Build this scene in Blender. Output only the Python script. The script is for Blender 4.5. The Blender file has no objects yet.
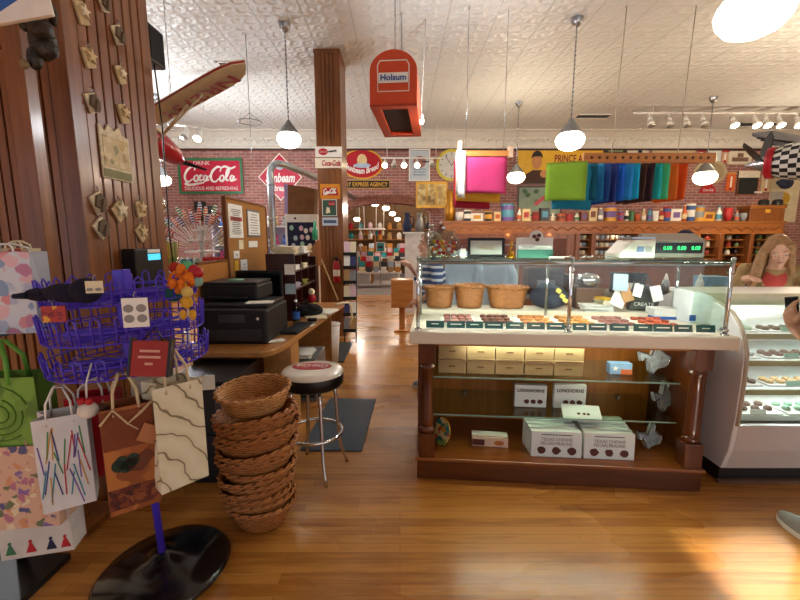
import bpy, math, random
from mathutils import Vector, Matrix, Euler
R = math.radians
rnd = random.Random(11)
SC = bpy.context.scene
COL = SC.collection
PI = math.pi
# ---------------------------------------------------------------- camera model (800x600 frame)
FPX, CAMH, TILT = 400.0, 1.55, R(8.5)
ct, st = math.cos(TILT), math.sin(TILT)
def ray(px, py):
    a, b = (px-400)/FPX, (300-py)/FPX
    return Vector((a, ct+b*st, -st+b*ct))
def PY(px, py, Y):
    d = ray(px, py); s = Y/d.y
    return Vector((d.x*s, Y, CAMH+d.z*s))
def PZ(px, py, z):
    d = ray(px, py); s = (z-CAMH)/d.z
    return Vector((d.x*s, d.y*s, z))
def PX(px, py, X):
    d = ray(px, py); s = X/d.x
    return Vector((X, d.y*s, CAMH+d.z*s))
def rect(px0, py0, px1, py1, Y):
    a, b = PY(px0, py0, Y), PY(px1, py1, Y)
    return a.x, b.x, b.z, a.z          # x0,x1,z0,z1
cam = bpy.data.cameras.new('camera'); co = bpy.data.objects.new('camera', cam); COL.objects.link(co)
co.location = (0, 0, CAMH); co.rotation_euler = (R(90)-TILT, 0, 0)
cam.sensor_width = 36; cam.lens = 18; cam.clip_start = .02; cam.clip_end = 200
SC.camera = co
# ---------------------------------------------------------------- materials
def hx(h):
    c = [int(h[i:i+2], 16)/255 for i in (0, 2, 4)]
    return tuple((x/12.92 if x <= .04045 else ((x+.055)/1.055)**2.4) for x in c)+(1,)
MATS = {}
def _new(key):
    m = bpy.data.materials.new(key); m.use_nodes = True
    nt = m.node_tree
    return m, nt, nt.nodes['Principled BSDF']
def _n(nt, typ, **kw):
    n = nt.nodes.new(typ)
    for k, v in kw.items():
        if k in n.inputs: n.inputs[k].default_value = v
        else: setattr(n, k, v)
    return n
def _coord(nt, scale=(1, 1, 1), rot=(0, 0, 0)):
    tc = _n(nt, 'ShaderNodeTexCoord'); mp = _n(nt, 'ShaderNodeMapping')
    mp.inputs['Scale'].default_value = scale; mp.inputs['Rotation'].default_value = rot
    nt.links.new(tc.outputs['Object'], mp.inputs['Vector']); return mp.outputs['Vector']
def _ramp(nt, fac, stops, interp='LINEAR'):
    r = _n(nt, 'ShaderNodeValToRGB'); cr = r.color_ramp; cr.interpolation = interp
    while len(cr.elements) < len(stops): cr.elements.new(.5)
    for e, (p, c) in zip(cr.elements, stops): e.position = p; e.color = c
    nt.links.new(fac, r.inputs['Fac']); return r.outputs['Color']
def _bump(nt, bs, h, strength, dist=.01):
    b = _n(nt, 'ShaderNodeBump', Strength=strength, Distance=dist)
    nt.links.new(h, b.inputs['Height']); nt.links.new(b.outputs['Normal'], bs.inputs['Normal'])
def dk(c, f): return (c[0]*f, c[1]*f, c[2]*f, 1)
def mat(key, col=None, rough=.5, metal=0, var=.12, vs=9, bump=0, bs=80, emit=0, trans=0, coat=0, ior=1.45):
    if key in MATS: return MATS[key]
    m, nt, b = _new(key); c = hx(col)
    b.inputs['Roughness'].default_value = rough; b.inputs['Metallic'].default_value = metal
    b.inputs['IOR'].default_value = ior
    if coat: b.inputs['Coat Weight'].default_value = coat; b.inputs['Coat Roughness'].default_value = .1
    if trans: b.inputs['Transmission Weight'].default_value = trans
    v = _coord(nt)
    if var:
        nz = _n(nt, 'ShaderNodeTexNoise', Scale=vs, Detail=4)
        nt.links.new(v, nz.inputs['Vector'])
        cc = _ramp(nt, nz.outputs['Fac'], [(.3, dk(c, 1-var)), (.7, tuple(min(1, x*(1+var*.6)) for x in c[:3])+(1,))])
        nt.links.new(cc, b.inputs['Base Color'])
    else: b.inputs['Base Color'].default_value = c
    if bump:
        n2 = _n(nt, 'ShaderNodeTexNoise', Scale=bs, Detail=3)
        nt.links.new(v, n2.inputs['Vector']); _bump(nt, b, n2.outputs['Fac'], bump)
    if emit:
        b.inputs['Emission Color'].default_value = c; b.inputs['Emission Strength'].default_value = emit
    MATS[key] = m; return m
def wood(key, c1, c2, axis=2, rough=.35, sc=14, coat=.2, stretch=.07):
    if key in MATS: return MATS[key]
    m, nt, b = _new(key); s = [sc, sc, sc]; s[axis] = sc*stretch
    v = _coord(nt, tuple(s))
    nz = _n(nt, 'ShaderNodeTexNoise', Scale=1.6, Detail=6, Roughness=.65, Distortion=.6); nt.links.new(v, nz.inputs['Vector'])
    cc = _ramp(nt, nz.outputs['Fac'], [(.3, hx(c2)), (.68, hx(c1))])
    nt.links.new(cc, b.inputs['Base Color']); b.inputs['Roughness'].default_value = rough
    b.inputs['Coat Weight'].default_value = coat; b.inputs['Coat Roughness'].default_value = .15
    _bump(nt, b, nz.outputs['Fac'], .12, .004)
    MATS[key] = m; return m
def glass(key, tint='e8f4f0', refl=1.0):
    """thin pane: mostly transparent with Fresnel reflections"""
    if key in MATS: return MATS[key]
    m = bpy.data.materials.new(key); m.use_nodes = True; nt = m.node_tree; nt.nodes.clear()
    out = _n(nt, 'ShaderNodeOutputMaterial'); mx = _n(nt, 'ShaderNodeMixShader')
    tr = _n(nt, 'ShaderNodeBsdfTransparent', Color=hx(tint)); gl = _n(nt, 'ShaderNodeBsdfGlossy', Roughness=.03)
    gl.inputs['Color'].default_value = (refl, refl, refl, 1)
    lw = _n(nt, 'ShaderNodeLayerWeight', Blend=.5); pw = _n(nt, 'ShaderNodeMath', operation='POWER'); pw.inputs[1].default_value = 4.5
    fr = _n(nt, 'ShaderNodeMath', operation='MULTIPLY_ADD'); fr.inputs[1].default_value = .55; fr.inputs[2].default_value = .025
    nt.links.new(lw.outputs['Facing'], pw.inputs[0]); nt.links.new(pw.outputs[0], fr.inputs[0])
    nt.links.new(fr.outputs[0], mx.inputs[0]); nt.links.new(tr.outputs[0], mx.inputs[1]); nt.links.new(gl.outputs[0], mx.inputs[2])
    nt.links.new(mx.outputs[0], out.inputs[0]); MATS[key] = m; return m
def floral(key, base, pal, scale=14, size=.55, rough=.6):
    if key in MATS: return MATS[key]
    m, nt, b = _new(key); v = _coord(nt)
    nz = _n(nt, 'ShaderNodeTexNoise', Scale=scale*.8, Detail=2); nt.links.new(v, nz.inputs['Vector'])
    ad = _n(nt, 'ShaderNodeMix', data_type='VECTOR'); ad.inputs['Factor'].default_value = .06
    nt.links.new(v, ad.inputs[4]); nt.links.new(nz.outputs['Color'], ad.inputs[5])
    vo = _n(nt, 'ShaderNodeTexVoronoi', Scale=scale); nt.links.new(ad.outputs[1], vo.inputs['Vector'])
    sep = _n(nt, 'ShaderNodeSeparateColor'); nt.links.new(vo.outputs['Color'], sep.inputs[0])
    stops = [(i/len(pal), hx(c)) for i, c in enumerate(pal)]
    pc = _ramp(nt, sep.outputs[0], stops, 'CONSTANT')
    mk = _ramp(nt, vo.outputs['Distance'], [(size*.8, (1, 1, 1, 1)), (size, (0, 0, 0, 1))])
    mx = _n(nt, 'ShaderNodeMix', data_type='RGBA'); mx.inputs[6].default_value = hx(base)
    nt.links.new(mk, mx.inputs[0]); nt.links.new(pc, mx.inputs[7]); nt.links.new(mx.outputs[2], b.inputs['Base Color'])
    b.inputs['Roughness'].default_value = rough; MATS[key] = m; return m
def wicker(key, c1, c2, c3):
    if key in MATS: return MATS[key]
    m, nt, b = _new(key); v = _coord(nt, (1, 1, 1))
    w = _n(nt, 'ShaderNodeTexWave', Scale=34, Distortion=3.5, Detail=2); w.bands_direction = 'Z'; w.inputs['Detail Scale'].default_value = 3
    nt.links.new(v, w.inputs['Vector'])
    nz = _n(nt, 'ShaderNodeTexNoise', Scale=26, Detail=4); nt.links.new(v, nz.inputs['Vector'])
    a = _n(nt, 'ShaderNodeMath', operation='ADD'); nt.links.new(w.outputs['Fac'], a.inputs[0]); nt.links.new(nz.outputs['Fac'], a.inputs[1])
    cc = _ramp(nt, a.outputs[0], [(.35, hx(c3)), (.75, hx(c2)), (1.0, hx(c1))])
    d = _n(nt, 'ShaderNodeMath', operation='MULTIPLY'); d.inputs[1].default_value = .7
    nt.links.new(a.outputs[0], d.inputs[0])
    nt.links.new(cc, b.inputs['Base Color']); b.inputs['Roughness'].default_value = .45
    _bump(nt, b, a.outputs[0], .5, .006); MATS[key] = m; return m
def emis(key, col, s):
    if key in MATS: return MATS[key]
    m, nt, b = _new(key); c = hx(col)
    b.inputs['Base Color'].default_value = c
    b.inputs['Emission Color'].default_value = c; b.inputs['Emission Strength'].default_value = s
    MATS[key] = m; return m
# ---------------------------------------------------------------- mesh builder
class MB:
    def __init__(s): s.v = []; s.f = []; s.mi = []; s.sm = []; s.M = None
    def add(s, vs, fs, mi=0, sm=False):
        o = len(s.v)
        if s.M is not None: vs = [s.M @ Vector(v) for v in vs]
        s.v += [tuple(v) for v in vs]
        for i, f in enumerate(fs):
            s.f.append([o+k for k in f]); s.mi.append(mi[i] if isinstance(mi, list) else mi); s.sm.append(sm)
        return s
    def box(s, x0, x1, y0, y1, z0, z1, mi=0, taper=None):
        if x0 > x1: x0, x1 = x1, x0
        if y0 > y1: y0, y1 = y1, y0
        if z0 > z1: z0, z1 = z1, z0
        vs = [(x, y, z) for z in (z0, z1) for x, y in ((x0, y0), (x1, y0), (x1, y1), (x0, y1))]
        return s.add(vs, [(3, 2, 1, 0), (4, 5, 6, 7), (0, 1, 5, 4), (1, 2, 6, 5), (2, 3, 7, 6), (3, 0, 4, 7)], mi)
    def cbox(s, c, sz, rot=(0, 0, 0), mi=0):
        E = Euler(rot).to_matrix(); c = Vector(c)
        vs = [c+E @ Vector((x*sz[0]/2, y*sz[1]/2, z*sz[2]/2)) for z in (-1, 1) for x, y in ((-1, -1), (1, -1), (1, 1), (-1, 1))]
        return s.add(vs, [(3, 2, 1, 0), (4, 5, 6, 7), (0, 1, 5, 4), (1, 2, 6, 5), (2, 3, 7, 6), (3, 0, 4, 7)], mi)
    def quad(s, pts, mi=0): return s.add(pts, [tuple(range(len(pts)))], mi)
    def tube(s, pts, r, n=6, mi=0, closed=False, caps=True):
        pts = [Vector(p) for p in pts]; N = len(pts); rs = r if isinstance(r, (list, tuple)) else [r]*N
        vs = []; up = None
        for i, p in enumerate(pts):
            a = pts[(i-1) % N] if (closed or i > 0) else p
            b = pts[(i+1) % N] if (closed or i < N-1) else p
            t = (b-a); t = t.normalized() if t.length > 1e-9 else Vector((0, 0, 1))
            if up is None:
                up = Vector((0, 0, 1)) if abs(t.z) < .9 else Vector((1, 0, 0))
            x = t.cross(up)
            if x.length < 1e-6: x = t.cross(Vector((0, 1, 0)))
            x.normalize(); y = x.cross(t).normalized(); up = y
            for k in range(n):
                an = 2*PI*k/n; vs.append(p+(x*math.cos(an)+y*math.sin(an))*rs[i])
        fs = []
        for i in range(N if closed else N-1):
            j = (i+1) % N
            for k in range(n): fs.append((i*n+k, j*n+k, j*n+(k+1) % n, i*n+(k+1) % n)[::-1])
        if not closed and caps: fs += [tuple(range(n)), tuple(range((N-1)*n, N*n))[::-1]]
        return s.add(vs, fs, mi, True)
    def cyl(s, p0, p1, r0, r1=None, n=14, mi=0):
        return s.tube([p0, p1], [r0, r0 if r1 is None else r1], n, mi)
    def lathe(s, prof, c=(0, 0, 0), n=20, sx=1, sy=1, mi=0, sm=True, ax='z', closed=False):
        vs = []; c = Vector(c)
        for r, h in prof:
            for k in range(n):
                a = 2*PI*k/n; x, y = r*math.cos(a)*sx, r*math.sin(a)*sy
                vs.append(c+(Vector((x, y, h)) if ax == 'z' else Vector((h, x, y)) if ax == 'x' else Vector((y, h, x))))
        fs = []; ml = []
        for i in range(len(prof)-1):
            for k in range(n):
                fs.append((i*n+k, i*n+(k+1) % n, (i+1)*n+(k+1) % n, (i+1)*n+k)); ml.append(mi(i, k) if callable(mi) else mi)
        s.add(vs, fs, ml, sm)
        return s
    def disc(s, c, r, n=20, sx=1, sy=1, mi=0, ax='z', flip=False):
        c = Vector(c); vs = []
        for k in range(n):
            a = 2*PI*k/n*(-1 if flip else 1); x, y = r*math.cos(a)*sx, r*math.sin(a)*sy
            vs.append(c+(Vector((x, y, 0)) if ax == 'z' else Vector((0, x, y)) if ax == 'x' else Vector((x, 0, y))))
        return s.add(vs, [tuple(range(n))], mi)
    def ball(s, c, r, nu=14, nv=9, mi=0):
        rx, ry, rz = r if isinstance(r, (tuple, list)) else (r, r, r)
        vs = [(c[0], c[1], c[2]-rz)]
        for j in range(1, nv):
            t = -PI/2+PI*j/nv
            for k in range(nu):
                a = 2*PI*k/nu; vs.append((c[0]+rx*math.cos(t)*math.cos(a), c[1]+ry*math.cos(t)*math.sin(a), c[2]+rz*math.sin(t)))
        vs.append((c[0], c[1], c[2]+rz)); L = len(vs)-1; fs = []
        for k in range(nu):
            fs.append((0, 1+(k+1) % nu, 1+k)); fs.append((L, L-nu+k, L-nu+(k+1) % nu))
        for j in range(nv-2):
            for k in range(nu):
                a = 1+j*nu+k; b = 1+j*nu+(k+1) % nu; fs.append((a, b, b+nu, a+nu))
        return s.add(vs, fs, mi, True)
    def prism(s, poly, a0, a1, ax='y', mi=0, sm=False):
        """poly in the two other axes (x,z for y; x,y for z; y,z for x), extruded from a0 to a1; caps + sides"""
        def m(p, a): return (p[0], a, p[1]) if ax == 'y' else (p[0], p[1], a) if ax == 'z' else (a, p[0], p[1])
        n = len(poly); vs = [m(p, a0) for p in poly]+[m(p, a1) for p in poly]
        fs = [tuple(range(n)), tuple(range(n, 2*n))[::-1]]+[(i, n+i, n+(i+1) % n, (i+1) % n) for i in range(n)]
        return s.add(vs, fs, mi, sm)
    def build(s, name, mats, parent=None, loc=(0, 0, 0), rot=(0, 0, 0), bevel=0, seg=2, fix=True, sub=0):
        me = bpy.data.meshes.new(name); me.from_pydata(s.v, [], s.f)
        if not isinstance(mats, (list, tuple)): mats = [mats]
        for m in mats: me.materials.append(m)
        me.polygons.foreach_set('material_index', s.mi); me.polygons.foreach_set('use_smooth', s.sm); me.update()
        if fix:
            import bmesh
            b = bmesh.new(); b.from_mesh(me); bmesh.ops.recalc_face_normals(b, faces=b.faces); b.to_mesh(me); b.free()
        o = bpy.data.objects.new(name, me); COL.objects.link(o)
        if parent is not None: o.parent = parent
        o.location = loc; o.rotation_euler = rot
        if bevel:
            md = o.modifiers.new('bevel', 'BEVEL'); md.width = bevel; md.segments = seg; md.limit_method = 'ANGLE'; md.angle_limit = R(40)
        if sub:
            md = o.modifiers.new('sub', 'SUBSURF'); md.levels = sub; md.render_levels = sub
        return o
def tag(o, label, cat, group=None):
    o['label'] = label; o['category'] = cat
    if group: o['group'] = group
    return o
def thing(name, label, cat, loc=(0, 0, 0), rz=0, group=None, rot=None):
    o = bpy.data.objects.new(name, None); COL.objects.link(o); o.empty_display_size = .05
    o.location = loc; o.rotation_euler = rot if rot else (0, 0, rz)
    return tag(o, label, cat, group)
def struct(o):
    o['kind'] = 'structure'; return o
def dup(root, loc, rot=None, label=None, group=None, scale=None):
    def cp(o, par):
        c = o.copy(); COL.objects.link(c)
        if par is not None: c.parent = par
        return c
    r = cp(root, None); r.location = loc
    if rot is not None: r.rotation_euler = rot
    if scale is not None: r.scale = scale
    for ch in KIDS.get(root.name, root.children):
        c = cp(ch, r)
        for g in ch.children: cp(g, c)
    if label: r['label'] = label
    if group: r['group'] = group
    return r
KIDS = {}
def freeze(root):
    KIDS[root.name] = list(root.children); return root
def lettering(s, w, h, m, parent=None, loc=(0, 0, 0), rot=(R(90), 0, 0), ext=.002, shear=0, off=0, name='lettering', fit=True):
    cu = bpy.data.curves.new('text', 'FONT'); cu.body = s; cu.align_x = 'CENTER'; cu.align_y = 'CENTER'
    cu.shear = shear; cu.offset = off; cu.resolution_u = 3
    to = bpy.data.objects.new('text', cu)
    me = bpy.data.meshes.new_from_object(to); bpy.data.objects.remove(to); bpy.data.curves.remove(cu)
    xs = [v.co.x for v in me.vertices]; ys = [v.co.y for v in me.vertices]
    if xs:
        cx, cy = (min(xs)+max(xs))/2, (min(ys)+max(ys))/2
        sx, sy = w/max(1e-6, max(xs)-min(xs)), h/max(1e-6, max(ys)-min(ys))
        if not fit: sx = sy = min(sx, sy)
        for v in me.vertices: v.co.x = (v.co.x-cx)*sx; v.co.y = (v.co.y-cy)*sy; v.co.z = ext
    me.materials.clear(); me.materials.append(m); me.name = name
    o = bpy.data.objects.new(name, me); COL.objects.link(o); o.location = loc; o.rotation_euler = rot
    if parent is not None: o.parent = parent
    return o
def arcpts(cx, cy, rx, ry, a0, a1, n): return [(cx+rx*math.cos(R(a0+(a1-a0)*i/n)), cy+ry*math.sin(R(a0+(a1-a0)*i/n))) for i in range(n+1)]
def oval(cx, cy, rx, ry, n=32): return [(cx+rx*math.cos(2*PI*i/n), cy+ry*math.sin(2*PI*i/n)) for i in range(n)]
# palette
WHITE = mat('white_paint', 'e6e2da', .5); OFFW = mat('off_white', 'e2dccb', .55); BLACK = mat('black_plastic', '141416', .35, var=.05)
CHROME = mat('chrome', 'd8dadc', .15, 1, var=.03); STEEL = mat('brushed_steel', '9a9ea2', .35, 1, var=.1); DARK = mat('dark_gap', '0d0b0a', .8)
PAPER = mat('paper', 'efece2', .8, var=.05); RED = mat('sign_red', 'b01222', .35, var=.06); GREEN = mat('sign_green', '2d6b45', .4, var=.06)
YEL = mat('sign_yellow', 'e2b02a', .4, var=.06); GOLD = mat('gold_letter', 'd9a53c', .35, .3); KRAFT = mat('kraft', 'b5925f', .8, var=.08)
TEAL = mat('teal_card', '0e4a4c', .5, var=.1); NAVY = mat('navy', '141a3c', .7); BLUE = mat('blue', '2a5fae', .5); ORANGE = mat('orange', 'd8621c', .5)
BROWNP = mat('praline_brown', '55281a', .6, var=.3, vs=60); GREY = mat('grey_plastic', '8a8c8e', .5); DGREY = mat('dark_grey', '3a3c40', .6)
PINK = mat('pink', 'd8487f', .7); PURPLE = mat('purple_wire', '4a34c8', .35, var=.05, coat=.3); CREAM = mat('cream', 'e6d9b4', .6)
W_PIL = wood('pillar_wood', '8c5628', '633616'); W_CTR = wood('counter_wood', '64300f', '3f1c09', 2, .28, coat=.4)
W_CTRX = wood('counter_wood_long', '64300f', '3f1c09', 0, .28, coat=.4); W_DESK = wood('desk_oak', 'b98247', '96622f', 1, .3, 10)
W_BAR = wood('bar_wood', 'a4652c', '784416', 0, .35); W_BARV = wood('bar_wood_upright', '8c5022', '5e3010', 2, .35); W_DARK = wood('dark_hutch', '42180f', '2a0e0a', 2, .3)
W_GOLD = wood('golden_pine', 'c98540', 'a5642a', 0, .4); W_LINER = wood('liner_wood', 'b8701f', '8f5214', 2, .4)
TIN = ['b02a2a', 'd8c08a', '2c4f8a', 'e4e0d4', '3d6b3a', 'd89a2a', '6a4a8a', '8a8c8e', '7a3a22', 'c85a2a', '1e1e22', '4a90a8']
TINM = [mat('tin_'+c, c, .35) for c in TIN]
TINN = ['red', 'tan', 'blue', 'white', 'green', 'yellow', 'purple', 'grey', 'brown', 'orange', 'black', 'light blue']
# ================================================================ setting
CEIL, WY = 4.35, 11.0
def floormat():
    m, nt, b = _new('oak_strip_floor'); v = _coord(nt, (1, 1, 1))
    br = _n(nt, 'ShaderNodeTexBrick', Scale=1.0); br.offset = .37; br.inputs['Brick Width'].default_value = 1.5
    br.inputs['Row Height'].default_value = .062; br.inputs['Mortar Size'].default_value = .0012; br.inputs['Bias'].default_value = -.1
    br.inputs['Color1'].default_value = (0, 0, 0, 1); br.inputs['Color2'].default_value = (1, 1, 1, 1); br.inputs['Mortar'].default_value = (.3, .3, .3, 1)
    nt.links.new(v, br.inputs['Vector'])
    v2 = _coord(nt, (1.3, 17, 1)); nz = _n(nt, 'ShaderNodeTexNoise', Scale=2.2, Detail=6, Roughness=.6); nt.links.new(v2, nz.inputs['Vector'])
    v3 = _coord(nt, (.45, 1.1, 1)); n3 = _n(nt, 'ShaderNodeTexNoise', Scale=1.3, Detail=3); nt.links.new(v3, n3.inputs['Vector'])
    mx = _n(nt, 'ShaderNodeMath', operation='MULTIPLY_ADD'); mx.inputs[1].default_value = .42
    nt.links.new(br.outputs['Color'], mx.inputs[0]); nt.links.new(nz.outputs['Fac'], mx.inputs[2])
    m2 = _n(nt, 'ShaderNodeMath', operation='MULTIPLY_ADD'); m2.inputs[1].default_value = .5
    nt.links.new(n3.outputs['Fac'], m2.inputs[0]); nt.links.new(mx.outputs[0], m2.inputs[2])
    cc = _ramp(nt, m2.outputs[0], [(.35, hx('744418')), (.8, hx('9c6428')), (1.1, hx('b47c38'))])
    dm = _n(nt, 'ShaderNodeMix', data_type='RGBA'); dm.inputs[7].default_value = hx('3c1e0a'); nt.links.new(cc, dm.inputs[6])
    f = _n(nt, 'ShaderNodeMath', operation='MULTIPLY'); f.inputs[1].default_value = .6; nt.links.new(br.outputs['Fac'], f.inputs[0]); nt.links.new(f.outputs[0], dm.inputs[0])
    nt.links.new(dm.outputs[2], b.inputs['Base Color'])
    rr = _ramp(nt, n3.outputs['Fac'], [(.3, (.22, .22, .22, 1)), (.7, (.36, .36, .36, 1))]); nt.links.new(rr, b.inputs['Roughness'])
    b.inputs['Coat Weight'].default_value = .25; b.inputs['Coat Roughness'].default_value = .2
    _bump(nt, b, m2.outputs[0], .06, .002); return m
def brickmat(key, c1, c2, mortar):
    m, nt, b = _new(key); tc = _n(nt, 'ShaderNodeTexCoord'); sp = _n(nt, 'ShaderNodeSeparateXYZ'); cb = _n(nt, 'ShaderNodeCombineXYZ')
    nt.links.new(tc.outputs['Object'], sp.inputs[0]); nt.links.new(sp.outputs[0], cb.inputs[0]); nt.links.new(sp.outputs[2], cb.inputs[1])
    br = _n(nt, 'ShaderNodeTexBrick', Scale=1.0); br.inputs['Brick Width'].default_value = .22; br.inputs['Row Height'].default_value = .075
    br.inputs['Mortar Size'].default_value = .008; br.inputs['Color1'].default_value = hx(c1); br.inputs['Color2'].default_value = hx(c2); br.inputs['Mortar'].default_value = hx(mortar)
    nt.links.new(cb.outputs[0], br.inputs['Vector'])
    nz = _n(nt, 'ShaderNodeTexNoise', Scale=3, Detail=5); nt.links.new(cb.outputs[0], nz.inputs['Vector'])
    mx = _n(nt, 'ShaderNodeMix', data_type='RGBA', blend_type='OVERLAY'); mx.inputs[0].default_value = .5
    nt.links.new(br.outputs['Color'], mx.inputs[6]); nt.links.new(nz.outputs['Fac'], mx.inputs[7])
    nt.links.new(mx.outputs[2], b.inputs['Base Color']); b.inputs['Roughness'].default_value = .85
    inv = _n(nt, 'ShaderNodeMath', operation='SUBTRACT'); inv.inputs[0].default_value = 1; nt.links.new(br.outputs['Fac'], inv.inputs[1])
    _bump(nt, b, inv.outputs[0], .6, .008); return m
def tinmat(key, c):
    m, nt, b = _new(key); v = _coord(nt)
    vs = _n(nt, 'ShaderNodeVectorMath', operation='MODULO'); vs.inputs[1].default_value = (.61, .61, 10)
    ad = _n(nt, 'ShaderNodeVectorMath', operation='ADD'); ad.inputs[1].default_value = (61, 61, 0); nt.links.new(v, ad.inputs[0]); nt.links.new(ad.outputs[0], vs.inputs[0])
    mg = _n(nt, 'ShaderNodeTexMagic', Scale=3.6, Distortion=1.6); mg.turbulence_depth = 4; nt.links.new(vs.outputs[0], mg.inputs['Vector'])
    vo = _n(nt, 'ShaderNodeTexVoronoi', Scale=9); nt.links.new(vs.outputs[0], vo.inputs['Vector'])
    bw = _n(nt, 'ShaderNodeRGBToBW'); nt.links.new(mg.outputs['Color'], bw.inputs[0])
    h = _n(nt, 'ShaderNodeMath', operation='ADD'); nt.links.new(bw.outputs[0], h.inputs[0]); nt.links.new(vo.outputs['Distance'], h.inputs[1])
    br = _n(nt, 'ShaderNodeTexBrick', Scale=1.0); br.offset = 0; br.inputs['Brick Width'].default_value = .61; br.inputs['Row Height'].default_value = 2.44
    br.inputs['Mortar Size'].default_value = .006; nt.links.new(v, br.inputs['Vector'])
    hm = _n(nt, 'ShaderNodeMath', operation='SUBTRACT'); nt.links.new(h.outputs[0], hm.inputs[0]); nt.links.new(br.outputs['Fac'], hm.inputs[1])
    cm = _n(nt, 'ShaderNodeMix', data_type='RGBA'); cm.inputs[6].default_value = hx(c); cm.inputs[7].default_value = dk(hx(c), .55)
    f = _n(nt, 'ShaderNodeMath', operation='MULTIPLY'); f.inputs[1].default_value = .55; nt.links.new(br.outputs['Fac'], f.inputs[0]); nt.links.new(f.outputs[0], cm.inputs[0])
    nt.links.new(cm.outputs[2], b.inputs['Base Color']); b.inputs['Roughness'].default_value = .42
    _bump(nt, b, hm.outputs[0], .8, .022); return m
M_FLOOR = floormat(); M_BRICK = brickmat('red_brick', 'a0665c', '8a544c', 'a8948c'); M_TIN = tinmat('pressed_tin', 'd0d0cb')
M_PLASTER = mat('plaster', 'b9a58a', .9, var=.08, vs=2)
struct(MB().box(-8, 11.6, -4.2, WY+.35, -.12, 0).build('floor', M_FLOOR))
struct(MB().box(-8, 11.6, -4.2, WY, CEIL, CEIL+.15).build('ceiling', M_TIN))
ax0, ax1 = PY(346, 250, WY).x, PY(430, 250, WY).x
aspr = PY(400, 214, WY).z; acr = PY(400, 203, WY).z
amid, aw = (ax0+ax1)/2, (ax1-ax0)/2
arc = [(amid-aw*math.cos(PI*i/16), aspr+(acr-aspr)*math.sin(PI*i/16)) for i in range(17)]
poly = [(-8, 0), (ax0, 0)]+arc+[(ax1, 0), (11.6, 0), (11.6, CEIL+.15), (-8, CEIL+.15)]
struct(MB().prism(poly, WY, WY+.35).build('wall_back', M_BRICK))
arc2 = [(amid-(aw+.3)*math.cos(PI*i/16), aspr+(acr-aspr+.22)*math.sin(PI*i/16)) for i in range(17)]
mb = MB()
for i in range(16):                      # brick voussoirs
    for j in range(3):
        f0, f1 = (j+.08)/3, (j+.92)/3
        def lp(p, q, t): return (p[0]+(q[0]-p[0])*t, p[1]+(q[1]-p[1])*t)
        a, b2 = lp(arc[i], arc2[i], .02), lp(arc[i], arc2[i], .98)
        c, d = lp(arc[i+1], arc2[i+1], .98), lp(arc[i+1], arc2[i+1], .02)
        p = lp(a, d, f0); q = lp(b2, c, f0); r2 = lp(b2, c, f1); s2 = lp(a, d, f1)
        mb.prism([p, q, r2, s2], WY-.025, WY+.01)
struct(mb.build('trim_1', mat('arch_brick', '8d5a4b', .85, var=.3, vs=12)))
struct(MB().box(-8.15, -8, -4.2, WY+.35, 0, CEIL+.15).build('wall_left', M_PLASTER))
struct(MB().box(11.6, 11.75, -4.2, WY+.35, 0, CEIL+.15).build('wall_right', M_PLASTER))
# shop front behind the camera: three plate windows and one small transom
wins = [(-7.8, -1.2, .55, 3.35), (1.2, 6.3, .55, 3.35), (7.0, 11.0, .55, 3.35), (1.47, 2.0, 3.47, 4.25)]
mb = MB(); xs = sorted({-8, 11.6}|{w[0] for w in wins}|{w[1] for w in wins}); zs = sorted({0, CEIL+.15}|{w[2] for w in wins}|{w[3] for w in wins})
for i in range(len(xs)-1):
    for j in range(len(zs)-1):
        cx, cz = (xs[i]+xs[i+1])/2, (zs[j]+zs[j+1])/2
        if not any(w[0] < cx < w[1] and w[2] < cz < w[3] for w in wins): mb.box(xs[i], xs[i+1], -4.2, -4.0, zs[j], zs[j+1])
struct(mb.build('wall_front', M_PLASTER))
for k, w in enumerate(wins[:3]):
    mb = MB()
    for x in (w[0], (w[0]+w[1])/2, w[1]): mb.box(x-.04, x+.04, -4.14, -4.02, w[2], w[3])
    for z in (w[2]+.03, w[3]-.03): mb.box(w[0], w[1], -4.14, -4.02, z-.03, z+.03)
    struct(mb.build('window_%d' % (k+1), wood('window_frame', '6a3c20', '452412')))
# cornice: cove with a band of swags
prof = [(WY, 3.93), (WY-.06, 3.93), (WY-.07, 3.97), (WY-.05, 3.99), (WY-.05, 4.2), (WY-.1, 4.23), (WY-.13, 4.25), (WY-.2, 4.3), (WY-.3, 4.33), (WY-.3, CEIL), (WY, CEIL)]
mb = MB(); n = len(prof)
mb.add([(x, y, z) for x in (-8, 11.6) for y, z in prof], [(i, (i+1) % n, n+(i+1) % n, n+i) for i in range(n)])
x = -7.9
while x < 11.4:
    pts = [(x+.02+.2*i/6, WY-.055, 4.16-.1*math.sin(PI*i/6)) for i in range(7)]
    mb.tube(pts, .016, 5); mb.ball((x+.12, WY-.05, 4.13), (.035, .02, .035), 8, 5); mb.ball((x, WY-.05, 4.17), (.022, .02, .022), 6, 5)
    x += .24
struct(mb.build('trim_2', mat('cornice_paint', 'd6d0c4', .6, var=.06)))
struct(MB().box(-8, ax0-.05, WY-.03, WY, 0, .22).box(ax1+.05, 11.6, WY-.03, WY, 0, .22).build('baseboard_back', W_BAR))
struct(MB().box(-8, 11.6, WY-.04, WY-.005, 3.88, 3.93).build('trim_3', W_DARK))
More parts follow.
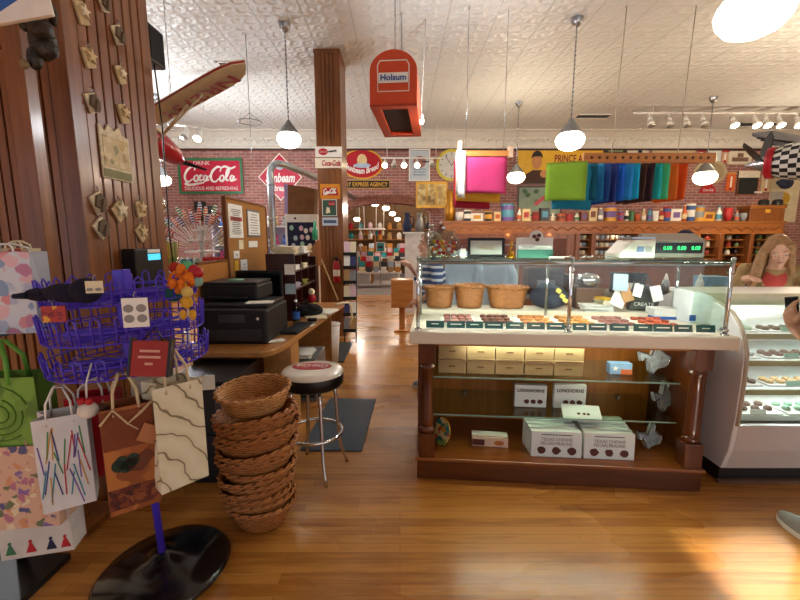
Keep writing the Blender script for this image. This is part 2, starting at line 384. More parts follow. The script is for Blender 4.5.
# room behind the arch
RY = WY+.35; BY = 19.0
struct(MB().box(-4, 6, RY, BY, -.12, 0).build('floor_back_room', mat('back_room_carpet', '8d8784', .8, var=.1)))
struct(MB().box(-4, 6, RY, BY, 3.3, 3.4).build('ceiling_back_room', wood('brown_ceiling', '7a4c2a', '5f3a1e', 1, .6)))
struct(MB().box(-4, 6, BY, BY+.1, 0, 3.4).build('wall_back_room', mat('back_room_wall', '8a6a4a', .85, var=.2)))
struct(MB().box(-4.1, -4, RY, BY, 0, 3.4).build('wall_back_room_left', mat('back_room_wall2', 'cfc6c0', .85)))
struct(MB().box(6, 6.1, RY, BY, 0, 3.4).build('wall_back_room_right', mat('back_room_wall', '8a6a4a')))
# ---------------------------------------------------------------- fluted pillars
def pillar(x0, x1, y0, y1, z1, faces):
    m = MB(); m.box(x0+.02, x1-.02, y0+.02, y1-.02, 0, z1)
    e = .1
    for (xa, xb) in ((x0, x0+e), (x1-e, x1)):
        for (ya, yb) in ((y0, y0+e), (y1-e, y1)): m.box(xa, xb, ya, yb, 0, z1)
    for nx, side in ((x0+e, 'f'), (x0+e, 'b')):
        L = x1-x0-2*e; k = max(3, round(L/.055)); w = L/k
        for i in range(k):
            xx = x0+e+w*i; y = (y0+.004, y0+.03) if side == 'f' else (y1-.03, y1-.004)
            m.box(xx+.006, xx+w-.006, y[0], y[1], 0, z1)
    L = y1-y0-2*e; k = max(3, round(L/.075)); w = L/k
    for i in range(k):
        yy = y0+e+w*i
        for xx in ((x1-.03, x1-.004), (x0+.004, x0+.03)): m.box(xx[0], xx[1], yy+.006, yy+w-.006, 0, z1)
    m.box(x0-.02, x1+.02, y0-.02, y1+.02, 0, .22)
    m.box(x0-.008, x1+.008, y0-.008, y1+.008, z1-.06, z1)
    o = struct(m.build('pillar', W_PIL, bevel=.004, seg=1)); return o
LPX, LPY0, LPY1 = -1.72, 2.22, 2.98
o = pillar(-2.35, LPX, LPY0, LPY1, CEIL, 1); o['label'] = 'near fluted wooden pillar carrying small paper tags'
MPX, MPY = -.96, 6.4
pa = PY(318, 200, MPY).x
o = pillar(pa, PY(342.5, 200, MPY).x, MPY, MPY+.62, CEIL, 1); o['label'] = 'fluted wooden pillar in mid shop with small soda signs'
MPX0, MPX1 = pa, PY(342.5, 200, MPY).x
# ---------------------------------------------------------------- lamps
M_GLOBE = emis('lit_globe', 'fff1d8', 13)
M_BULB = emis('lit_bulb', 'ffe9c4', 40)
def pendant_lamp(c, d, label, group='schoolhouse pendant lamps', ceil=CEIL):
    t = thing('pendant_lamp', label, 'lamp', c, 0, group); r = d/2
    MB().lathe([(.0, -.36*d), (.2*d, -.345*d), (.36*d, -.27*d), (.47*d, -.13*d), (.5*d, 0), (.46*d, .12*d), (.34*d, .24*d), (.2*d, .32*d)], n=28).build('globe', M_GLOBE, t)
    MB().lathe([(.42*d, .2*d), (.38*d, .3*d), (.27*d, .45*d), (.13*d, .62*d), (.07*d, .72*d), (.0, .74*d)], n=20).build('fitter', STEEL, t)
    H = ceil-c[2]
    m = MB(); z = .72*d
    m.cyl((0, 0, z), (0, 0, H-.05), .006, n=6)
    while z < H-.08:
        m.ball((0, 0, z), (.013, .013, .02), 6, 5); z += .055
    m.build('chain', STEEL, t)
    MB().lathe([(.0, H-.1), (.03, H-.1), (.07, H-.05), (.075, H)], n=16).build('canopy', STEEL, t)
    return t
def gl(px, py, d): 
    a, b = (px-400)/FPX, (300-py)/FPX
    return Vector((a*d, d*(ct+b*st), CAMH+d*(-st+b*ct)))
GD = .38
for px, py, dd, w, lb in ((289, 139, 5.44, 24, 'white globe pendant lamp hanging left of the mid pillar'), (570, 140, 5.31, 28, 'white globe pendant lamp above the green cloths'),
                      (754, 11, 2.3, 66, 'large near white globe pendant lamp cut by the top edge'), (516, 177, 8.4, 17.5, 'small far white globe pendant lamp between pink and green cloths'),
                      (705, 177, 8.15, 21, 'white globe pendant lamp beside the orange cloth'), (162, 180, 8.0, 17, 'small white globe pendant lamp just right of the near pillar')):
    pendant_lamp(gl(px, py, dd), w*dd/FPX, lb)
def spot_head(parent, x, y, z, lit, tilt=.5, s=1.0, az=0):
    m = MB(); q = Vector((math.sin(az)*math.sin(tilt), -math.cos(az)*math.sin(tilt), -math.cos(tilt)))
    p = Vector((x, y, z)); a = p+Vector((0, 0, -.07*s)); b = a+q*.13*s
    m.cyl(p, a, .012*s, n=6); m.cyl(a-q*.03*s, a+q*.05*s, .03*s, n=10); m.cyl(a+q*.05*s, b, .03*s, .055*s, n=10)
    h = m.build('spotlight', WHITE, parent)
    MB().cyl(b-q*.004, b+q*.006, .05*s, n=12).build('lamp_face', M_BULB if lit else mat('unlit_reflector', 'a8a49c', .3, .6), h)
    return b, q
def track(name, label, p0, p1, heads, drop, s=1.0, tilt=.5):
    t = thing(name, label, 'track light', (0, 0, 0), 0)
    p0, p1 = Vector(p0), Vector(p1)
    m = MB(); m.tube([p0, p1], .016*s, 4); m.build('rail', WHITE, t)
    if drop:
        for k in (.1, .9):
            p = p0.lerp(p1, k); MB().cyl(p, (p.x, p.y, CEIL), .006, n=5).build('hanger', WHITE, t)
    for px, lit in heads:
        k = (px-p0.x)/(p1.x-p0.x); p = p0.lerp(p1, k); spot_head(t, p.x, p.y, p.z, lit, tilt, s)
    return t
ty = 8.9; tz = PY(700, 113, ty).z
track('track_light', 'white track light with four lit spots under the ceiling above the far right wall', PY(633, 113, ty), PY(830, 113, ty),
      [(PY(px, 113, ty).x, lit) for px, lit in ((650, 0), (669, 0), (686, 0), (703, 0), (733, 1), (755, 1), (766, 1), (779, 1), (797, 1))], 1, 1.5)
ty = 10.2
track('track_light', 'short track light with three lit spots in front of the brick arch wall', PY(381, 158, ty), PY(442, 158, ty),
      [(PY(px, 158, ty).x, lit) for px, lit in ((385, 1), (394, 0), (404, 1), (417, 1), (432, 0))], 1, 1.3, .9)
ty = 7.4
track('track_light', 'short track light behind the red model airplane', PY(168, 124, ty), PY(209, 128, ty),
      [(PY(px, 124, ty).x, lit) for px, lit in ((186, 0), (199, 1))], 1, 1.3, .7)
t = thing('hanging_spotlight', 'single lit spotlight on a long white rod beside the orange bread box sign', 'lamp', PY(421, 116, 5.6))
H = CEIL-t.location.z
MB().cyl((0, 0, 0), (.05, 0, H), .009, n=6).build('rod', WHITE, t)
MB().lathe([(0, .03), (.03, .03), (.04, -.02), (.05, -.06)], n=12).build('socket', WHITE, t)
MB().ball((0, 0, -.07), .038).build('bulb', M_BULB, t)
def vent(px0, py0, px1, py1, lb):
    a = PZ(px0, py0, CEIL); b = PZ(px1, py1, CEIL); t = thing('ceiling_vent', lb, 'vent', ((a.x+b.x)/2, (a.y+b.y)/2, CEIL))
    w, d = abs(b.x-a.x)/2, max(.12, abs(b.y-a.y)/2); m = MB()
    for x0, x1, y0, y1 in ((-w, w, -d, -d+.03), (-w, w, d-.03, d), (-w, -w+.03, -d, d), (w-.03, w, -d, d)): m.box(x0, x1, y0, y1, -.015, 0)
    m.build('vent_frame', WHITE, t); m = MB()
    for i in range(7): m.cbox((0, -d+.06+(2*d-.12)*i/6, -.008), (2*w-.06, .03, .004), (R(35), 0, 0))
    m.build('louvre', DGREY, t)
vent(215, 61, 244, 70, 'white louvred ceiling vent above the wing tip of the red airplane')
vent(741, 122, 772, 126, 'louvred ceiling vent beyond the right track light')
vent(578, 114, 607, 118, 'louvred ceiling vent above the green cloths')
# ---------------------------------------------------------------- daylight, sun and added fill lights
def area(name, loc, rot, sx, sy, p, col=(1, 1, 1)):
    l = bpy.data.lights.new(name, 'AREA'); l.shape = 'RECTANGLE'; l.size = sx; l.size_y = sy; l.energy = p; l.color = col
    o = bpy.data.objects.new(name, l); COL.objects.link(o); o.location = loc; o.rotation_euler = rot; return o
for k, w in enumerate(wins[:3]):
    area('daylight', ((w[0]+w[1])/2, -3.95, (w[2]+w[3])/2), (R(90), 0, 0), w[1]-w[0], w[3]-w[2], (45, 65, 105)[k], ((.62, .72, 1), (.86, .93, 1), (.86, .93, 1))[k])
def point(loc, p, col=(1, .82, .6), r=.12):  # bare light source without a fixture, added as fill
    l = bpy.data.lights.new('lamp', 'POINT'); l.energy = p; l.color = col; l.shadow_soft_size = r
    o = bpy.data.objects.new('lamp', l); COL.objects.link(o); o.location = loc; return o
for x, y, p, c_ in ((-4.6, 4.4, 90, 0), (5.6, 5.2, 230, 1), (-4.6, 7.6, 330, 0), (8.2, 8.0, 170, 1), (2.2, 8.0, 150, 1), (-2.6, 8.6, 110, 0), (.6, 4.8, 100, 0)): point((x, y, 2.82), p, ((.9, .95, 1), (1, .84, .62))[c_])  # added mid-shop fill standing in for unseen pendants, no fixtures
for x in (2.6, 3.6, 5.2, 6.4, 7.4): point((x, 9.75, 1.69), 4, (1, .85, .6), .03)  # added fill that brightens the back bar bays, no fittings there
for x, y in ((0, 13), (.4, 16), (-1.5, 14.5), (2.5, 14)): point((x, y, 2.7), 130, (1, .86, .7))  # extra fill added to brighten the room behind the arch
sl = bpy.data.lights.new('sun', 'SUN'); sl.energy = 22; sl.angle = R(1.2); sl.color = (1, .95, .88)
so = bpy.data.objects.new('sun', sl); COL.objects.link(so); so.rotation_euler = (R(90-35), 0, 0)
wd = bpy.data.worlds.new('sky'); SC.world = wd; wd.use_nodes = True
bg = wd.node_tree.nodes['Background']; bg.inputs[0].default_value = (.75, .86, 1, 1); bg.inputs[1].default_value = 1.0
SC.view_settings.view_transform = 'Standard'; SC.view_settings.look = 'None'; SC.view_settings.gamma = 1; SC.view_settings.use_curve_mapping = False
SC.view_settings.exposure = -0.5
SC.cycles.use_denoising = True
SC.cycles.max_bounces = 8; SC.cycles.transparent_max_bounces = 16; SC.cycles.sample_clamp_indirect = 6
# ================================================================ office desk and the left middle of the shop
TZ = .76
A, B_, C_, D_ = PZ(150, 352, TZ), PZ(258, 352, TZ), PZ(287, 343, TZ), PZ(347, 303, TZ)
desk = thing('office_desk', 'light oak desk with a rounded front corner carrying black printers', 'desk', (B_.x, B_.y, 0))
ox, oy = B_.x, B_.y
def dl(x, y): return (x-ox, y-oy)
crv = [((1-k)**2*B_.x+2*k*(1-k)*(C_.x-.03)+k*k*C_.x, (1-k)**2*B_.y+2*k*(1-k)*(B_.y+.0)+k*k*C_.y) for k in [i/8 for i in range(9)]]
out = [dl(-1.62, 3.2), dl(-1.62, 2.93), dl(-1.5, B_.y)]+[dl(*p) for p in crv]+[dl(D_.x-.03, D_.y), dl(D_.x-.08, D_.y+.06), dl(-1.62, D_.y+.06)]
MB().prism(out, TZ-.045, TZ, 'z').build('desktop', W_DESK, desk, bevel=.008)
MB().box(*[v for p in (dl(-1.25, 3.0), dl(-.98, 3.03)) for v in ()], 0, 0, 0, 0, 0, 0) if 0 else None
MB().box(-1.08-ox, -.86-ox, 3.06-oy, 3.1-oy, 0, TZ-.045).build('end_panel', W_DESK, desk, bevel=.003)
MB().box(-.9-ox, -.86-ox, 3.1-oy, 3.3-oy, 0, TZ-.045).build('side_panel', W_DESK, desk, bevel=.003)
MB().box(-1.5-ox, -.84-ox, 4.78-oy, 4.82-oy, 0, TZ-.045).build('far_panel', W_DESK, desk, bevel=.003)
MB().box(-1.58-ox, -1.54-ox, 2.95-oy, 4.8-oy, 0, TZ-.045).build('back_panel', W_DARK, desk)
MB().box(-1.2-ox, -.87-ox, 3.1-oy, 3.6-oy, .38, .4).build('shelf', W_DESK, desk)
# loose papers, bins and boxes under the desk
def papers(name, lb, c, w, d, n, rz=0, cat='papers', col=PAPER, th=.004):
    m = MB()
    for i in range(n): m.cbox((rnd.uniform(-.01, .01), rnd.uniform(-.01, .01), th*(i+.5)), (w, d, th*.8), (0, 0, rnd.uniform(-.12, .12)))
    return tag(m.build(name, col, None, c, (0, 0, rz)), lb, cat)
for i, (yy, h, cc, lb) in enumerate(((3.14, .27, PAPER, 'white magazine standing nearest on the shelf under the desk'), (3.18, .24, CREAM, 'cream magazine standing on the shelf under the desk'), (3.23, .28, mat('lilac', 'a9a2b8', .6), 'lilac magazine standing on the shelf under the desk'), (3.28, .25, OFFW, 'off white magazine farthest back on the shelf under the desk'))):
    tag(MB().cbox((0, 0, h/2), (.2, .02, h), (R(-4), 0, 0)).build('magazine', cc, None, (-.98, yy, .402)), lb, 'magazine', 'magazines under the desk')
def bin_(name, lb, cat, c, r0, r1, h, m_, m2=None):
    t = thing(name, lb, cat, c)
    MB().lathe([(0, .005), (r0, .005), (r1, h), (r1-.008, h), (r0-.008, .015), (0, .015)], n=24).build('bucket', m_, t)
    MB().tube([(r1*math.cos(2*PI*k/24), r1*math.sin(2*PI*k/24), h) for k in range(24)], .008, 6, closed=True).build('rim', m_, t)
    return t
p = PZ(333, 362, 0); bin_('waste_basket', 'tall white plastic waste basket beside the desk', 'bin', (p.x-.02, p.y, 0), .09, .12, .5, WHITE)
t = thing('steel_cabinet', 'low grey steel box cabinet under the oak desk', 'cabinet', (-.98, 3.9, 0))
MB().box(-.17, .17, -.2, .3, 0, .42).build('body', mat('grey_steel', '77797a', .4, .3), t, bevel=.008)
MB().box(-.16, .16, -.215, -.2, .04, .38).build('door', mat('dark_steel', '3e4042', .4, .3), t, bevel=.004)
MB().cyl((.11, -.23, .2), (.11, -.23, .28), .006).build('handle', CHROME, t)
papers('paper_stack', 'stack of white papers on the steel box cabinet', (-.98, 3.85, .421), .22, .28, 10)
t = thing('plastic_chair_mat', 'dark blue grey rubber floor mat behind the bar stool', 'mat')
cs = [PZ(330, 399, 0), PZ(376, 400, 0), PZ(362, 452, 0), PZ(300, 451, 0)]
cen = sum(cs, Vector())/4; t.location = cen
MB().prism([((c-cen).x, (c-cen).y) for c in cs], 0.001, .012, 'z').build('mat_surface', mat('mat_rubber', '3f4a55', .65, bump=.2), t, bevel=.006)
t.name = 'floor_mat'
p = PZ(352, 352, 0)
tag(MB().box(-.2, .2, -.4, .6, .001, .01).build('runner_mat', mat('dark_mat', '2b2d2c', .8), None, (-.92, 5.35, 0)), 'dark runner mat on the floor at the far end of the desk', 'mat')
# printers
t = thing('laser_printer', 'large black laser printer at the near end of the oak desk', 'printer', (-1.28, 3.26, TZ))
BP = mat('printer_black', '0c0c0e', .55, var=.08)
MB().box(-.27, .27, -.28, .28, 0, .27).build('body', BP, t, bevel=.02)
MB().box(-.23, .23, -.29, -.278, .03, .12).build('paper_tray', mat('printer_grey', '1f2023', .4), t, bevel=.004)
MB().box(-.25, .25, -.2, .26, .27, .3).build('output_tray', mat('printer_grey', '1f2023', .4), t, bevel=.008)
MB().cyl((.2, -.285, .2), (.2, -.279, .2), .011, n=12).build('power_button', WHITE, t)
MB().box(-.1, .1, -.283, -.279, .17, .23).build('control_panel', mat('panel_grey', '2c3038', .3), t)
t = thing('inkjet_printer', 'flat black inkjet printer stacked behind the laser printer', 'printer', (-1.36, 3.43, TZ+.301))
MB().box(-.26, .2, -.2, .2, 0, .13).build('body', BP, t, bevel=.018)
MB().box(-.25, .19, -.18, .19, .13, .15).build('scanner_lid', mat('printer_grey', '1f2023', .4), t, bevel=.008)
MB().box(-.18, .12, -.26, -.19, .02, .04).build('output_tray', BP, t, bevel=.004)
t = thing('computer_monitor', 'black flat monitor standing behind the stacked printers', 'monitor', (-1.33, 3.8, TZ))
MB().box(-.13, .13, -.08, .08, 0, .02).build('base', BP, t, bevel=.005); MB().cyl((0, 0, .02), (0, 0, .2), .025).build('stand', BP, t)
MB().cbox((0, -.03, .36), (.44, .03, .3)).build('screen_housing', BP, t, bevel=.01); MB().box(-.2, .2, -.048, -.045, .23, .49).build('screen', mat('screen_off', '0b0d12', .1), t)
tag(MB().lathe([(0, 0), (.06, 0), (.065, .012), (0, .014)], n=24).build('disc_case', [mat('disc_green', '7fb89a', .3)], None, (-1.39, 3.38, TZ+.452)), 'pale green disc lying on the black inkjet printer', 'disc')
papers('paper_sheet', 'white sheet lying in the laser printer output tray', (-1.11, 3.13, TZ+.301), .2, .12, 2, .2)
papers('receipt', 'curled white receipt at the rounded corner of the oak desk', (-.98, 3.07, TZ+.001), .12, .07, 3, .5)
tag(MB().cbox((0, 0, .03), (.09, .004, .1), (0, R(20), 0)).build('paper_note', PAPER, None, (-1.2, 3.876, 1.16)), 'white paper note taped to the dark hutch side', 'note')
t = thing('keyboard', 'black computer keyboard along the right edge of the desk', 'keyboard', (-.92, 3.52, TZ), R(84))
MB().box(-.22, .22, -.075, .075, 0, .018).build('case', BP, t, bevel=.004)
m = MB()
for i in range(15):
    for j in range(5): m.box(-.21+i*.028, -.187+i*.028, -.065+j*.026, -.044+j*.026, .018, .025)
m.build('key_field', mat('key_black', '23252a', .45), t)
t = thing('water_bottle', 'clear plastic water bottle with a blue label on the desk', 'bottle', (-.99, 3.75, TZ))
MB().lathe([(0, 0), (.033, 0), (.035, .02), (.035, .14), (.03, .17), (.013, .2), (.013, .215)], n=16).build('body', glass('bottle_plastic', 'cfdde2', .8), t)
MB().lathe([(.0358, .05), (.0358, .12)], n=16).build('paper_label', BLUE, t); MB().lathe([(.0, .232), (.015, .232), (.015, .212)], n=12).build('cap', WHITE, t)
t = thing('black_bag', 'slumped black cloth bag lying on the desk', 'bag', (-.98, 4.2, TZ))
MB().ball((0, 0, .05), (.16, .14, .07), 16, 8).ball((.06, -.04, .08), (.09, .08, .05), 12, 6).build('pouch', mat('black_cloth', '17181a', .85, bump=.5, bs=30), t)
MB().tube([(-.1, -.05, .1), (-.05, -.1, .14), (.05, -.11, .13), (.11, -.06, .09)], .008).build('strap', BLACK, t)
papers('open_notebook', 'open white notebook on the far right of the desk', (-.84, 4.35, TZ+.001), .22, .3, 5, -.1)
papers('paper_sheet', 'cream paper sheets beside the black cloth bag', (-.86, 4.05, TZ+.001), .2, .2, 3, .3, col=CREAM)
papers('envelope', 'white envelope by the keyboard on the desk', (-.84, 3.66, TZ+.001), .08, .1, 2, -.2)
tag(MB().cbox((0, 0, .02), (.09, .05, .035)).build('computer_mouse', BLACK, None, (-.86, 3.85, TZ), bevel=.012, seg=3), 'small black computer mouse behind the keyboard', 'mouse')
# dark hutch with pigeonholes
t = thing('desk_hutch', 'dark red brown pigeonhole hutch standing on the oak desk', 'hutch', (-1.3, 3.9, TZ))
MB().box(0, .28, -.02, 0, 0, .66).build('side_panel', W_DARK, t, bevel=.003)
MB().box(0, .28, .95, .97, 0, .6).build('far_side_panel', W_DARK, t, bevel=.003)
MB().box(0, .02, 0, .95, 0, .66).build('back_panel', W_DARK, t)
for z in (.12, .3, .48, .64): MB().box(.02, .27, 0, .95, z, z+.015).build('shelf', W_DARK, t)
for y in (.32, .64): MB().box(.02, .26, y, y+.012, 0, .64).build('divider', W_DARK, t)
for i, (y, z, w, cc, lb) in enumerate(((4.05, 1.415, .2, CREAM, 'cream envelopes on top of the dark hutch nearest end'), (4.35, 1.415, .24, PAPER, 'white papers on top of the dark hutch middle'), (4.62, 1.415, .2, mat('tan_card', 'c7ab7c', .7), 'tan folders on top of the dark hutch far end'),
                                        (4.05, 1.256, .2, PAPER, 'white papers in the upper near hole of the dark hutch'), (4.4, 1.256, .2, CREAM, 'cream papers in the upper middle hole of the dark hutch'), (4.4, 1.076, .2, mat('olive_green', '8c8a3a', .7), 'olive green pad in the middle hole of the dark hutch'), (4.05, 1.076, .2, mat('lilac', 'a9a2b8', .6), 'lilac cards in the middle near hole of the dark hutch'))):
    papers('paper_stack', lb, (-1.14, y, z), w, .2, 6 if z < 1.4 else 9, 0, col=cc, th=.008)
for i, (z, lb) in enumerate(((1.27, 'white notice taped high on the dark hutch end'), (1.08, 'pale blue notice taped low on the dark hutch end'))):
    tag(MB().box(-.05, .05, -.003, 0, -.05, .05).build('taped_notice', [PAPER, mat('pale_blue', 'a9bccb', .7)][i], None, (-1.07, 3.879, z)), lb, 'note')
t = thing('soft_toy', 'small red and white soft toy in front of the dark hutch', 'toy', (-.98, 4.4, TZ+.101))
MB().ball((0, 0, .05), .05).build('body', RED, t); MB().ball((0, -.01, .125), .038).build('head', CREAM, t)
tag(MB().cyl((0, 0, 0), (.0, 0, .1), .06, .05, n=14).build('tape_roll', mat('olive_green', '8c8a3a', .7), None, (-.98, 4.4, TZ)), 'olive green canister under the red soft toy on the desk', 'canister')
# cork partition
X0 = -1.64
def pz(px, py): return PX(px, py, X0)
a, b, c2 = pz(225, 198), pz(265, 207), pz(265, 268); yl = pz(198, 265)
t = thing('notice_board', 'tall cork notice board pinned with papers beside the desk', 'notice board', (X0, a.y, TZ))
H = a.z-TZ; L = b.y-a.y
MB().box(-.02, 0, 0, L, .0, H).build('cork_panel', mat('cork', 'a8743a', .9, var=.25, vs=60, bump=.2), t)
MB().box(-.03, .012, -.02, 0, 0, H+.02).box(-.03, .012, L, L+.02, 0, H+.02).box(-.03, .012, 0, L, H, H+.02).build('board_frame', W_PIL, t, bevel=.003)
t2 = thing('low_partition', 'low orange brown board partition running behind the printers', 'partition', (X0, yl.y, TZ))
MB().box(-.02, 0, 0, a.y-yl.y-.03, 0, yl.z-TZ).build('board_panel', mat('cork_board', 'b06f2c', .8, var=.15, vs=30), t2)
MB().box(-.025, .005, 0, a.y-yl.y-.03, yl.z-TZ, yl.z-TZ+.02).build('top_rail', W_PIL, t2)
for i, (p0, p1, lines, lb) in enumerate((((227, 203), (243, 238), 14, 'long white notice with printed lines on the cork board'), ((246, 209), (260, 237), 8, 'framed white certificate on the cork board'),
        ((238, 240), (243, 249), 0, 'small cream slip under the long notice on the cork board'), ((248, 241), (257, 247), 0, 'small white card under the framed certificate'), ((233, 251), (239, 258), 3, 'tiny white picture card low on the cork board'),
        ((234, 261), (238, 272), 2, 'yellow leaflet at the bottom of the cork board'), ((240, 260), (247, 271), 2, 'white leaflet at the bottom of the cork board'))):
    q0, q1 = pz(*p0), pz(*p1); w, h = q1.y-q0.y, q0.z-q1.z
    n = thing('pinned_notice', lb, 'notice', (X0+.002, (q0.y+q1.y)/2, (q0.z+q1.z)/2), R(90))
    MB().box(-w/2, w/2, -.006, 0, -h/2, h/2).build('sheet', [PAPER, mat('grey_frame', '6c6e70', .4), CREAM, PAPER, PAPER, YEL, PAPER][i], n)
    if i == 1: MB().box(-w/2+.02, w/2-.02, -.008, -.006, -h/2+.02, h/2-.02).build('certificate', PAPER, n)
    if lines:
        m = MB()
        for k in range(lines):
            z = h/2-.05-(h-.09)*k/max(1, lines-1); ww = (w/2-.05)*rnd.uniform(.6, 1); m.box(-ww, ww, -.0095, -.009, z-.004, z+.004)
        m.build('printed_lines', mat('ink_grey', '8d8580', .8), n)
        if i == 0: MB().box(-w/2+.03, w/2-.03, -.0095, -.009, h/2-.16, h/2-.12).build('printed_heading', mat('ink_red', 'b5544a', .8), n)
# lolly and candy stand behind the partition
SY = 4.9
t = thing('candy_table', 'white candy table behind the low partition', 'table', (PY(205, 290, SY).x, SY, 0))
TT = PY(205, 268, SY-.1).z
MB().box(-.55, .6, -.25, .5, TT-.04, TT).build('table_top', WHITE, t, bevel=.004)
for sx in (-.5, .55):
    for sy in (-.2, .45): MB().box(sx-.025, sx+.025, sy-.025, sy+.025, 0, TT-.04).build('leg', WHITE, t)
c = PY(203, 262, SY+.1); c.z = TT
t = thing('lollipop_tree', 'white tiered drum that fans out wrapped lollipops', 'display stand', c)
MB().lathe([(0, 0), (.14, 0), (.14, .06), (.03, .07), (.03, .5), (0, .5)], n=20).build('drum', WHITE, t)
for k, (z, r_) in enumerate(((.18, .2), (.32, .16), (.44, .1))): MB().lathe([(.03, z), (r_, z), (r_, z+.02), (.03, z+.02)], n=20).build('ring', WHITE, t)
lm = [mat('candy_'+k, k, .25) for k in ('c8281e', 'e6722a', '3c8a46', '5a3a8a', 'd8c8b4', '3a78b8')]; ln = ['red', 'orange', 'green', 'purple', 'white', 'blue']
def lolly(ci):
    m = MB(); m.cyl((0, 0, 0), (0, 0, .2), .0045, n=5, mi=0)
    for k in range(9):
        z = .2+k*.012; r_ = .021*math.sin(PI*(k+1.2)/10.5)**.5
        m.cyl((0, 0, z), (0, 0, z+.0125), r_, r_, 10, 1 if k % 2 else 2)
    return m
for i in range(34):
    an = R(8+164*((i*0.618) % 1)); ring = i % 3; L = (.16, .26, .36)[ring]+rnd.uniform(-.03, .03)
    ci = i % 6; d = Vector((math.cos(an), rnd.uniform(-.45, .1), max(.05, math.sin(an)))).normalized()
    base = c+Vector((0, 0, .2))+d*(L*.55)
    o = lolly(ci).build('lollipop', [WHITE, lm[ci], WHITE if ci != 4 else lm[0]], None, base, d.to_track_quat('Z', 'Y').to_euler())
    o.scale = (1.25,)*3
    side = 'left' if math.cos(an) < -.4 else 'right' if math.cos(an) > .4 else 'upper'
    tag(o, '%s striped lollipop among the %s fan of the white lollipop drum' % (ln[ci], side+' side of' if side == 'upper' else side), 'lollipop', 'striped lollipops on the drum, %s, %s' % (ln[ci], side))
t = thing('candy_jar', 'clear jar of yellow candy sticks beside the near pillar', 'jar', PY(172, 269, SY-.1)); t.location.z = TT
MB().lathe([(0, .004), (.07, .004), (.075, .12), (.072, .12), (.066, .01), (0, .01)], n=18).build('glass_jar', glass('jar_glass'), t)
for i in range(14):
    a = i*2.4; r_ = .012+.042*((i*.37) % 1)
    tag(MB().tube([(0, 0, 0), (math.cos(a)*.04, math.sin(a)*.04, .3)], .008, 6).build('candy_stick', [mat('candy_yellow', 'cdb24a', .35), mat('candy_olive', '9aa04a', .35)][i % 2], None, t.location+Vector((r_*math.cos(a), r_*math.sin(a), .011))),
        ['yellow', 'olive green'][i % 2]+' candy stick in the clear jar beside the near pillar', 'candy stick', ['yellow', 'olive']['yellow' != ['yellow', 'olive'][i % 2]]+' sticks in the jar')
for i, (px, cc, lb) in enumerate(((184, mat('teal_liquid', '2f8a86', .3), 'teal candy jar under the lollipops'), (190, BLUE, 'blue candy jar under the lollipops'), (197, mat('mint', '9cc8b8', .3), 'mint green candy jar under the lollipops'))):
    t = thing('candy_jar', lb, 'jar', PY(px, 268, SY-.18)); t.location.z = TT
    MB().lathe([(0, .004), (.036, .004), (.038, .09), (.026, .11), (0, .11)], n=14).build('jar_body', cc, t); MB().lathe([(.028, .11), (.028, .13), (0, .13)], n=14).build('lid', WHITE, t)
p = PY(215, 267, SY-.17); p.z = TT
tag(MB().box(-.15, .15, -.06, .06, 0, .012).box(-.15, .15, -.06, -.055, .012, .03).build('candy_tray', WHITE, None, p), 'white tray of red tulip sweets on the candy table', 'tray')
for i in range(7):
    m = MB(); m.cyl((0, 0, 0), (0, 0, .07), .012, n=7, mi=0); m.ball((0, 0, .095), (.022, .022, .032), 8, 6, mi=1)
    tag(m.build('tulip_sweet', [mat('leaf_green', '2fa03c', .4), mat('tulip_red', 'c01a20', .4)], None, p+Vector((-.12+i*.04, 0, .0125))), 'red tulip sweet with green stem on the white tray', 'sweet', 'red tulip sweets on the white tray')
t = thing('chrome_ball_lamp', 'chrome ball lamp on a thin black pole right of the near pillar', 'lamp', PY(164, 290, 4.2)); t.location.z = 0
z = PY(163, 205, 4.2).z
MB().lathe([(0, 0), (.12, 0), (.12, .015), (.02, .03), (0, .03)], n=20).build('base', BLACK, t); MB().cyl((0, 0, .02), (0, 0, z-.08), .009).build('pole', BLACK, t); MB().ball((0, 0, z), .1, 20, 12).build('ball', CHROME, t)
# shelves with dolls along the back left
t = thing('white_shelf_unit', 'white shelf unit with small figures behind the notice board', 'shelf unit', (PY(240, 300, 8.2).x, 8.2, 0))
xw0, xw1 = PY(212, 240, 8.2).x-t.location.x, PY(288, 240, 8.2).x-t.location.x; zt = PY(250, 226, 8.2).z
for x in (xw0, (xw0+xw1)/2, xw1-.03): MB().box(x, x+.03, 0, .35, 0, zt).build('upright', mat('shelf_lilac', 'b9afc4', .6), t)
zsh = [PY(250, y, 8.2).z for y in (278, 262, 246, 227)]
for z in zsh: MB().box(xw0, xw1, 0, .35, z, z+.025).build('shelf', WHITE, t)
MB().box(xw0, xw1, .34, .36, 0, zt).build('back_panel', mat('shelf_lilac', 'b9afc4', .6), t)
fc = [('white', WHITE), ('pink', PINK), ('tan', KRAFT), ('blue', BLUE), ('grey', GREY)]
for k, z in enumerate(zsh):
    for i in range(9):
        x = t.location.x+xw0+.12+i*.165
        nm, mm = fc[(i*2+k) % 5]; m = MB(); m.lathe([(0, 0), (.05, 0), (.045, .06), (.02, .13), (0, .14)], n=10); m.ball((0, 0, .165), .035, 8, 6)
        tag(m.build('figurine', mm, None, (x, 8.2+.14, z+.026)), '%s figurine on the %s shelf of the white unit, %s from its left end' % (nm, ('bottom', 'second', 'third', 'top')[k], ('first', 'second', 'third', 'fourth', 'fifth', 'sixth', 'seventh', 'eighth', 'ninth')[i]), 'figurine', 'figurines on the white shelf unit')
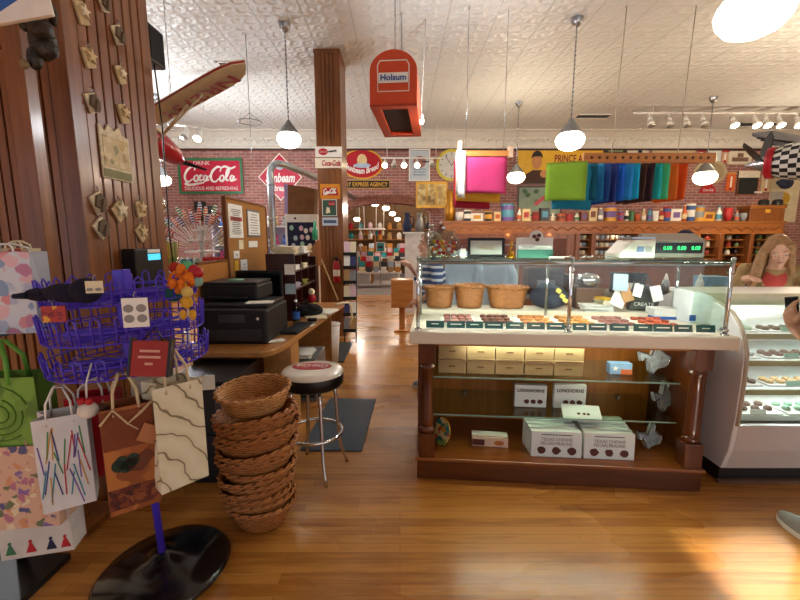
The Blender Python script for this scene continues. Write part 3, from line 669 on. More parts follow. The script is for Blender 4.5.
# toy truck on a wall bracket
p = PY(207, 213, 10.8)
t = thing('wall_bracket_shelf', 'small dark bracket shelf on the brick wall under the soda sign', 'shelf', (p.x, WY, p.z))
MB().box(-.35, .35, -.35, 0, -.03, 0).build('board', W_DARK, t); MB().box(-.25, -.22, -.25, 0, -.2, -.03).build('bracket', W_DARK, t); MB().box(.22, .25, -.25, 0, -.2, -.03).build('bracket', W_DARK, t)
t = thing('toy_truck', 'black toy truck on the bracket shelf under the soda sign', 'toy', (p.x-.05, WY-.18, p.z))
MB().box(-.26, .0, -.08, .08, .06, .3).build('cab', BLACK, t, bevel=.02); MB().box(0, .26, -.08, .08, .06, .18).build('bed', mat('dark_steel', '3e4042', .4, .3), t, bevel=.01)
for x in (-.16, .16):
    for y in (-.09, .07): MB().cyl((x, y, .06), (x, y+.02, .06), .06, n=14).build('wheel', DGREY, t)
# stovepipe, white photo case, plaque
SYp = 7.4
t = thing('stovepipe', 'bright silver stovepipe with an elbow in front of the red diamond sign', 'stovepipe', (PY(276, 300, SYp).x, SYp, 0))
zt = PY(276, 166, SYp).z; r_ = .06
MB().tube([(0, 0, .9), (0, 0, zt-.12), (.02, 0, zt-.04), (.07, 0, zt+.02), (.14, 0, zt+.045), (.22, .1, zt+.045), (.42, .6, zt), (.9, 1.9, zt-.12), (1.1, WY-SYp-.1, zt-.2)], r_, 16).build('pipe', mat('galvanised', 'b6c0c4', .3, .85, var=.2, vs=20), t)
for z in (1.3, 1.9, 2.5): MB().lathe([(r_, z), (r_+.012, z+.01), (r_+.012, z+.03), (r_, z+.04)], n=16).build('joint_collar', STEEL, t)
MB().lathe([(0, 0), (.22, 0), (.24, .1), (.24, .75), (.18, .88), (.07, .92), (0, .92)], n=20).build('stove_body', mat('stove_black', '1b1c1e', .6), t)
x0, x1, z0, z1 = rect(283, 214, 317, 258, 6.9)
t = thing('photo_case', 'white freezer style case with a dark front full of round pictures', 'display case', ((x0+x1)/2, 7.0, 0)); w = (x1-x0)/2
zh = PY(300, 222, 6.9).z
MB().box(-w, w, .02, .5, 0, z1).build('body', WHITE, t, bevel=.01); MB().box(-w+.03, w-.03, 0, .02, z0, zh).build('dark_front', NAVY, t)
MB().box(-w, w, -.01, .02, zh, z1).build('header', WHITE, t, bevel=.004)
MB().box(-w, -w+.035, -.01, .02, 0, zh).box(w-.035, w, -.01, .02, 0, zh).build('front_frame', WHITE, t)
MB().disc((-w*.35, -.012, (zh+z1)/2), .02, ax='y').build('button', BLACK, t)
q = [(rnd.uniform(-w+.1, w-.1), rnd.uniform(z0+.12, zh-.08)) for _ in range(60)]; keep = []
for a in q:
    if all((a[0]-b[0])**2+(a[1]-b[1])**2 > .0075 for b in keep): keep.append(a)
cl = [PAPER, mat('pale_pink', 'd9b8c4', .6), mat('pale_blue', 'a9bccb', .7), mat('mint', '9cc8b8', .3)]
for i, a in enumerate(keep[:18]): MB().prism(oval(a[0], a[1], .036, .045, 14), -.006, 0).build('round_picture', cl[i % 4], t)
p = PY(298, 214, 6.95)
t = thing('wooden_plaque', 'weathered brown wooden crate with mauve edge on the photo case', 'crate', (p.x, 7.05, p.z))
zz = PY(300, 184, 7).z-p.z
MB().prism([(-.2, 0), (.25, 0), (.28, zz*.86), (-.18, zz)], 0, .3, 'y').build('front_board', mat('old_board', '77502c', .8, var=.25, vs=8), t)
MB().prism([(-.26, .02), (-.2, 0), (-.18, zz), (-.24, zz+.02)], 0, .3, 'y').build('edge_board', mat('mauve', 'a08fb4', .7), t)
x0, x1, z0, z1 = rect(304, 240, 318, 266, 5.9)
t = thing('slanted_card_bin', 'slanted wooden card bin holding cards behind the desk', 'bin', ((x0+x1)/2, 5.9, 0))
MB().prism([(-.13, z0), (.1, z0), (.1, z1), (.0, z1-.12)], 0, .25, 'y').build('bin_body', wood('bin_oak', 'a2683a', '7a4a24'), t); MB().box(-.06, .06, .05, .2, 0, z0).build('post', W_DARK, t)
p = PY(309, 240, 5.85); p.z = z1
t = thing('soda_bottle', 'green glass bottle standing behind the slanted card bin', 'bottle', (p.x, 6.15, 1.35))
MB().box(-.1, .1, -.1, .1, -1.35, 0).build('plinth', W_DARK, t) if 0 else None
t.location = ((x0+x1)/2+.04, 6.02, z1)
MB().lathe([(0, 0), (.04, 0), (.042, .14), (.02, .2), (.016, .28), (0, .28)], n=12).build('glass_body', mat('bottle_green', '2f9a68', .15, coat=.5), t); MB().cyl((0, 0, .28), (0, 0, .3), .018).build('cap', WHITE, t)
for i in range(3):
    tag(MB().box(-.05, .05, -.004, .004, 0, .12).build('greeting_card', [PAPER, CREAM, PAPER, mat('pale_blue', 'a9bccb', .7), PAPER][i], None, ((x0+x1)/2-.1+.028*i, 5.893-.001*i, z0+.02+.06*i), (0, R(-50), 0)), 'small card, %s up the slanted wooden bin' % ('lowest', 'second', 'third', 'fourth', 'topmost')[i], 'card', 'cards on the slanted bin')
# broom handle and cane by the pillar
tag(MB().tube([PY(338, 300, 5.9)*1, PY(320, 256, 6.2)], .012).build('broom_handle', mat('pale_wood', 'b89a6a', .5), None), 'thin pale wooden broom handle leaning by the fluted mid pillar', 'broom handle')
p0 = Vector((D_.x-.1, D_.y-.25, TZ+.014))
tag(MB().tube([p0, p0+Vector((.06, .12, .01)), p0+Vector((.13, .2, -.0)), p0+Vector((.16, .22, -.06)), p0+Vector((.165, .22, -.2)), p0+Vector((.13, .2, -.3))], .014, 8).build('cane', CREAM, None), 'cream curved cane hooked over the far end of the oak desk', 'cane')
# fire extinguisher on the pillar
p = PY(338, 276, MPY-.08); t = thing('fire_extinguisher', 'red fire extinguisher hung on the lower mid pillar', 'fire extinguisher', (p.x-.02, MPY-.075, p.z-.1))
MB().lathe([(0, 0), (.05, 0), (.055, .02), (.055, .27), (.04, .32), (.018, .34), (0, .34)], n=18).build('cylinder', RED, t)
MB().lathe([(.0, .34), (.02, .34), (.02, .37), (0, .37)], n=10).build('valve', BLACK, t); MB().box(-.06, .02, -.012, .012, .37, .385).box(-.06, .02, -.01, .01, .395, .405).build('handle', BLACK, t)
MB().tube([(.02, 0, .36), (.07, -.01, .33), (.08, -.01, .2), (.065, -.01, .08)], .009).build('hose', BLACK, t); MB().lathe([(.0556, .1), (.0556, .2)], n=18).build('paper_label', PAPER, t); MB().box(-.03, .03, .055, .078, .1, .3).build('wall_bracket', STEEL, t)
# pamphlet rack on the right of the pillar
px_ = MPX1+.02
t = thing('pamphlet_rack', 'dark wire pamphlet rack standing right of the mid pillar', 'rack', (px_+.12, MPY-.35, 0))
for x in (-.09, .09): MB().tube([(x, -.1+0, 0), (x, .12, 1.5)], .01).build('upright', BLACK, t)
lvl = [.18, .42, .66, .9, 1.12, 1.32]
for z in lvl:
    y = -.1+.22*z/1.5
    MB().box(-.1, .1, y-.09, y-.005, z, z+.008).box(-.1, .1, y-.09, y-.082, z, z+.05).build('pocket', BLACK, t)
cc = [('grey', GREY), ('navy', mat('navy_print', '3a416e', .6)), ('cream', CREAM), ('tan', KRAFT), ('white', PAPER), ('pale pink', mat('pale_pink', 'd9b8c4', .6))]
for i, z in enumerate(lvl):
    for j in range(2):
        y = MPY-.45+.22*z/1.5
        nm, mm = cc[(i+j*3) % 6]
        tag(MB().cbox((0, 0, .105), (.088, .01, .19), (R(-8), 0, 0)).build('pamphlet', mm, None, (px_+.12-.047+.094*j, y-.045+.012*0, z+.009)), '%s pamphlet in the %s row of the wire rack, %s' % (nm, ('bottom', 'second', 'third', 'fourth', 'fifth', 'top')[i], ('aisle side' if j else 'pillar side')), 'pamphlet', 'pamphlets in the wire rack')
# wooden pedestal in the aisle
x0, x1, z0, z1 = rect(391, 280, 413, 308, 6.6)
t = thing('wooden_pedestal', 'square wooden block pedestal at the far end of the candy counter', 'pedestal', ((x0+x1)/2, 6.78, 0)); w = (x1-x0)/2
MB().box(-w, w, -w, w, z0, z1).build('block', W_GOLD, t, bevel=.008); MB().box(-.05, .05, -.05, .05, .03, z0).build('post', W_GOLD, t); MB().box(-.14, .14, -.14, .14, 0, .03).build('foot', W_GOLD, t, bevel=.004)
# ================================================================ left foreground
# ---- things on the near pillar
def ptag(px, py, w, h, kind, lb, rot=0):
    p = PX(px, py, LPX)
    t = thing('paper_ornament', lb, 'ornament', (LPX, p.y, p.z), R(90), 'paper ornaments pinned on the near pillar')
    m = MB(); c_, s_ = math.cos(rot), math.sin(rot)
    def q(x, z): return (x*c_-z*s_, x*s_+z*c_)
    m.prism([q(-w/2, -h/2), q(w/2, -h/2), q(w/2, h/2), q(-w/2, h/2)], -.014, 0); m.build('backing', [PARCH, PARCH2][kind % 2], t, bevel=.002)
    m = MB()
    if kind in (0, 2):
        pts = []
        for i in range(10):
            r_ = (.5 if i % 2 == 0 else .22)*min(w, h)*1.1; a = PI/2+2*PI*i/10; pts.append((r_*math.cos(a)+.006, r_*math.sin(a)+.012))
        m.prism(pts, -.03, -.015)
    else:
        m.prism([(-w*.45, -h*.2), (w*.4, -h*.35), (w*.5, h*.1), (w*.1, h*.5), (-w*.3, h*.35)], -.028, -.015)
        m.prism([(-w*.2, -h*.5), (w*.2, -h*.45), (w*.05, h*.2)], -.04, -.028)
    m.build('cut_figure', [PARCH2, mat('dried_dark', '6a5a48', .9), PARCH][kind % 3], t)
    m = MB()
    for i in range(3): m.box(-w*.3, w*.3*rnd.uniform(.4, 1), -.0305, -.03 if kind in (0, 2) else -.0285, -h*.1+i*.018, -h*.1+i*.018+.004)
    MB().tube([(0, -.005, h/2), (0, -.02, h/2+.02), (0, -.005, h/2+.035)], .003, 5).build('wire_hook', STEEL, t)
PARCH = mat('parchment', 'cdb68c', .85, var=.2, vs=30); PARCH2 = mat('parchment_pale', 'e0d2b4', .85, var=.25, vs=40)
tags = [(80, 13, .07, .11, 0, 'topmost left paper ornament on the near pillar', .35), (102, 3, .06, .09, 1, 'topmost right paper ornament cut by the frame edge', .4), (117, 35, .09, .1, 1, 'dark figured paper ornament below the top pair', .5),
        (87, 58, .075, .1, 2, 'paper star ornament left in the third row down the near pillar', .35), (119, 75, .06, .1, 0, 'narrow paper ornament beside the black loudspeaker pillar side', .4), (91, 103, .08, .1, 1, 'dark paper ornament just left above the parchment poster', .4),
        (122, 114, .07, .11, 2, 'pale paper ornament touching the top right of the parchment poster', .3), (97, 203, .09, .11, 1, 'left paper ornament in the row below the parchment poster', .5), (118, 211, .1, .1, 0, 'paper star ornament in the middle of the row below the poster', .7),
        (139, 209, .08, .1, 2, 'right paper ornament in the row below the parchment poster', .2), (100, 228, .09, .1, 1, 'lowest left paper ornament on the near pillar', .7), (140, 233, .08, .1, 2, 'lowest right paper ornament above the time clock', .7)]
for a in tags: ptag(*a)
p0, p1 = PX(97, 126, LPX), PX(131, 180, LPX)
t = thing('parchment_poster', 'large crowned parchment poster with a faded picture on the near pillar', 'poster', (LPX, (p0.y+p1.y)/2, (PX(114, 130, LPX).z+PX(114, 178, LPX).z)/2), R(90))
w, h = (p1.y-p0.y)/2, (PX(114, 126, LPX).z-PX(114, 177, LPX).z)/2
MB().prism([(-w, -h), (w, -h), (w, h*.75), (w*.55, h*.8), (w*.35, h*1.1), (0, h*.85), (-w*.4, h*1.05), (-w*.6, h*.75), (-w, h*.95)], -.008, 0).build('sheet', PARCH2, t)
MB().box(-w*.85, w*.85, -.011, -.008, -h*.55, h*.6).build('picture', floral('parch_print', 'c9b487', ['a58f5f', 'd8c8a0', '8f8a62', 'c2a46a'], 22, .6), t)
MB().box(-w*.95, w*.95, -.011, -.008, -h*.95, -h*.65).build('green_band', mat('olive_band', '8b8c66', .85), t)
p0, p1 = PX(120, 249, LPX), PX(153, 290, LPX)
t = thing('time_clock', 'black box time clock with a lit blue display on the near pillar', 'time clock', (LPX, (p0.y+p1.y)/2, p0.z), R(90)); w = (p1.y-p0.y)/2
zb = PX(140, 290, LPX).z-p0.z
MB().box(-w, w, -.09, 0, zb, 0).build('housing', BLACK, t, bevel=.01); MB().box(-w*.15, w*.75, -.094, -.09, -.075, -.035).build('display', emis('lcd', '48c4e6', 1.6), t)
MB().box(-w*.15, w*.75, -.093, -.09, -.028, -.006).build('plate', PAPER, t)
p0 = PY(163, 20, 2.9)
t = thing('loudspeaker', 'black loudspeaker box high on the far side of the near pillar', 'speaker', (-1.965, 3.09, PY(150, 58, 2.98).z)); hh = PY(150, 19, 2.98).z-t.location.z
MB().box(.0, .23, -.095, .1, 0, hh).build('cabinet', BLACK, t, bevel=.01); MB().box(.23, .234, -.08, .08, .02, hh-.02).build('grille', mat('grille_cloth', '1c1d1f', .9, bump=.4, bs=300), t)
for z in (.08, hh-.08): MB().cyl((.2, -.099, z), (.2, -.095, z), .012, n=10).build('screw', DGREY, t)
MB().tube([(.2, 0, 0), (.21, .02, -.4), (.19, .03, -1.2), (.2, .05, -1.7)], .006, 5).build('cable', BLACK, t)
# ---- post with rail, carved head, hanging sign
PYY = 2.02
xp = PY(31, 150, PYY).x
t = thing('display_post', 'upright reddish wooden post with a side rail in front of the near pillar', 'post', (xp, PYY, 0)); zt = PY(31, 28, PYY).z
MB().box(-.045, .045, -.035, .035, 0, zt).build('upright', W_PIL, t, bevel=.004)
zr = PY(10, 42, PYY).z
MB().cyl((-.9, 0, zr), (-.045, 0, zr), .028, n=12).build('rail', W_PIL, t); MB().box(-.14, .14, -.12, .12, 0, .04).build('foot', W_PIL, t, bevel=.004)
hd = PY(43, 42, PYY-.09)
t = thing('carved_head', 'dark gnarled carved animal head hung beside the wooden post', 'carving', hd)
m = MB(); M_CARV = mat('carved_dark', '2e251f', .5, var=.5, vs=30, bump=.8, bs=40)
m.ball((0, 0, .0), (.055, .05, .08)).ball((.02, -.03, .04), (.05, .05, .05)).ball((-.02, -.03, -.08), (.03, .03, .05)).ball((-.03, -.045, .06), (.028, .028, .04)).ball((.03, -.02, -.04), (.045, .04, .04)); m.build('head', M_CARV, t)
for x in (-.04, .05): MB().tube([(x, 0, .07), (x*1.5, -.01, .12), (x*1.3, -.02, .16)], [.016, .012, .004], 8).build('ear', M_CARV, t)
MB().ball((-.035, -.07, -.12), (.018, .018, .02)).build('muzzle', mat('carved_tan', '7d6746', .6), t)
a, b = PY(-30, 8, 1.7), PY(47, 8, 1.7)
t = thing('hanging_sign', 'white and blue hanging sign with a yellow stripe at top left', 'sign', ((a.x+b.x)/2, 1.72, PY(20, 18, 1.7).z), 0, rot=(0, R(-9), 0)); w = (b.x-a.x)/2
MB().box(-w, w, 0, .02, 0, .2).build('board', WHITE, t, bevel=.003)
MB().prism([(-w*.7, .2), (w*.2, .2), (w*.62, .16), (w*.4, .08), (-w*.5, .03)], -.003, 0).build('blue_field', mat('sign_blue', '2d62b0', .4), t)
MB().prism([(-w*.35, .065), (w*.0, .13), (w*.25, .2), (w*.05, .2), (-w*.3, .1)], -.006, -.003).build('yellow_stripe', YEL, t)
MB().tube([(0, .01, .2), (0, .01, .9)], .004, 5).build('hanging_wire', STEEL, t)
# ---- red airplane
t = thing('model_airplane', 'red and cream model airplane hung behind the near pillar', 'airplane', (-2.2, 3.45, 2.6))
o = t.location.copy()
def rel(*p): return Vector(p)-o
tail, n0, n1 = rel(-2.44, 3.15, 2.74), rel(-2.25, 3.9, 2.43), rel(-2.2, 4.06, 2.36)
MRED = mat('plane_red', 'a81524', .3, coat=.4); MCRM = mat('plane_cream', 'e3d3ac', .45)
MB().tube([tail, tail.lerp(n0, .35), tail.lerp(n0, .75), n0, n1, n1.lerp(n0, -.6)], [.06, .12, .13, .12, .09, .03], 18).build('fuselage', MRED, t)
m = MB(); ax = (n0-tail).normalized()
for s_ in (.25, .5, .75, 1): pass
m.tube([tail.lerp(n0, .2)+Vector((.13, -.03, .02)), tail.lerp(n0, .9)+Vector((.14, -.02, .03))], [.012, .016], 6); m.build('cream_stripe', MCRM, t)
m = MB(); m.prism([(-.05, -.16), (.05, -.16), (.035, .1), (0, .2), (-.035, .1)], 0, .012); cw = m.build('cowl_panel', BLACK, t, tail.lerp(n0, .93)+Vector((.06, -.13, -.06)), (R(-50), 0, R(20)))
MB().tube([n1+Vector((-.3, .1, .1)), n1+Vector((0, .1, -.03)), n1+Vector((.28, .05, -.12))], [.01, .03, .01], 6).build('propeller', BLACK, t)
tip = PY(245, 64, 3.0)-o; root = PY(146, 120, 3.55)-o
sp = (tip-root); chd = Vector((.45, .89, -.1)).normalized(); up = Vector((0, 0, 1))
N = 14; top = []; 
for i in range(N+1):
    k = i/N; c_ = .19*(1 if k < .72 else max(.05, math.sqrt(max(0, 1-((k-.72)/.28)**2))))
    q = root+sp*k; top.append((q-chd*c_*.35, q+chd*c_*.65))
vs = []
for a, b in top: vs += [a, b, a+Vector((0, 0, .03)), b+Vector((0, 0, .012))]
fs = []; ml = []
for i in range(N):
    b0 = i*4; b1 = b0+4
    for f in ((b0, b0+1, b1+1, b1), (b0+2, b1+2, b1+3, b0+3), (b0, b1, b1+2, b0+2), (b0+1, b0+3, b1+3, b1+1)): fs.append(f)
fs += [(0, 2, 3, 1), (N*4, N*4+1, N*4+3, N*4+2)]
MB().add(vs, fs).build('wing', MCRM, t)
m = MB(); m.tube([a+Vector((0, 0, .015)) for a, b in top], .007, 6); m.build('leading_edge', MRED, t)
lx = -sp.normalized(); lz = -(up-up.dot(lx)*lx).normalized(); ly = lz.cross(lx)
mid = root+sp*.5+chd*.05; rot = Matrix((lx, ly, lz)).transposed().to_euler()
lettering('NR273Y', sp.length*.74, .115, MRED, t, mid-Vector((0, 0, .014)), rot, .001, off=.02)
for k in (.42, .55): MB().tube([tail.lerp(n0, .8)+Vector((.12, 0, -.06)), root+sp*k+chd*.05-Vector((0, 0, .006))], .008, 6).build('wing_strut', MCRM, t)
for p in (root+sp*.3, tail.lerp(n0, .5)): MB().cyl(p, Vector((p.x, p.y, CEIL-o.z)), .003, n=4).build('hanging_wire', STEEL, t)
# ---- spinner rack
SX, SYY = -1.11, 1.68
t = thing('spinner_rack', 'purple wire spinner rack on a round black base', 'display rack', (SX, SYY, 0), rot=(0, R(-2.5), 0))
MB().lathe([(0, .012), (.285, .012), (.29, .02), (.27, .038), (.14, .06), (.06, .085), (.035, .11), (0, .11)], n=40).build('base', mat('base_black', '0e0e12', .18, coat=.5), t)
MB().cyl((0, 0, .1), (0, 0, 1.02), .016, n=14).build('pole', PURPLE, t)
MB().box(-.024, .024, -.024, .024, 1.0, 1.43).build('head_post', PURPLE, t, bevel=.003)
def tier(z, r_, n, lh):
    m = MB()
    for rr, zz in ((r_, z), (r_-.09, z), (r_, z+.045), (r_-.09, z+.045)): m.tube([(rr*math.cos(2*PI*k/40), rr*math.sin(2*PI*k/40), zz) for k in range(40)], .0038, 5, closed=True)
    for k in range(n):
        a = 2*PI*k/n; c_, s_ = math.cos(a), math.sin(a); tx, ty_ = -s_*.014, c_*.014
        m.tube([(.03*c_, .03*s_, z+.002), (r_*c_, r_*s_, z)], .0032, 5)
        m.tube([((r_)*c_-tx, r_*s_-ty_, z), (r_*1.03*c_-tx, r_*1.03*s_-ty_, z+lh), (r_*1.035*c_, r_*1.035*s_, z+lh+.014), (r_*1.03*c_+tx, r_*1.03*s_+ty_, z+lh), (r_*c_+tx, r_*s_+ty_, z)], .0036, 5)
    m.build('wire_tier', PURPLE, t)
    m = MB()
    for k in range(6):
        a = 2*PI*k/6+.3; m.cbox((.125*math.cos(a), .125*math.sin(a), z+.002), (.22, .006, .03), (0, 0, a))
    m.build('tier_brace', PURPLE, t)
tier(1.31, .27, 24, .085); tier(1.17, .285, 24, .09); tier(1.04, .29, 24, .07)
HOOKS = []
def hook(a, r_=.27, z=1.03):
    c_, s_ = math.cos(a), math.sin(a)
    MB().tube([(.1*c_, .1*s_, z+.02), (r_*c_, r_*s_, z+.01), ((r_+.03)*c_, (r_+.03)*s_, z+.03)], .005, 6).build('hook', PURPLE, t)
for a in (-118, -100, -75, -58, -36, -20, -150): hook(R(a))
# ---- gift bags
def gift_bag(lb, c, w, d, h, yaw, front, side, hm, hh, deco=None, group=None, tilt=0, cord=.004, hw=.5):
    t = thing('gift_bag', lb, 'gift bag', c, 0, group, rot=(0, R(tilt), R(yaw)))
    x, y = w/2, d/2; e = .004
    m = MB()
    m.quad([(-x, -y, 0), (x, -y, 0), (x, -y, h), (-x, -y, h)], 0); m.quad([(x, y, 0), (-x, y, 0), (-x, y, h), (x, y, h)], 0)
    m.quad([(-x, -y, 0), (-x, y, 0), (x, y, 0), (x, -y, 0)], 1)
    for s_ in (-1, 1):
        g = x*s_; i_ = (x-.03)*s_
        m.quad([(g, -y, 0), (g, 0, .05), (g, y, 0)], 1)
        m.quad([(g, -y, 0), (g, -y, h), (i_, 0, h), (g, 0, .05)], 1); m.quad([(g, y, 0), (g, 0, .05), (i_, 0, h), (g, y, h)], 1)
    o = m.build('paper_body', [front, side], t, fix=False)
    md = o.modifiers.new('thick', 'SOLIDIFY'); md.thickness = .003; md.offset = 0
    for s_ in (-1, 1):
        yy = y*s_
        MB().tube([(-x*hw, yy, h-.03), (-x*hw*.9, yy*.8, h+hh*.5), (-x*hw*.35, yy*.25, h+hh), (x*hw*.35, yy*.25, h+hh), (x*hw*.9, yy*.8, h+hh*.5), (x*hw, yy, h-.03)], cord, 6).build('handle', hm, t)
    if deco: deco(t, x, y, h)
    return t
def place(px, py0, py1, Y):
    a, b = PY(px, py0, Y), PY(px, py1, Y); return (b.x, Y, b.z), a.z-b.z
GREENB = floral('green_swirl', '5a8222', ['6c962e', '4c701c', '628a28'], 16, .7)
def d_green(t, x, y, h):
    m = MB()
    for k, r_ in enumerate((.11, .085, .06, .035)):
        m.tube([(r_*math.cos(a)+.01, -y-.003, h*.48+r_*math.sin(a)) for a in [R(20+k*60+i*18) for i in range(17)]], .0035, 5)
    m.build('embossed_swirl', mat('green_dark', '55801f', .6), t)
c, h = place(12, 374, 441, 1.5); gift_bag('bright green gift bag with a swirl and ribbon handles', c, .3, .1, h, 6, GREENB, mat('green_plain', '557d22', .6), mat('green_ribbon', '5f9a34', .5), .13, d_green, cord=.009, hw=.4)
FL1 = floral('floral_peach', 'caa289', ['7a5a96', 'd8c6a4', 'a8677f', '5f6a4a', 'caa289', '4a4a78', 'c98a60'], 30, .55)
c, h = place(26, 441, 520, 1.49); gift_bag('large floral gift bag with purple flowers under the green bag', c, .32, .1, h, 8, FL1, mat('peach', 'c79f86', .7), mat('peach', 'c79f86', .7), .03)
c, h = place(46, 502, 546, 1.52)
def d_dance(t, x, y, h):
    for i, (xx, cc) in enumerate(((-.09, GREEN), (-.02, RED), (.05, NAVY), (.1, RED))):
        m = MB(); m.prism([(xx-.018, .02), (xx+.018, .02), (xx+.004, .06), (xx-.004, .06)], -y-.004, -y-.001); m.prism(oval(xx, .068, .006, .007, 10), -y-.004, -y-.001); m.build('printed_dancer', cc, t)
gift_bag('low white gift bag printed with small dancing figures', c, .25, .1, h, 14, mat('bag_white', 'c9c2ba', .7), mat('bag_white_side', 'cfc8bf', .7), WHITE, .03, d_dance)
def d_dash(t, x, y, h):
    cs = [mat('dash_'+k, k, .6) for k in ('b83a3a', '3a8a9a', 'c9953a', '7a5aa8', '4a8a4a', '3a4a8a')]
    r2 = random.Random(5); m = MB()
    for k in range(6):
        for i in range(4):
            xx, zz = r2.uniform(-x*.85, x*.85), r2.uniform(.07, h-.09); L = r2.uniform(.09, .15); an = r2.uniform(-.22, .22)
            m.cbox((xx, -y-.002, zz), (.004, .002, L), (0, an, 0), k)
    m.build('dash_pattern', cs, t)
c, h = place(73, 412, 500, 1.42); gift_bag('white gift bag printed with scattered coloured dashes', c, .155, .1, h, 32, mat('bag_white2', 'd9d8d6', .65), mat('bag_white3', 'c9c9d0', .65), WHITE, .1, d_dash)
t = gift_bag('small red gift bag half hidden behind the brown leaf bag', Vector(place(103, 382, 470, 1.56)[0]), .17, .09, .34, 20, RED, mat('red_dark', '8c1620', .6), WHITE, .06)
t = thing('bell_charm', 'white padded charm with a red bow hung by the dashed bag', 'charm', PY(88, 410, 1.36))
MB().ball((0, 0, 0), (.034, .03, .03), 16, 10).build('body', mat('felt_white', 'd8d0c4', .9, bump=.3), t); MB().ball((-.014, -.005, .035), .014).ball((.012, -.005, .035), .014).build('bow', RED, t)
MB().tube([(0, 0, .04), (-.002, .01, .1), (0, .04, .16)], .003, 5).build('cord', WHITE, t)
LEATH = floral('brown_leaf_paper', 'a8622a', ['8a4a1e', 'b87234', '9c5424'], 12, .75)
def d_leaf(t, x, y, h):
    f = -y-.004
    MB().box(-x*.98, x*.98, f, -y-.001, h*.62, h*.97).build('flap_panel', mat('rust', '7d3c18', .6, var=.3), t)
    MB().box(-x*.98, x*.98, f, -y-.001, .02, .1).build('lower_band', floral('rust_print', '5c2316', ['7a3a1c', '3f1a12', '8a4a24'], 40, .6), t)
    m = MB()
    for k in range(5): m.prism(oval(-x*.4+k*.012-.01, .19+.012*math.sin(k*2.), .02, .024, 12), f-.001, -y-.001)
    m.build('printed_green_leaf', mat('leaf_dark', '24382a', .7), t)
    m = MB(); m.prism([(-.01, .16), (.03, .15), (.075, .2), (.05, .23), (.02, .21), (-.015, .21)], f-.001, -y-.001); m.build('printed_brown_leaf', mat('leaf_brown', '6b3a20', .7), t)
    m = MB(); m.prism([(.02, h-.13), (.07, h-.16), (.1, h-.1), (.05, h-.07)], f-.014, f-.008); m.build('paper_tag', mat('tag_tan', 'b4754a', .7), t)
    m = MB(); m.tube([(-x, f-.006, h-.05), (-x*.5, f-.008, h+.0), (0, f-.01, h-.06), (x*.5, f-.008, h-.03), (x, f-.006, h+.005)], .005, 6); m.tube([(0, f-.01, h-.06), (.03, f-.012, h-.09)], .003, 5); m.build('raffia_cord', mat('raffia', 'cbb28a', .8), t)
c, h = place(136, 402, 502, 1.42); gift_bag('brown and orange gift bag with a leaf and raffia cord', c, .16, .1, h, 36, LEATH, mat('side_brown', '3f2014', .6), mat('rope', 'd0bd96', .8), .11, d_leaf, cord=.0055)
t = thing('feather_tag', 'small red bag of loose trim between the two front bags', 'charm', PY(104, 398, 1.5)) if 0 else None
def zigzag():
    m, nt, b = _new('cream_zigzag'); v = _coord(nt, (1, 1, 1))
    w_ = _n(nt, 'ShaderNodeTexWave', Scale=6, Distortion=6, Detail=2); w_.bands_direction = 'DIAGONAL'; w_.inputs['Detail Scale'].default_value = 1.2; nt.links.new(v, w_.inputs['Vector'])
    cc = _ramp(nt, w_.outputs['Fac'], [(.008, hx('85775a')), (.035, hx('d9cfae')), (1, hx('e3dbc0'))]); nt.links.new(cc, b.inputs['Base Color']); b.inputs['Roughness'].default_value = .65; return m
ZZ = zigzag()
c, h = place(180, 380, 478, 1.48); gift_bag('tall cream gift bag with brown zigzag lines', c, .17, .13, h, 48, ZZ, ZZ, mat('rope', 'd0bd96', .8), .12, None, cord=.005)
t = gift_bag('pale grey gift bag with dark bows behind the cream bag', Vector(place(160, 370, 440, 1.6)[0]), .15, .08, .3, 25, floral('bow_print', 'bdb6a8', ['2d2d38', 'bdb6a8', 'bdb6a8'], 16, .4), OFFW, CREAM, .05)
c, h = place(150, 342, 376, 1.3)
t = thing('red_gift_pouch', 'small red card pouch with black sides hung on the spinner', 'gift pouch', c, R(12), rot=(R(-12), R(5), R(12)))
MB().box(-.055, .055, -.02, .02, 0, h).build('pouch_body', mat('pouch_red', '9c2a22', .6), t, bevel=.002); MB().box(-.063, -.055, -.021, .021, -.002, h+.01).build('side_band', BLACK, t); MB().box(.055, .063, -.021, .021, -.002, h+.01).build('side_band', BLACK, t)
m = MB()
for k, (ww, zz) in enumerate(((.03, .72), (.034, .55), (.012, .36))): m.box(-ww, ww, -.0225, -.02, h*zz-.004, h*zz+.004)
m.build('printed_mark', mat('pouch_print', 'd9a08c', .6), t)
MB().tube([(-.03, 0, h), (0, .01, h+.05), (.03, 0, h)], .003, 5).build('cord', BLACK, t)
# glass shelf stand with floral bags at the far left
t = thing('glass_shelf_stand', 'glass shelf on a black upright at the far left edge', 'display stand', (-1.72, 1.62, 0))
zs_ = PY(20, 331, 1.6).z
MB().box(-.35, .14, -.14, .14, zs_-.012, zs_).build('glass_shelf', mat('shelf_glass', '8fa6a8', .1, trans=.6), t); MB().cyl((-.1, .1, 0), (-.1, .1, zs_-.012), .02).build('upright', BLACK, t); MB().box(-.3, .1, -.12, .14, 0, .03).build('foot', BLACK, t)
FL2 = floral('floral_blue', 'c9cfd8', ['b87a98', 'a9b4cc', 'd8b0b8', '7f98b8', '8a9a7a', 'c9cfd8', 'd08a90'], 20, .6)
c, h = place(18, 252, 331, 1.6); c = (c[0], 1.6, zs_+.001); gift_bag('pale floral gift bag standing on the glass shelf', c, .22, .1, h, 10, FL2, mat('pale_side', 'b8bcc4', .7), WHITE, .03)
FL3 = floral('floral_red', 'd8c09c', ['b84a3a', 'd8c09c', 'd8c09c', 'c98a6a'], 26, .5)
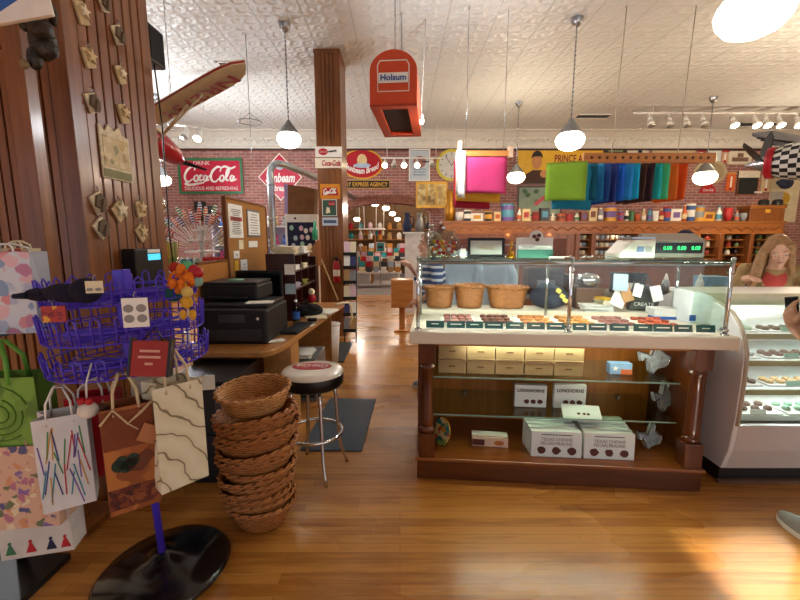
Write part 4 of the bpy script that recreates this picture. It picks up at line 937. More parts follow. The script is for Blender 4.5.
c, h = place(34, 252, 331, 1.74); gift_bag('cream gift bag with red flowers behind the pale floral bag', (c[0]+.0, 1.72, zs_+.001), .13, .06, h*.95, 10, FL3, CREAM, CREAM, .03)
c, h = place(4, 226, 300, 1.73); gift_bag('light green gift bag with ribbon handles at the left edge', (c[0]-.06, 1.72, zs_+.001), .12, .06, h+.08, 0, mat('lime', 'a8b86a', .6), mat('lime', 'a8b86a', .6), mat('lime_ribbon', '9cae5c', .6), .06)
# goods in the spinner tiers
t = thing('fuzzy_glove', 'dark navy fuzzy glove lying along the top tier of the spinner', 'glove', (SX-.11, SYY-.26, 1.335), R(-12))
m = MB(); m.ball((.04, 0, .03), (.1, .05, .035), 16, 9).ball((-.09, -.0, .02), (.06, .035, .024)).ball((.12, .0, .04), (.05, .05, .045)); m.build('palm', mat('navy_fuzz', '11122a', .95, bump=1, bs=120), t)
for k in range(3): MB().tube([(-.1, -.03+.025*k, .02), (-.16, -.035+.03*k, .016)], [.013, .009], 8).build('finger', mat('navy_fuzz', '11122a', .95), t)
def card(px, py0, py1, Y, w, lb, mm, marks=0, yaw=15):
    c, h = place(px, py0, py1, Y); t = thing('hanging_card', lb, 'card', c, R(yaw))
    MB().box(-w/2, w/2, -.003, .003, 0, h).build('card_sheet', mm, t); MB().tube([(0, 0, h), (0, -.005, h+.012), (0, .01, h+.02)], .002, 5).build('wire_hook', STEEL, t)
    for k in range(marks): MB().prism(oval((-.25+.5*(k % 2))*w, h*(.3+.35*(k//2)), w*.2, h*.14, 12), -.005, -.003).build('printed_photo', mat('photo_grey', '8e8a86', .6), t)
    return t
card(137, 298, 327, 1.3, .075, 'white card with small grey pictures in the middle of the spinner', PAPER, 4)
card(55, 306, 322, 1.36, .07, 'red and yellow printed card low left in the spinner', floral('card_print', 'a8342a', ['d8a03a', 'a8342a', '7a2430'], 40, .5))
card(95, 281, 293, 1.34, .05, 'small cream ticket on the spinner top tier', CREAM, 2)
card(187, 378, 391, 1.75, .06, 'plain small white hang tag behind the cream zigzag bag', PAPER)
card(204, 376, 390, 1.85, .1, 'wide white price tag left of the wicker baskets', OFFW)
# felt flowers and doll
t = thing('felt_flower_bunch', 'bunch of orange felt pompoms hung at the right of the spinner', 'soft toy', PY(182, 279, 1.62))
m = MB(); r2 = random.Random(3); OR = mat('felt_orange', 'e0781e', .9, bump=.5, bs=90)
for k in range(26): a = r2.uniform(0, 2*PI); rr = .048*math.sqrt(r2.random()); m.ball((rr*math.cos(a), r2.uniform(-.03, .01), rr*math.sin(a)), .016, 8, 6)
m.build('orange_pompom', OR, t)
for (x, z, cc) in ((.045, .035, RED), (.06, .025, RED), (.02, .052, mat('felt_green', '5fae7a', .9)), (.055, -.01, mat('felt_teal', '7fa8a0', .9)), (-.03, .045, mat('felt_red', 'a82a1a', .9)), (-.045, -.06, mat('felt_dkteal', '1d5a5a', .9))):
    MB().ball((x, .01, z), .024 if z > -.05 else .035, 10, 7).build('felt_ball', cc, t)
MB().tube([(0, .02, -.03), (-.02, .04, -.08), (-.12, .0, -.03)], .004, 5).build('hanging_loop', mat('felt_green', '5fae7a', .9), t)
t = thing('felt_doll', 'yellow felt doll dangling below the orange pompoms', 'soft toy', PY(187, 302, 1.58)); FY = mat('felt_yellow', 'd6a332', .9, bump=.3)
MB().ball((0, 0, 0), (.024, .018, .028)).build('body', FY, t); MB().ball((.004, 0, .04), .022).build('head', mat('felt_pale', 'd8bc6a', .9), t)
for x in (-.014, .024): MB().ball((x, -.01, -.05), (.014, .012, .021)).build('foot', FY, t); MB().tube([(x*.6, 0, -.02), (x, -.005, -.04)], .007, 6).build('leg', mat('felt_purple', '4a3470', .9), t)
MB().tube([(0, 0, .06), (-.01, .02, .09)], .003, 5).build('cord', FY, t)
# ---- black cabinet under the desk end
t = thing('file_cabinet', 'black steel filing cabinet at the near end of the desk', 'cabinet', (-1.27, 2.62, 0))
MB().box(-.2, .22, -.24, .24, 0, .68).build('body', mat('cab_black', '101012', .4), t, bevel=.006)
for z in (.04, .36): MB().box(-.18, .2, -.255, -.24, z, z+.29).build('drawer', mat('cab_black2', '161618', .35), t, bevel=.004)
MB().box(.12, .2, -.262, -.255, .02, .66).build('grey_trim', mat('trim_grey', '4a4b4e', .4), t)
# ---- bar stool
p = PZ(313, 372, .69); p.y -= .01; t = thing('bar_stool', 'chrome bar stool with a white red-lettered round seat', 'stool', (p.x, p.y, 0)); t.scale = (1.05, 1.05, 1.04)
MB().lathe([(0, .585), (.175, .585), (.19, .6), (.192, .66), (.185, .672)], n=36).build('seat_side', mat('stool_black', '121214', .35), t)
MB().lathe([(.19, .664), (.192, .672), (.18, .686), (.13, .693), (0, .695)], n=36).build('seat_top', mat('stool_white', 'e6dfd0', .25, coat=.4, var=.03), t)
MB().prism(oval(-.01, .03, .125, .068, 30), .6945, .6965, 'z').build('red_oval', RED, t, rot=(0, 0, 0))
lettering('Coca-Cola', .2, .058, WHITE, t, (-.01, .03, .6965), (0, 0, R(176)), .001, shear=.3, off=.02)
RG = .175
m = MB(); m.tube([(RG*math.cos(2*PI*k/36), RG*math.sin(2*PI*k/36), .27) for k in range(36)], .011, 8, closed=True); m.build('foot_ring', CHROME, t)
for k in range(4):
    a = R(-62+90*k); c_, s_ = math.cos(a), math.sin(a)
    MB().tube([(r_*c_, r_*s_, z) for r_, z in ((.13, .59), (.145, .5), (.155, .3), (.17, .14), (.2, .05), (.215, .0))], .0115, 8).build('leg', CHROME, t)
# ---- stack of wicker baskets
WK = wicker('wicker', 'b9783c', '8c5022', '44220e'); WK2 = wicker('wicker_pale', 'd39a5a', 'a56a34', '5a3216')
def basket(name, lb, c, a, b, h, mats=None, rot=(0, 0, 0), taper=.72, group=None, n=56, rows=8):
    mt = mats or WK; t = thing(name, lb, 'basket', c, 0, group, rot=rot); m = MB()
    pr = []
    for i in range(rows+1):
        k = i/rows; pr.append((taper+(1-taper)*(k**.8), k*h))
    def ring(s_, z, off, ph):
        return [((a*s_+off+.0045*(1 if (j//2+ph) % 2 else -1))*math.cos(2*PI*j/n), (b*s_+off+.0045*(1 if (j//2+ph) % 2 else -1))*math.sin(2*PI*j/n), z) for j in range(n)]
    vs = []; fs = []
    rings = [ring(s_, z, 0, i) for i, (s_, z) in enumerate(pr)]+[ring(s_, max(z, .012), -.012, i) for i, (s_, z) in reversed(list(enumerate(pr)))]
    for r_ in rings: vs += r_
    for i in range(len(rings)-1):
        for j in range(n): fs.append((i*n+j, i*n+(j+1) % n, (i+1)*n+(j+1) % n, (i+1)*n+j))
    fs.append(tuple(range(n))[::-1]); fs.append(tuple(range((len(rings)-1)*n, len(rings)*n)))
    m.add(vs, fs, 0, True); m.build('woven_body', mt, t)
    m = MB(); N = 60
    for s_ in (0, PI): m.tube([((a+.007*math.cos(10*2*PI*k/N+s_))*math.cos(2*PI*k/N), (b+.007*math.cos(10*2*PI*k/N+s_))*math.sin(2*PI*k/N), h+.007*math.sin(10*2*PI*k/N+s_)) for k in range(N)], .0095, 6, closed=True)
    m.build('braided_rim', mt, t); return t
p = PZ(258, 522, 0); bp = Vector((p.x+.015, p.y, 0)); ordn = ['bottom', 'second', 'third', 'fourth', 'fifth', 'sixth', 'seventh', 'eighth', 'ninth', 'tenth', 'eleventh', 'twelfth', 'thirteenth', 'fourteenth', 'fifteenth']
src = None
for i in range(15):
    rot = (R(rnd.uniform(-2.5, 2.5)+(-3 if i % 3 == 1 else 0)), R(-6+rnd.uniform(-4, 4)), R(rnd.uniform(-15, 15)))
    if i == 0: rot = (0, 0, 0)
    loc = bp+Vector((rnd.uniform(-.012, .012)+.002*i, rnd.uniform(-.01, .01), (.002+.037*i))); lb = 'brown oval wicker basket, %s from the floor in the leaning stack' % (ordn[i] if i else 'the very lowest')
    if i == 0: src = freeze(basket('wicker_basket', 'brown oval wicker basket at the very bottom of the leaning stack', loc, .212, .18, .14, rot=rot, taper=.6, group='wicker baskets stacked on the floor')); src.scale = (.86, .86, 1)
    else:
        lb = 'brown oval wicker basket, %s up from the floor in the leaning stack' % ordn[i] if i < 14 else 'brown oval wicker basket at the top of the leaning stack, under the tilted one'
        s_ = 1.0-.0*i; dup(src, loc, rot, lb, scale=(.86+.01*i,)*2+(1,))
basket('wicker_basket', 'loose shallow wicker basket resting tilted on top of the leaning stack', bp+Vector((.015, -.015, .672)), .18, .15, .115, WK2, (R(7), R(-3), R(10)), .74)
# ================================================================ back wall signs, hanging goods, back bar, room behind the arch
SW = WY-.001
def strokes(parent, lines, w, h, m, loc=(0, 0, 0), r=.02, name='script_lettering', W0=10, H0=4):
    mb = MB()
    for ln in lines:
        pts = [((x/W0-.5)*w, 0, (z/H0-.5)*h) for x, z in ln]
        # Catmull smoothing
        P = [Vector(p) for p in pts]; sm = []
        for i in range(len(P)-1):
            a, b, c, d = P[max(0, i-1)], P[i], P[i+1], P[min(len(P)-1, i+2)]
            for k in range(4):
                q = k/4; sm.append(.5*((2*b)+(c-a)*q+(2*a-5*b+4*c-d)*q*q+(-a+3*b-3*c+d)*q**3))
        sm.append(P[-1]); n = len(sm)
        mb.tube(sm, [r*(.55+.6*math.sin(PI*i/(n-1))) for i in range(n)], 6)
    mb.M = None; o = mb.build(name, m, parent, loc); o.scale = (1, .15, 1); return o
SCRIPT = [[(2.2, 2.9), (2.3, 3.5), (1.7, 3.6), (.9, 2.9), (.45, 1.9), (.55, 1.0), (1.1, .75), (1.8, 1.3)],
          [(2.45, 2.0), (2.1, 1.6), (2.1, 1.0), (2.5, .9), (2.8, 1.4), (2.7, 1.9), (2.45, 2.0)], [(3.6, 1.8), (3.3, 2.0), (3.0, 1.5), (3.1, .95), (3.6, 1.2)],
          [(4.3, 1.9), (3.95, 1.9), (3.75, 1.3), (3.95, .9), (4.3, 1.3), (4.4, 1.9), (4.35, 1.0), (4.7, 1.2)], [(4.65, 1.75), (5.0, 1.8)],
          [(6.7, 2.7), (6.9, 3.4), (6.3, 3.6), (5.5, 2.9), (5.05, 1.9), (5.2, .95), (5.8, .75), (6.4, 1.3)], [(6.9, 3.3), (7.6, 3.7), (8.6, 3.3), (9.5, 3.7)],
          [(7.0, 2.0), (6.65, 1.6), (6.65, 1.0), (7.05, .9), (7.35, 1.4), (7.25, 1.9), (7.0, 2.0)], [(7.6, 1.1), (8.2, 2.4), (8.3, 3.1), (8.0, 2.9), (7.75, 1.8), (7.8, 1.0), (8.2, 1.1)],
          [(9.0, 1.9), (8.65, 1.9), (8.45, 1.3), (8.65, .9), (9.0, 1.3), (9.1, 1.9), (9.05, 1.0), (9.6, 1.3)], [(1.1, .75), (.4, .3), (1.4, .15), (2.6, .35), (3.8, .6)]]
def wsign(name, lb, px0, py0, px1, py1, m, border=None, bw=.05, Y=SW, th=.03, cat='sign'):
    x0, x1, z0, z1 = rect(px0, py0, px1, py1, Y-th)
    t = thing(name, lb, cat, ((x0+x1)/2, Y, (z0+z1)/2)); w, h = (x1-x0)/2, (z1-z0)/2
    MB().box(-w, w, -th, 0, -h, h).build('board', m, t)
    if border: MB().box(-w, w, -th-.012, -th, h-bw, h).box(-w, w, -th-.012, -th, -h, -h+bw).box(-w, -w+bw, -th-.012, -th, -h+bw, h-bw).box(w-bw, w, -th-.012, -th, -h+bw, h-bw).build('border', border, t)
    return t, w, h, -th-.003
MAG = mat('soda_red', 'b81638', .35, var=.05)
t, w, h, f = wsign('soda_sign', 'large red soda sign with white script and green border on the brick wall', 177, 158, 244, 194, MAG, GREEN, .07)
strokes(t, SCRIPT, w*1.75, h*1.15, WHITE, (0, f-.004, h*.05), .03)
lettering('DRINK', w*.5, h*.2, WHITE, t, (-w*.25, f, h*.72)); lettering('DELICIOUS AND REFRESHING', w*1.65, h*.2, WHITE, t, (0, f, -h*.68), off=.01)
# diamond sign
x0, x1, z0, z1 = rect(257, 153, 303, 201, SW-.03); t = thing('bread_sign', 'red diamond bread sign behind the silver stovepipe', 'sign', ((x0+x1)/2, SW, (z0+z1)/2)); w, h = (x1-x0)/2, (z1-z0)/2
MB().prism([(0, -h), (w, 0), (0, h), (-w, 0)], -.03, 0).build('board', MAG, t)
for s_ in (-1, 1):
    for q in (-1, 1): MB().prism([(s_*w, 0), (0, q*h), (0, q*h*.95), (s_*w*.95, 0)], -.036, -.03).build('border', PAPER, t)
lettering('Sunbeam', w*1.35, h*.4, WHITE, t, (0, -.034, -h*.02), rot=(R(90), R(0), 0), shear=.3, off=.03)
lettering('bread', w*.6, h*.26, WHITE, t, (0, -.034, -h*.45), shear=.2, off=.03)
MB().prism(oval(.0, h*.5, w*.2, h*.2, 20), -.034, -.03).build('pale_blue_spot', mat('pale_blue', 'a9bccb', .7), t)
# oval bread sign
x0, x1, z0, z1 = rect(341, 149, 383, 179, SW-.03); t = thing('bread_sign', 'red oval bread sign with yellow rim right of the mid pillar', 'sign', ((x0+x1)/2, SW, (z0+z1)/2)); w, h = (x1-x0)/2, (z1-z0)/2
MB().prism(oval(0, 0, w, h, 40), -.03, 0).build('rim', YEL, t); MB().prism(oval(0, 0, w*.94, h*.92, 40), -.036, -.03).build('face', RED, t)
o = lettering('Sunbeam Bread', w*1.6, h*.42, WHITE, t, (0, -.04, -h*.45), shear=.1, off=.03)
for v in o.data.vertices: v.co.y += .42*v.co.x**2/w
MB().prism(oval(0, h*.25, w*.24, h*.42, 24), -.04, -.036).build('cream_spot', mat('sign_cream', 'e3c68e', .5), t); MB().prism(oval(0, h*-.1, w*.42, h*.16, 24), -.043, -.04).build('pale_blue_spot', mat('pale_blue', 'a9bccb', .7), t)
t, w, h, f = wsign('agency_sign', 'long black agency sign with gold capitals under the oval bread sign', 330, 180, 390, 188.5, BLACK, GOLD, .015)
lettering('RAILWAY EXPRESS AGENCY', w*1.85, h*1.0, GOLD, t, (0, f, 0), off=.02)
# little signs on the mid pillar
PYF = MPY-.005
PW = (MPX0+MPX1)/2
t, w, h, f = wsign('soda_sign', 'white sign with a red oval at the top of the pillar stack of signs', 315, 146.5, 342, 157, WHITE, None, Y=PYF, th=.02)
MB().prism(oval(-w*.4, 0, w*.35, h*.65, 20), f-.004, f).build('red_oval', RED, t); MB().tube([(0, f, 0), (w*.6, f, h*.2)], .012, 5).build('black_arrow', BLACK, t); lettering('Coca-Cola', w*.5, h*.4, WHITE, t, (-w*.4, f-.005, 0), shear=.3)
t, w, h, f = wsign('soda_sign', 'white sign with red soda script, second down the mid pillar', 315, 158, 342, 168, mat('warm_white', 'ece2cc', .4), None, Y=PYF, th=.02)
lettering('Coca-Cola', w*1.4, h*1.2, RED, t, (w*.2, f, 0), shear=.3, off=.03)
t, w, h, f = wsign('soda_sign', 'orange and red soda sign, third down the mid pillar', 320, 184, 340, 199, mat('orange_yellow', 'd88a26', .4), None, Y=PYF, th=.02)
MB().prism([(-w*.85, -h*.5), (w*.85, -h*.5), (w*.7, h*.5), (-w*.7, h*.5)], f-.004, f).build('red_panel', RED, t); strokes(t, SCRIPT, w*1.4, h*.85, WHITE, (0, f-.008, 0), .009)
t, w, h, f = wsign('soda_poster', 'green poster with a small red soda panel low on the mid pillar', 322, 199.5, 337, 216, mat('poster_green', '3a5a46', .5), PAPER, .008, Y=PYF, th=.015)
MB().box(-w*.1, w*.75, f-.004, f, h*.25, h*.75).build('red_panel', RED, t); lettering('Coca-Cola', w*.75, h*.25, WHITE, t, (w*.32, f-.005, h*.5), shear=.3); MB().prism([(-w*.5, -h*.7), (w*.1, -h*.6), (-.0, -h*.0), (-w*.4, h*.1)], f-.003, f).build('printed_figure', CREAM, t)
t, w, h, f = wsign('number_plate', 'white car number plate lowest on the mid pillar', 322, 217.5, 338, 225.5, mat('plate_white', 'c9ced4', .4), None, Y=PYF, th=.01)
lettering('ROADS', w*1.6, h*.7, NAVY, t, (0, f, 0)) if 0 else MB().box(-w*.8, w*.8, f-.003, f, -h*.4, h*.35).build('raised_band', mat('plate_blue', '4a5f78', .4), t)
# posters, clock and frames right of the arch
t, w, h, f = wsign('wall_poster', 'pale blue poster with a red brown pan picture beside the clock', 409, 149, 430, 181, mat('poster_blue', 'b9c2c8', .5), WHITE, .03)
MB().prism(oval(-.0, h*.2, w*.6, w*.55, 24), f-.004, f).build('printed_pan', mat('pan_brown', '9c6a62', .5), t); MB().box(w*.2, w*.9, f-.006, f-.004, h*.17, h*.24).build('pan_handle', NAVY, t)
for k in range(3): MB().box(-w*.6, w*.6, f-.004, f, -h*(.25+.18*k)-.015, -h*(.25+.18*k)+.012).build('printed_line', mat('ink_blue', '7d90a8', .6), t)
x0, x1, z0, z1 = rect(439, 149, 464, 181, SW-.05); t = thing('wall_clock', 'round yellow rimmed wall clock behind the pink cloth', 'clock', ((x0+x1)/2, SW, (z0+z1)/2)); w = (z1-z0)/2
MB().prism(oval(0, 0, w, w, 40), -.05, 0).build('rim', mat('clock_yellow', 'c9b83c', .4), t); MB().prism(oval(0, 0, w*.82, w*.82, 40), -.056, -.05).build('dial', mat('clock_face', 'c9c8c4', .4), t)
m = MB()
for k in range(12): a = 2*PI*k/12; m.cbox((w*.7*math.sin(a), -.058, w*.7*math.cos(a)), (.015, .004, .07), (0, a, 0))
m.build('hour_mark', BLACK, t); MB().cbox((.06, -.062, .08), (.018, .004, .22), (0, .6, 0)).build('hour_hand', BLACK, t); MB().cbox((-.08, -.066, .1), (.014, .004, .32), (0, -.6, 0)).build('minute_hand', BLACK, t)
t, w, h, f = wsign('framed_triptych', 'gilt framed picture of three tan panels below the clock', 416, 181.5, 447, 208, GOLD, None, th=.05, cat='picture')
for k in range(3): MB().box(-w*.9+k*w*.62, -w*.9+k*w*.62+w*.54, f-.004, f, -h*.8, h*.8).build('panel', floral('tan_print', 'c9ad6a', ['b0905a', 'd8c48c', '9a7a4a'], 9, .6), t)
MB().lathe([(0, -.4), (.12, -.38), (.14, -.1), (.07, .1), (.1, .3), (.05, .35), (0, .36)], n=14).build('gilt_vase', mat('gilt', 'b07a22', .35, .5), None, (PY(450, 205, 10.1).x, 10.1, PY(600, 221, 9.7).z+.401)); o = bpy.context.scene.objects['gilt_vase']; tag(o, 'tall gilt vase standing at the left end of the back bar top', 'vase')
t, w, h, f = wsign('framed_sign', 'small green framed sign above the pink cloth', 479, 145, 494.5, 156, mat('sign_pale', 'c9ccc4', .5), GREEN, .03); MB().prism([(-w*.5, -h*.2), (0, h*.3), (w*.5, -h*.2)], f-.004, f).build('black_mark', BLACK, t)
t, w, h, f = wsign('tobacco_sign', 'yellow tobacco sign with a dark suited man and dark red capitals', 517, 147, 602, 184, YEL, W_DARK, .03)
o = lettering('PRINCE ALBERT', w*1.05, h*.42, mat('sign_darkred', '7a1c14', .4), t, (w*.4, f, h*.38), off=.02)
MB().prism([(-w*.85, -h*.95), (-w*.15, -h*.95), (-w*.22, -h*.45), (-w*.42, -h*.25), (-w*.62, -h*.25), (-w*.8, -h*.5)], f-.004, f).build('printed_suit', mat('suit_brown', '4a2a1a', .6), t)
MB().prism(oval(-w*.53, h*.2, w*.11, h*.4, 24), f-.008, f-.004).build('printed_face', mat('print_skin', 'c98a56', .6), t)
MB().prism(arcpts(-w*.53, h*.38, w*.13, h*.42, 0, 180, 14)+[(-w*.6, h*.48), (-w*.45, h*.5)], f-.012, f-.008).build('printed_hair', mat('print_black', '1c1412', .6), t)
MB().prism(oval(-w*.35, -h*.45, w*.1, h*.2, 16), f-.012, f-.008).build('printed_hand', mat('print_skin', 'c98a56', .6), t)
t, w, h, f = wsign('framed_picture', 'framed parrot and flowers picture under the tobacco sign', 518, 186, 561, 216, mat('print_sage', '8fa08a', .6), W_DARK, .04, cat='picture')
MB().prism([(-w*.3, -h*.2), (w*.1, h*.3), (w*.35, h*.5), (w*.2, h*.1), (-w*.1, -h*.3)], f-.004, f).build('printed_bird', RED, t)
for k in range(7): MB().prism(oval(w*rnd.uniform(-.8, .8), h*rnd.uniform(-.8, .8), .07, .06, 10), f-.003, f).build('printed_leaf', mat('leaf_print', '4a6a4a', .6), t)
t, w, h, f = wsign('shop_sign', 'dark green sign behind the wooden peg board', 604, 145, 627, 157, mat('dk_green', '1e2c22', .5), None); MB().box(-w*.6, w*.6, f-.004, f, -h*.1, h*.15).build('printed_line', mat('sage', '8a9a70', .6), t)
t, w, h, f = wsign('shop_sign', 'tall white sign with a dark emblem behind the wooden peg board', 626, 138, 648, 160, mat('sign_cream2', 'd9cfb8', .5), None); MB().box(w*.1, w*.45, f-.004, f, -h*.5, h*.2).build('printed_emblem', NAVY, t)
t, w, h, f = wsign('shop_sign', 'long cream sign strip above the orange cloth', 653, 150.5, 695, 157, mat('sign_cream3', 'c9b48a', .5), None); MB().box(-w*.8, w*.8, f-.004, f, -h*.2, h*.2).build('printed_line', mat('ink_grey', '8d8580', .8), t)
t, w, h, f = wsign('framed_picture', 'small red framed picture near the far right pendant', 698, 151, 704, 156, PAPER, RED, .03, cat='picture')
x0, x1, z0, z1 = rect(695, 160, 726, 184, SW-.04); t = thing('round_sign', 'large round grey sign behind the far right pendant lamp', 'sign', ((x0+x1)/2, SW, (z0+z1)/2)); w = (x1-x0)/2
MB().prism(oval(0, 0, w, (z1-z0)/2, 32), -.04, 0).build('disc', mat('sign_beige', 'b3a180', .5), t); MB().prism(oval(0, 0, w*.8, (z1-z0)*.4, 32), -.045, -.04).build('inner_disc', mat('sign_beige2', 'a08c6c', .5), t)
t, w, h, f = wsign('shop_sign', 'tall white sign strip crossing the round grey sign', 708, 149, 719, 176, mat('sign_pale', 'c9ccc4', .5), None)
x0, x1, z0, z1 = rect(701, 184, 716, 193, SW-.04); t = thing('soda_button_sign', 'red arched soda sign under the far right pendant lamp', 'sign', ((x0+x1)/2, SW, (z0+z1)/2)); w, h = (x1-x0)/2, (z1-z0)/2
MB().prism(arcpts(0, -h, w, h*2, 0, 180, 16), -.03, 0).build('board', RED, t); lettering('Coca-Cola', w*1.3, h*.6, WHITE, t, (0, -.034, -h*.3), shear=.3, off=.02)
def thermo(px0, py0, px1, py1, m1, m2, lb):
    t, w, h, f = wsign('thermometer_sign', lb, px0, py0, px1, py1, m1, None); MB().prism(arcpts(0, h*.85, w*1.25, h*.3, 0, 180, 14), f-.01, f+.03).build('cap', m2, t); MB().box(-.02, .02, f-.008, f, -h*.7, h*.6).build('tube', PAPER, t); MB().ball((0, f-.005, -h*.75), .035).build('bulb', RED, t)
thermo(728, 173, 734, 191, ORANGE, mat('cap_tan', 'c98a4a', .5), 'orange thermometer sign left of the blackboard')
thermo(763, 172, 770, 192, mat('thermo_cream', 'd0b48c', .5), RED, 'cream thermometer sign with red cap right of the blackboard')
thermo(722.5, 151, 727.5, 163, mat('thermo_tan', 'c9a080', .5), RED, 'small red capped thermometer sign beside the cream wall sign')
t, w, h, f = wsign('menu_sign', 'blackboard with a white header on the far right wall', 739, 171, 757, 195, mat('slate', '20221f', .7), W_BAR, .02); MB().box(-w, w, f-.01, f, h*.45, h).build('header', mat('hdr', 'd9cdb8', .5), t); MB().box(w*.7, w*1.4, f-.02, f, -h*.85, -h*.7).build('chalk_ledge', WHITE, t)
t, w, h, f = wsign('shop_sign', 'cream wall sign left of the checkered airplane nose', 729.5, 151, 751, 164, mat('sign_cream2', 'd9cfb8', .5), None)
for k, (zz, ww) in enumerate(((.35, .25), (-.3, .7))): MB().box(-w*ww, w*ww, f-.004, f, h*zz-.05, h*zz+.05).build('printed_line', mat('ink_brown', '7a5a48', .7), t)
t, w, h, f = wsign('wall_poster', 'tall pale poster panel under the checkered airplane', 774, 166, 795, 222, mat('poster_cream', 'd2c4a0', .6), None); MB().prism(oval(0, -h*.15, w*.4, h*.22, 18), f-.004, f).build('printed_jug', mat('jug_gold', 'b8902f', .5), t); MB().box(-w, -w*.1, f-.006, f, -h, h*.1).build('grey_strip', mat('strip_grey', 'a09a90', .6), t)
t = thing('baseball_hat', 'dark blue cap hanging in front of the pale poster panel', 'hat', PY(786, 183, 10.4)); MB().ball((0, 0, 0), (.17, .12, .15), 16, 8).build('crown', mat('cap_navy', '23283c', .8), t); MB().prism(oval(-.12, -.0, .17, .08, 16), -.1, -.04).build('brim', mat('cap_navy', '23283c', .8), t); MB().tube([(0, 0, .15), (0, 0, .5), (0, WY-10.43, .5)], .01, 5).build('hook', STEEL, t)
# ---- hanging orange bread box sign
Yh = 4.4
x0, x1, z0, z1 = rect(369, 49, 417, 105, Yh); t = thing('bread_box_sign', 'orange bread loaf shaped hanging sign with an open dark underside', 'sign', ((x0+x1)/2, Yh, z0), R(-5)); w, H = (x1-x0)/2, z1-z0
HO = mat('bread_orange', 'd0461a', .3, coat=.5, var=.08); L = 1.25
rr = w; ar = [(w*math.cos(PI*i/18), H-w*.85+w*.85*math.sin(PI*i/18)) for i in range(19)]
outl = [(-w, 0), (w, 0)]+ar
MB().prism(outl, 0, .03).build('front_panel', HO, t, bevel=.004)
m = MB(); n = len(outl); inn = [(x*.95, .03+z*.965) for x, z in outl]
m.add([(x, .03, z) for x, z in outl]+[(x, L, z) for x, z in outl], [(i, (i+1) % n, n+(i+1) % n, n+i) for i in range(1, n)]+[tuple(range(n, 2*n))]); m.build('loaf_shell', HO, t)
m = MB(); fw = .1
m.box(-w, -w+fw, 0, L, -.012, .012).box(w-fw, w, 0, L, -.012, .012).box(-w+fw, w-fw, 0, fw, -.012, .012).box(-w+fw, w-fw, L-fw, L, -.012, .012); m.build('underside_frame', mat('bread_rust', 'a83a1c', .4), t)
MB().box(-w+fw, w-fw, fw, L-fw, .03, .04).build('dark_inset', mat('inset_dark', '1a0f0c', .6), t)
MB().box(-w*.62, w*.62, -.004, 0, H*.42-.01, H*.42+w*.36).build('name_panel', PAPER, t); lettering('Holsum', w*1.08, w*.25, mat('bread_blue', '1f4f9a', .4), t, (0, -.006, H*.42+w*.17), off=.03)
xx = w*.66; m = MB(); m.tube([(-xx, -.002, H*.25), (-xx, -.002, H*.72), (-xx*.85, -.002, H*.8), (xx*.85, -.002, H*.8), (xx, -.002, H*.72), (xx, -.002, H*.25)], .006, 5, closed=True); m.build('white_outline', PAPER, t)
for y in (.2, L-.2): MB().cyl((0, y, H-.02), (0, y, CEIL-z0), .006, n=5).build('hanging_rod', STEEL, t)
# ---- coloured cloths on two racks
def cloth(lb, p0, p1, zt, zb, m, group=None, wav=.012, ph=0, fold=True):
    p0, p1 = Vector(p0), Vector(p1); d = p1-p0; nrm = Vector((d.y, -d.x, 0)).normalized(); nu, nv = 10, 10; vs = []
    for side in ((0, 1) if fold else (0,)):
        for j in range(nv+1):
            k = j/nv; zz = zt-(zt-zb)*k*(1 if side == 0 else .93)
            for i in range(nu+1):
                u = i/nu; q = p0+d*u; o_ = wav*math.sin(u*9+ph)*(.2+k)+.006*math.sin(k*6+ph*2)+(.018*(1-side*2) if fold else 0)*min(1, k*5)
                vs.append((q.x+nrm.x*o_, q.y+nrm.y*o_, zz+.012*math.sin(u*3+ph)*k))
    fs = []; S = (nu+1)*(nv+1)
    for s_ in range(2 if fold else 1):
        for j in range(nv):
            for i in range(nu): a = s_*S+j*(nu+1)+i; fs.append((a, a+1, a+nu+2, a+nu+1))
    if fold: fs += [(i, S+i, S+i+1, i+1) for i in range(nu)]
    mb = MB(); mb.add(vs, fs, 0, True); c = (p0+p1)/2; mb.v = [(x-c.x, y-c.y, z-zb) for x, y, z in mb.v]
    o = mb.build('hanging_cloth', m, None, (c.x, c.y, zb), fix=False); md = o.modifiers.new('thick', 'SOLIDIFY'); md.thickness = .004
    return tag(o, lb, 'cloth', group)
def felt(k): return mat('felt_'+k, k, .85, var=.06, bump=.1, bs=150)
YB = 5.3
a, b = PY(461, 155, YB), PY(508, 158, YB)
t = thing('cloth_rack', 'short hanging wooden bar that carries the pink cloth', 'rack', ((a.x+b.x)/2, YB, a.z)); w = (b.x-a.x)/2
MB().box(-w, w, -.03, .03, -.02, .05).build('bar', W_GOLD, t, bevel=.005); MB().box(-w-.05, -w, -.06, .06, -.05, .16).build('end_block', mat('end_pale', 'c9a888', .6), t); MB().box(w, w+.05, -.05, .05, -.04, .1).build('end_block', mat('end_pale', 'c9a888', .6), t)
for x in (-w*.8, w*.8): MB().cyl((x, 0, .05), (x, 0, CEIL-a.z), .0035, n=5).build('hanging_cord', STEEL, t)
def hz(y, Y): return PY(480, y, Y).z
cloth('bright pink cloth hanging in front on the short rack', PY(464, 160, YB-.06), PY(507, 160, YB-.06), hz(157, YB-.06), hz(194, YB-.06), felt('bf3468'), ph=.5)
cloth('yellow cloth showing below the pink cloth', PY(456, 165, YB+.06), PY(501, 165, YB+.06), hz(159, YB+.06), hz(202, YB+.06), felt('dca02c'), ph=1.5)
cloth('red cloth lowest behind the yellow cloth', PY(454, 165, YB+.16), PY(491, 165, YB+.2), hz(159, YB+.16), hz(208, YB+.16), felt('a81a30'), ph=2.5)
cloth('white twisted cloth at the left edge of the pink cloth', PY(456, 160, YB-.16), PY(466, 160, YB-.12), hz(150, YB-.16), hz(197, YB-.16), felt('e6dfd6'), wav=.03, ph=2)
YP = 5.3
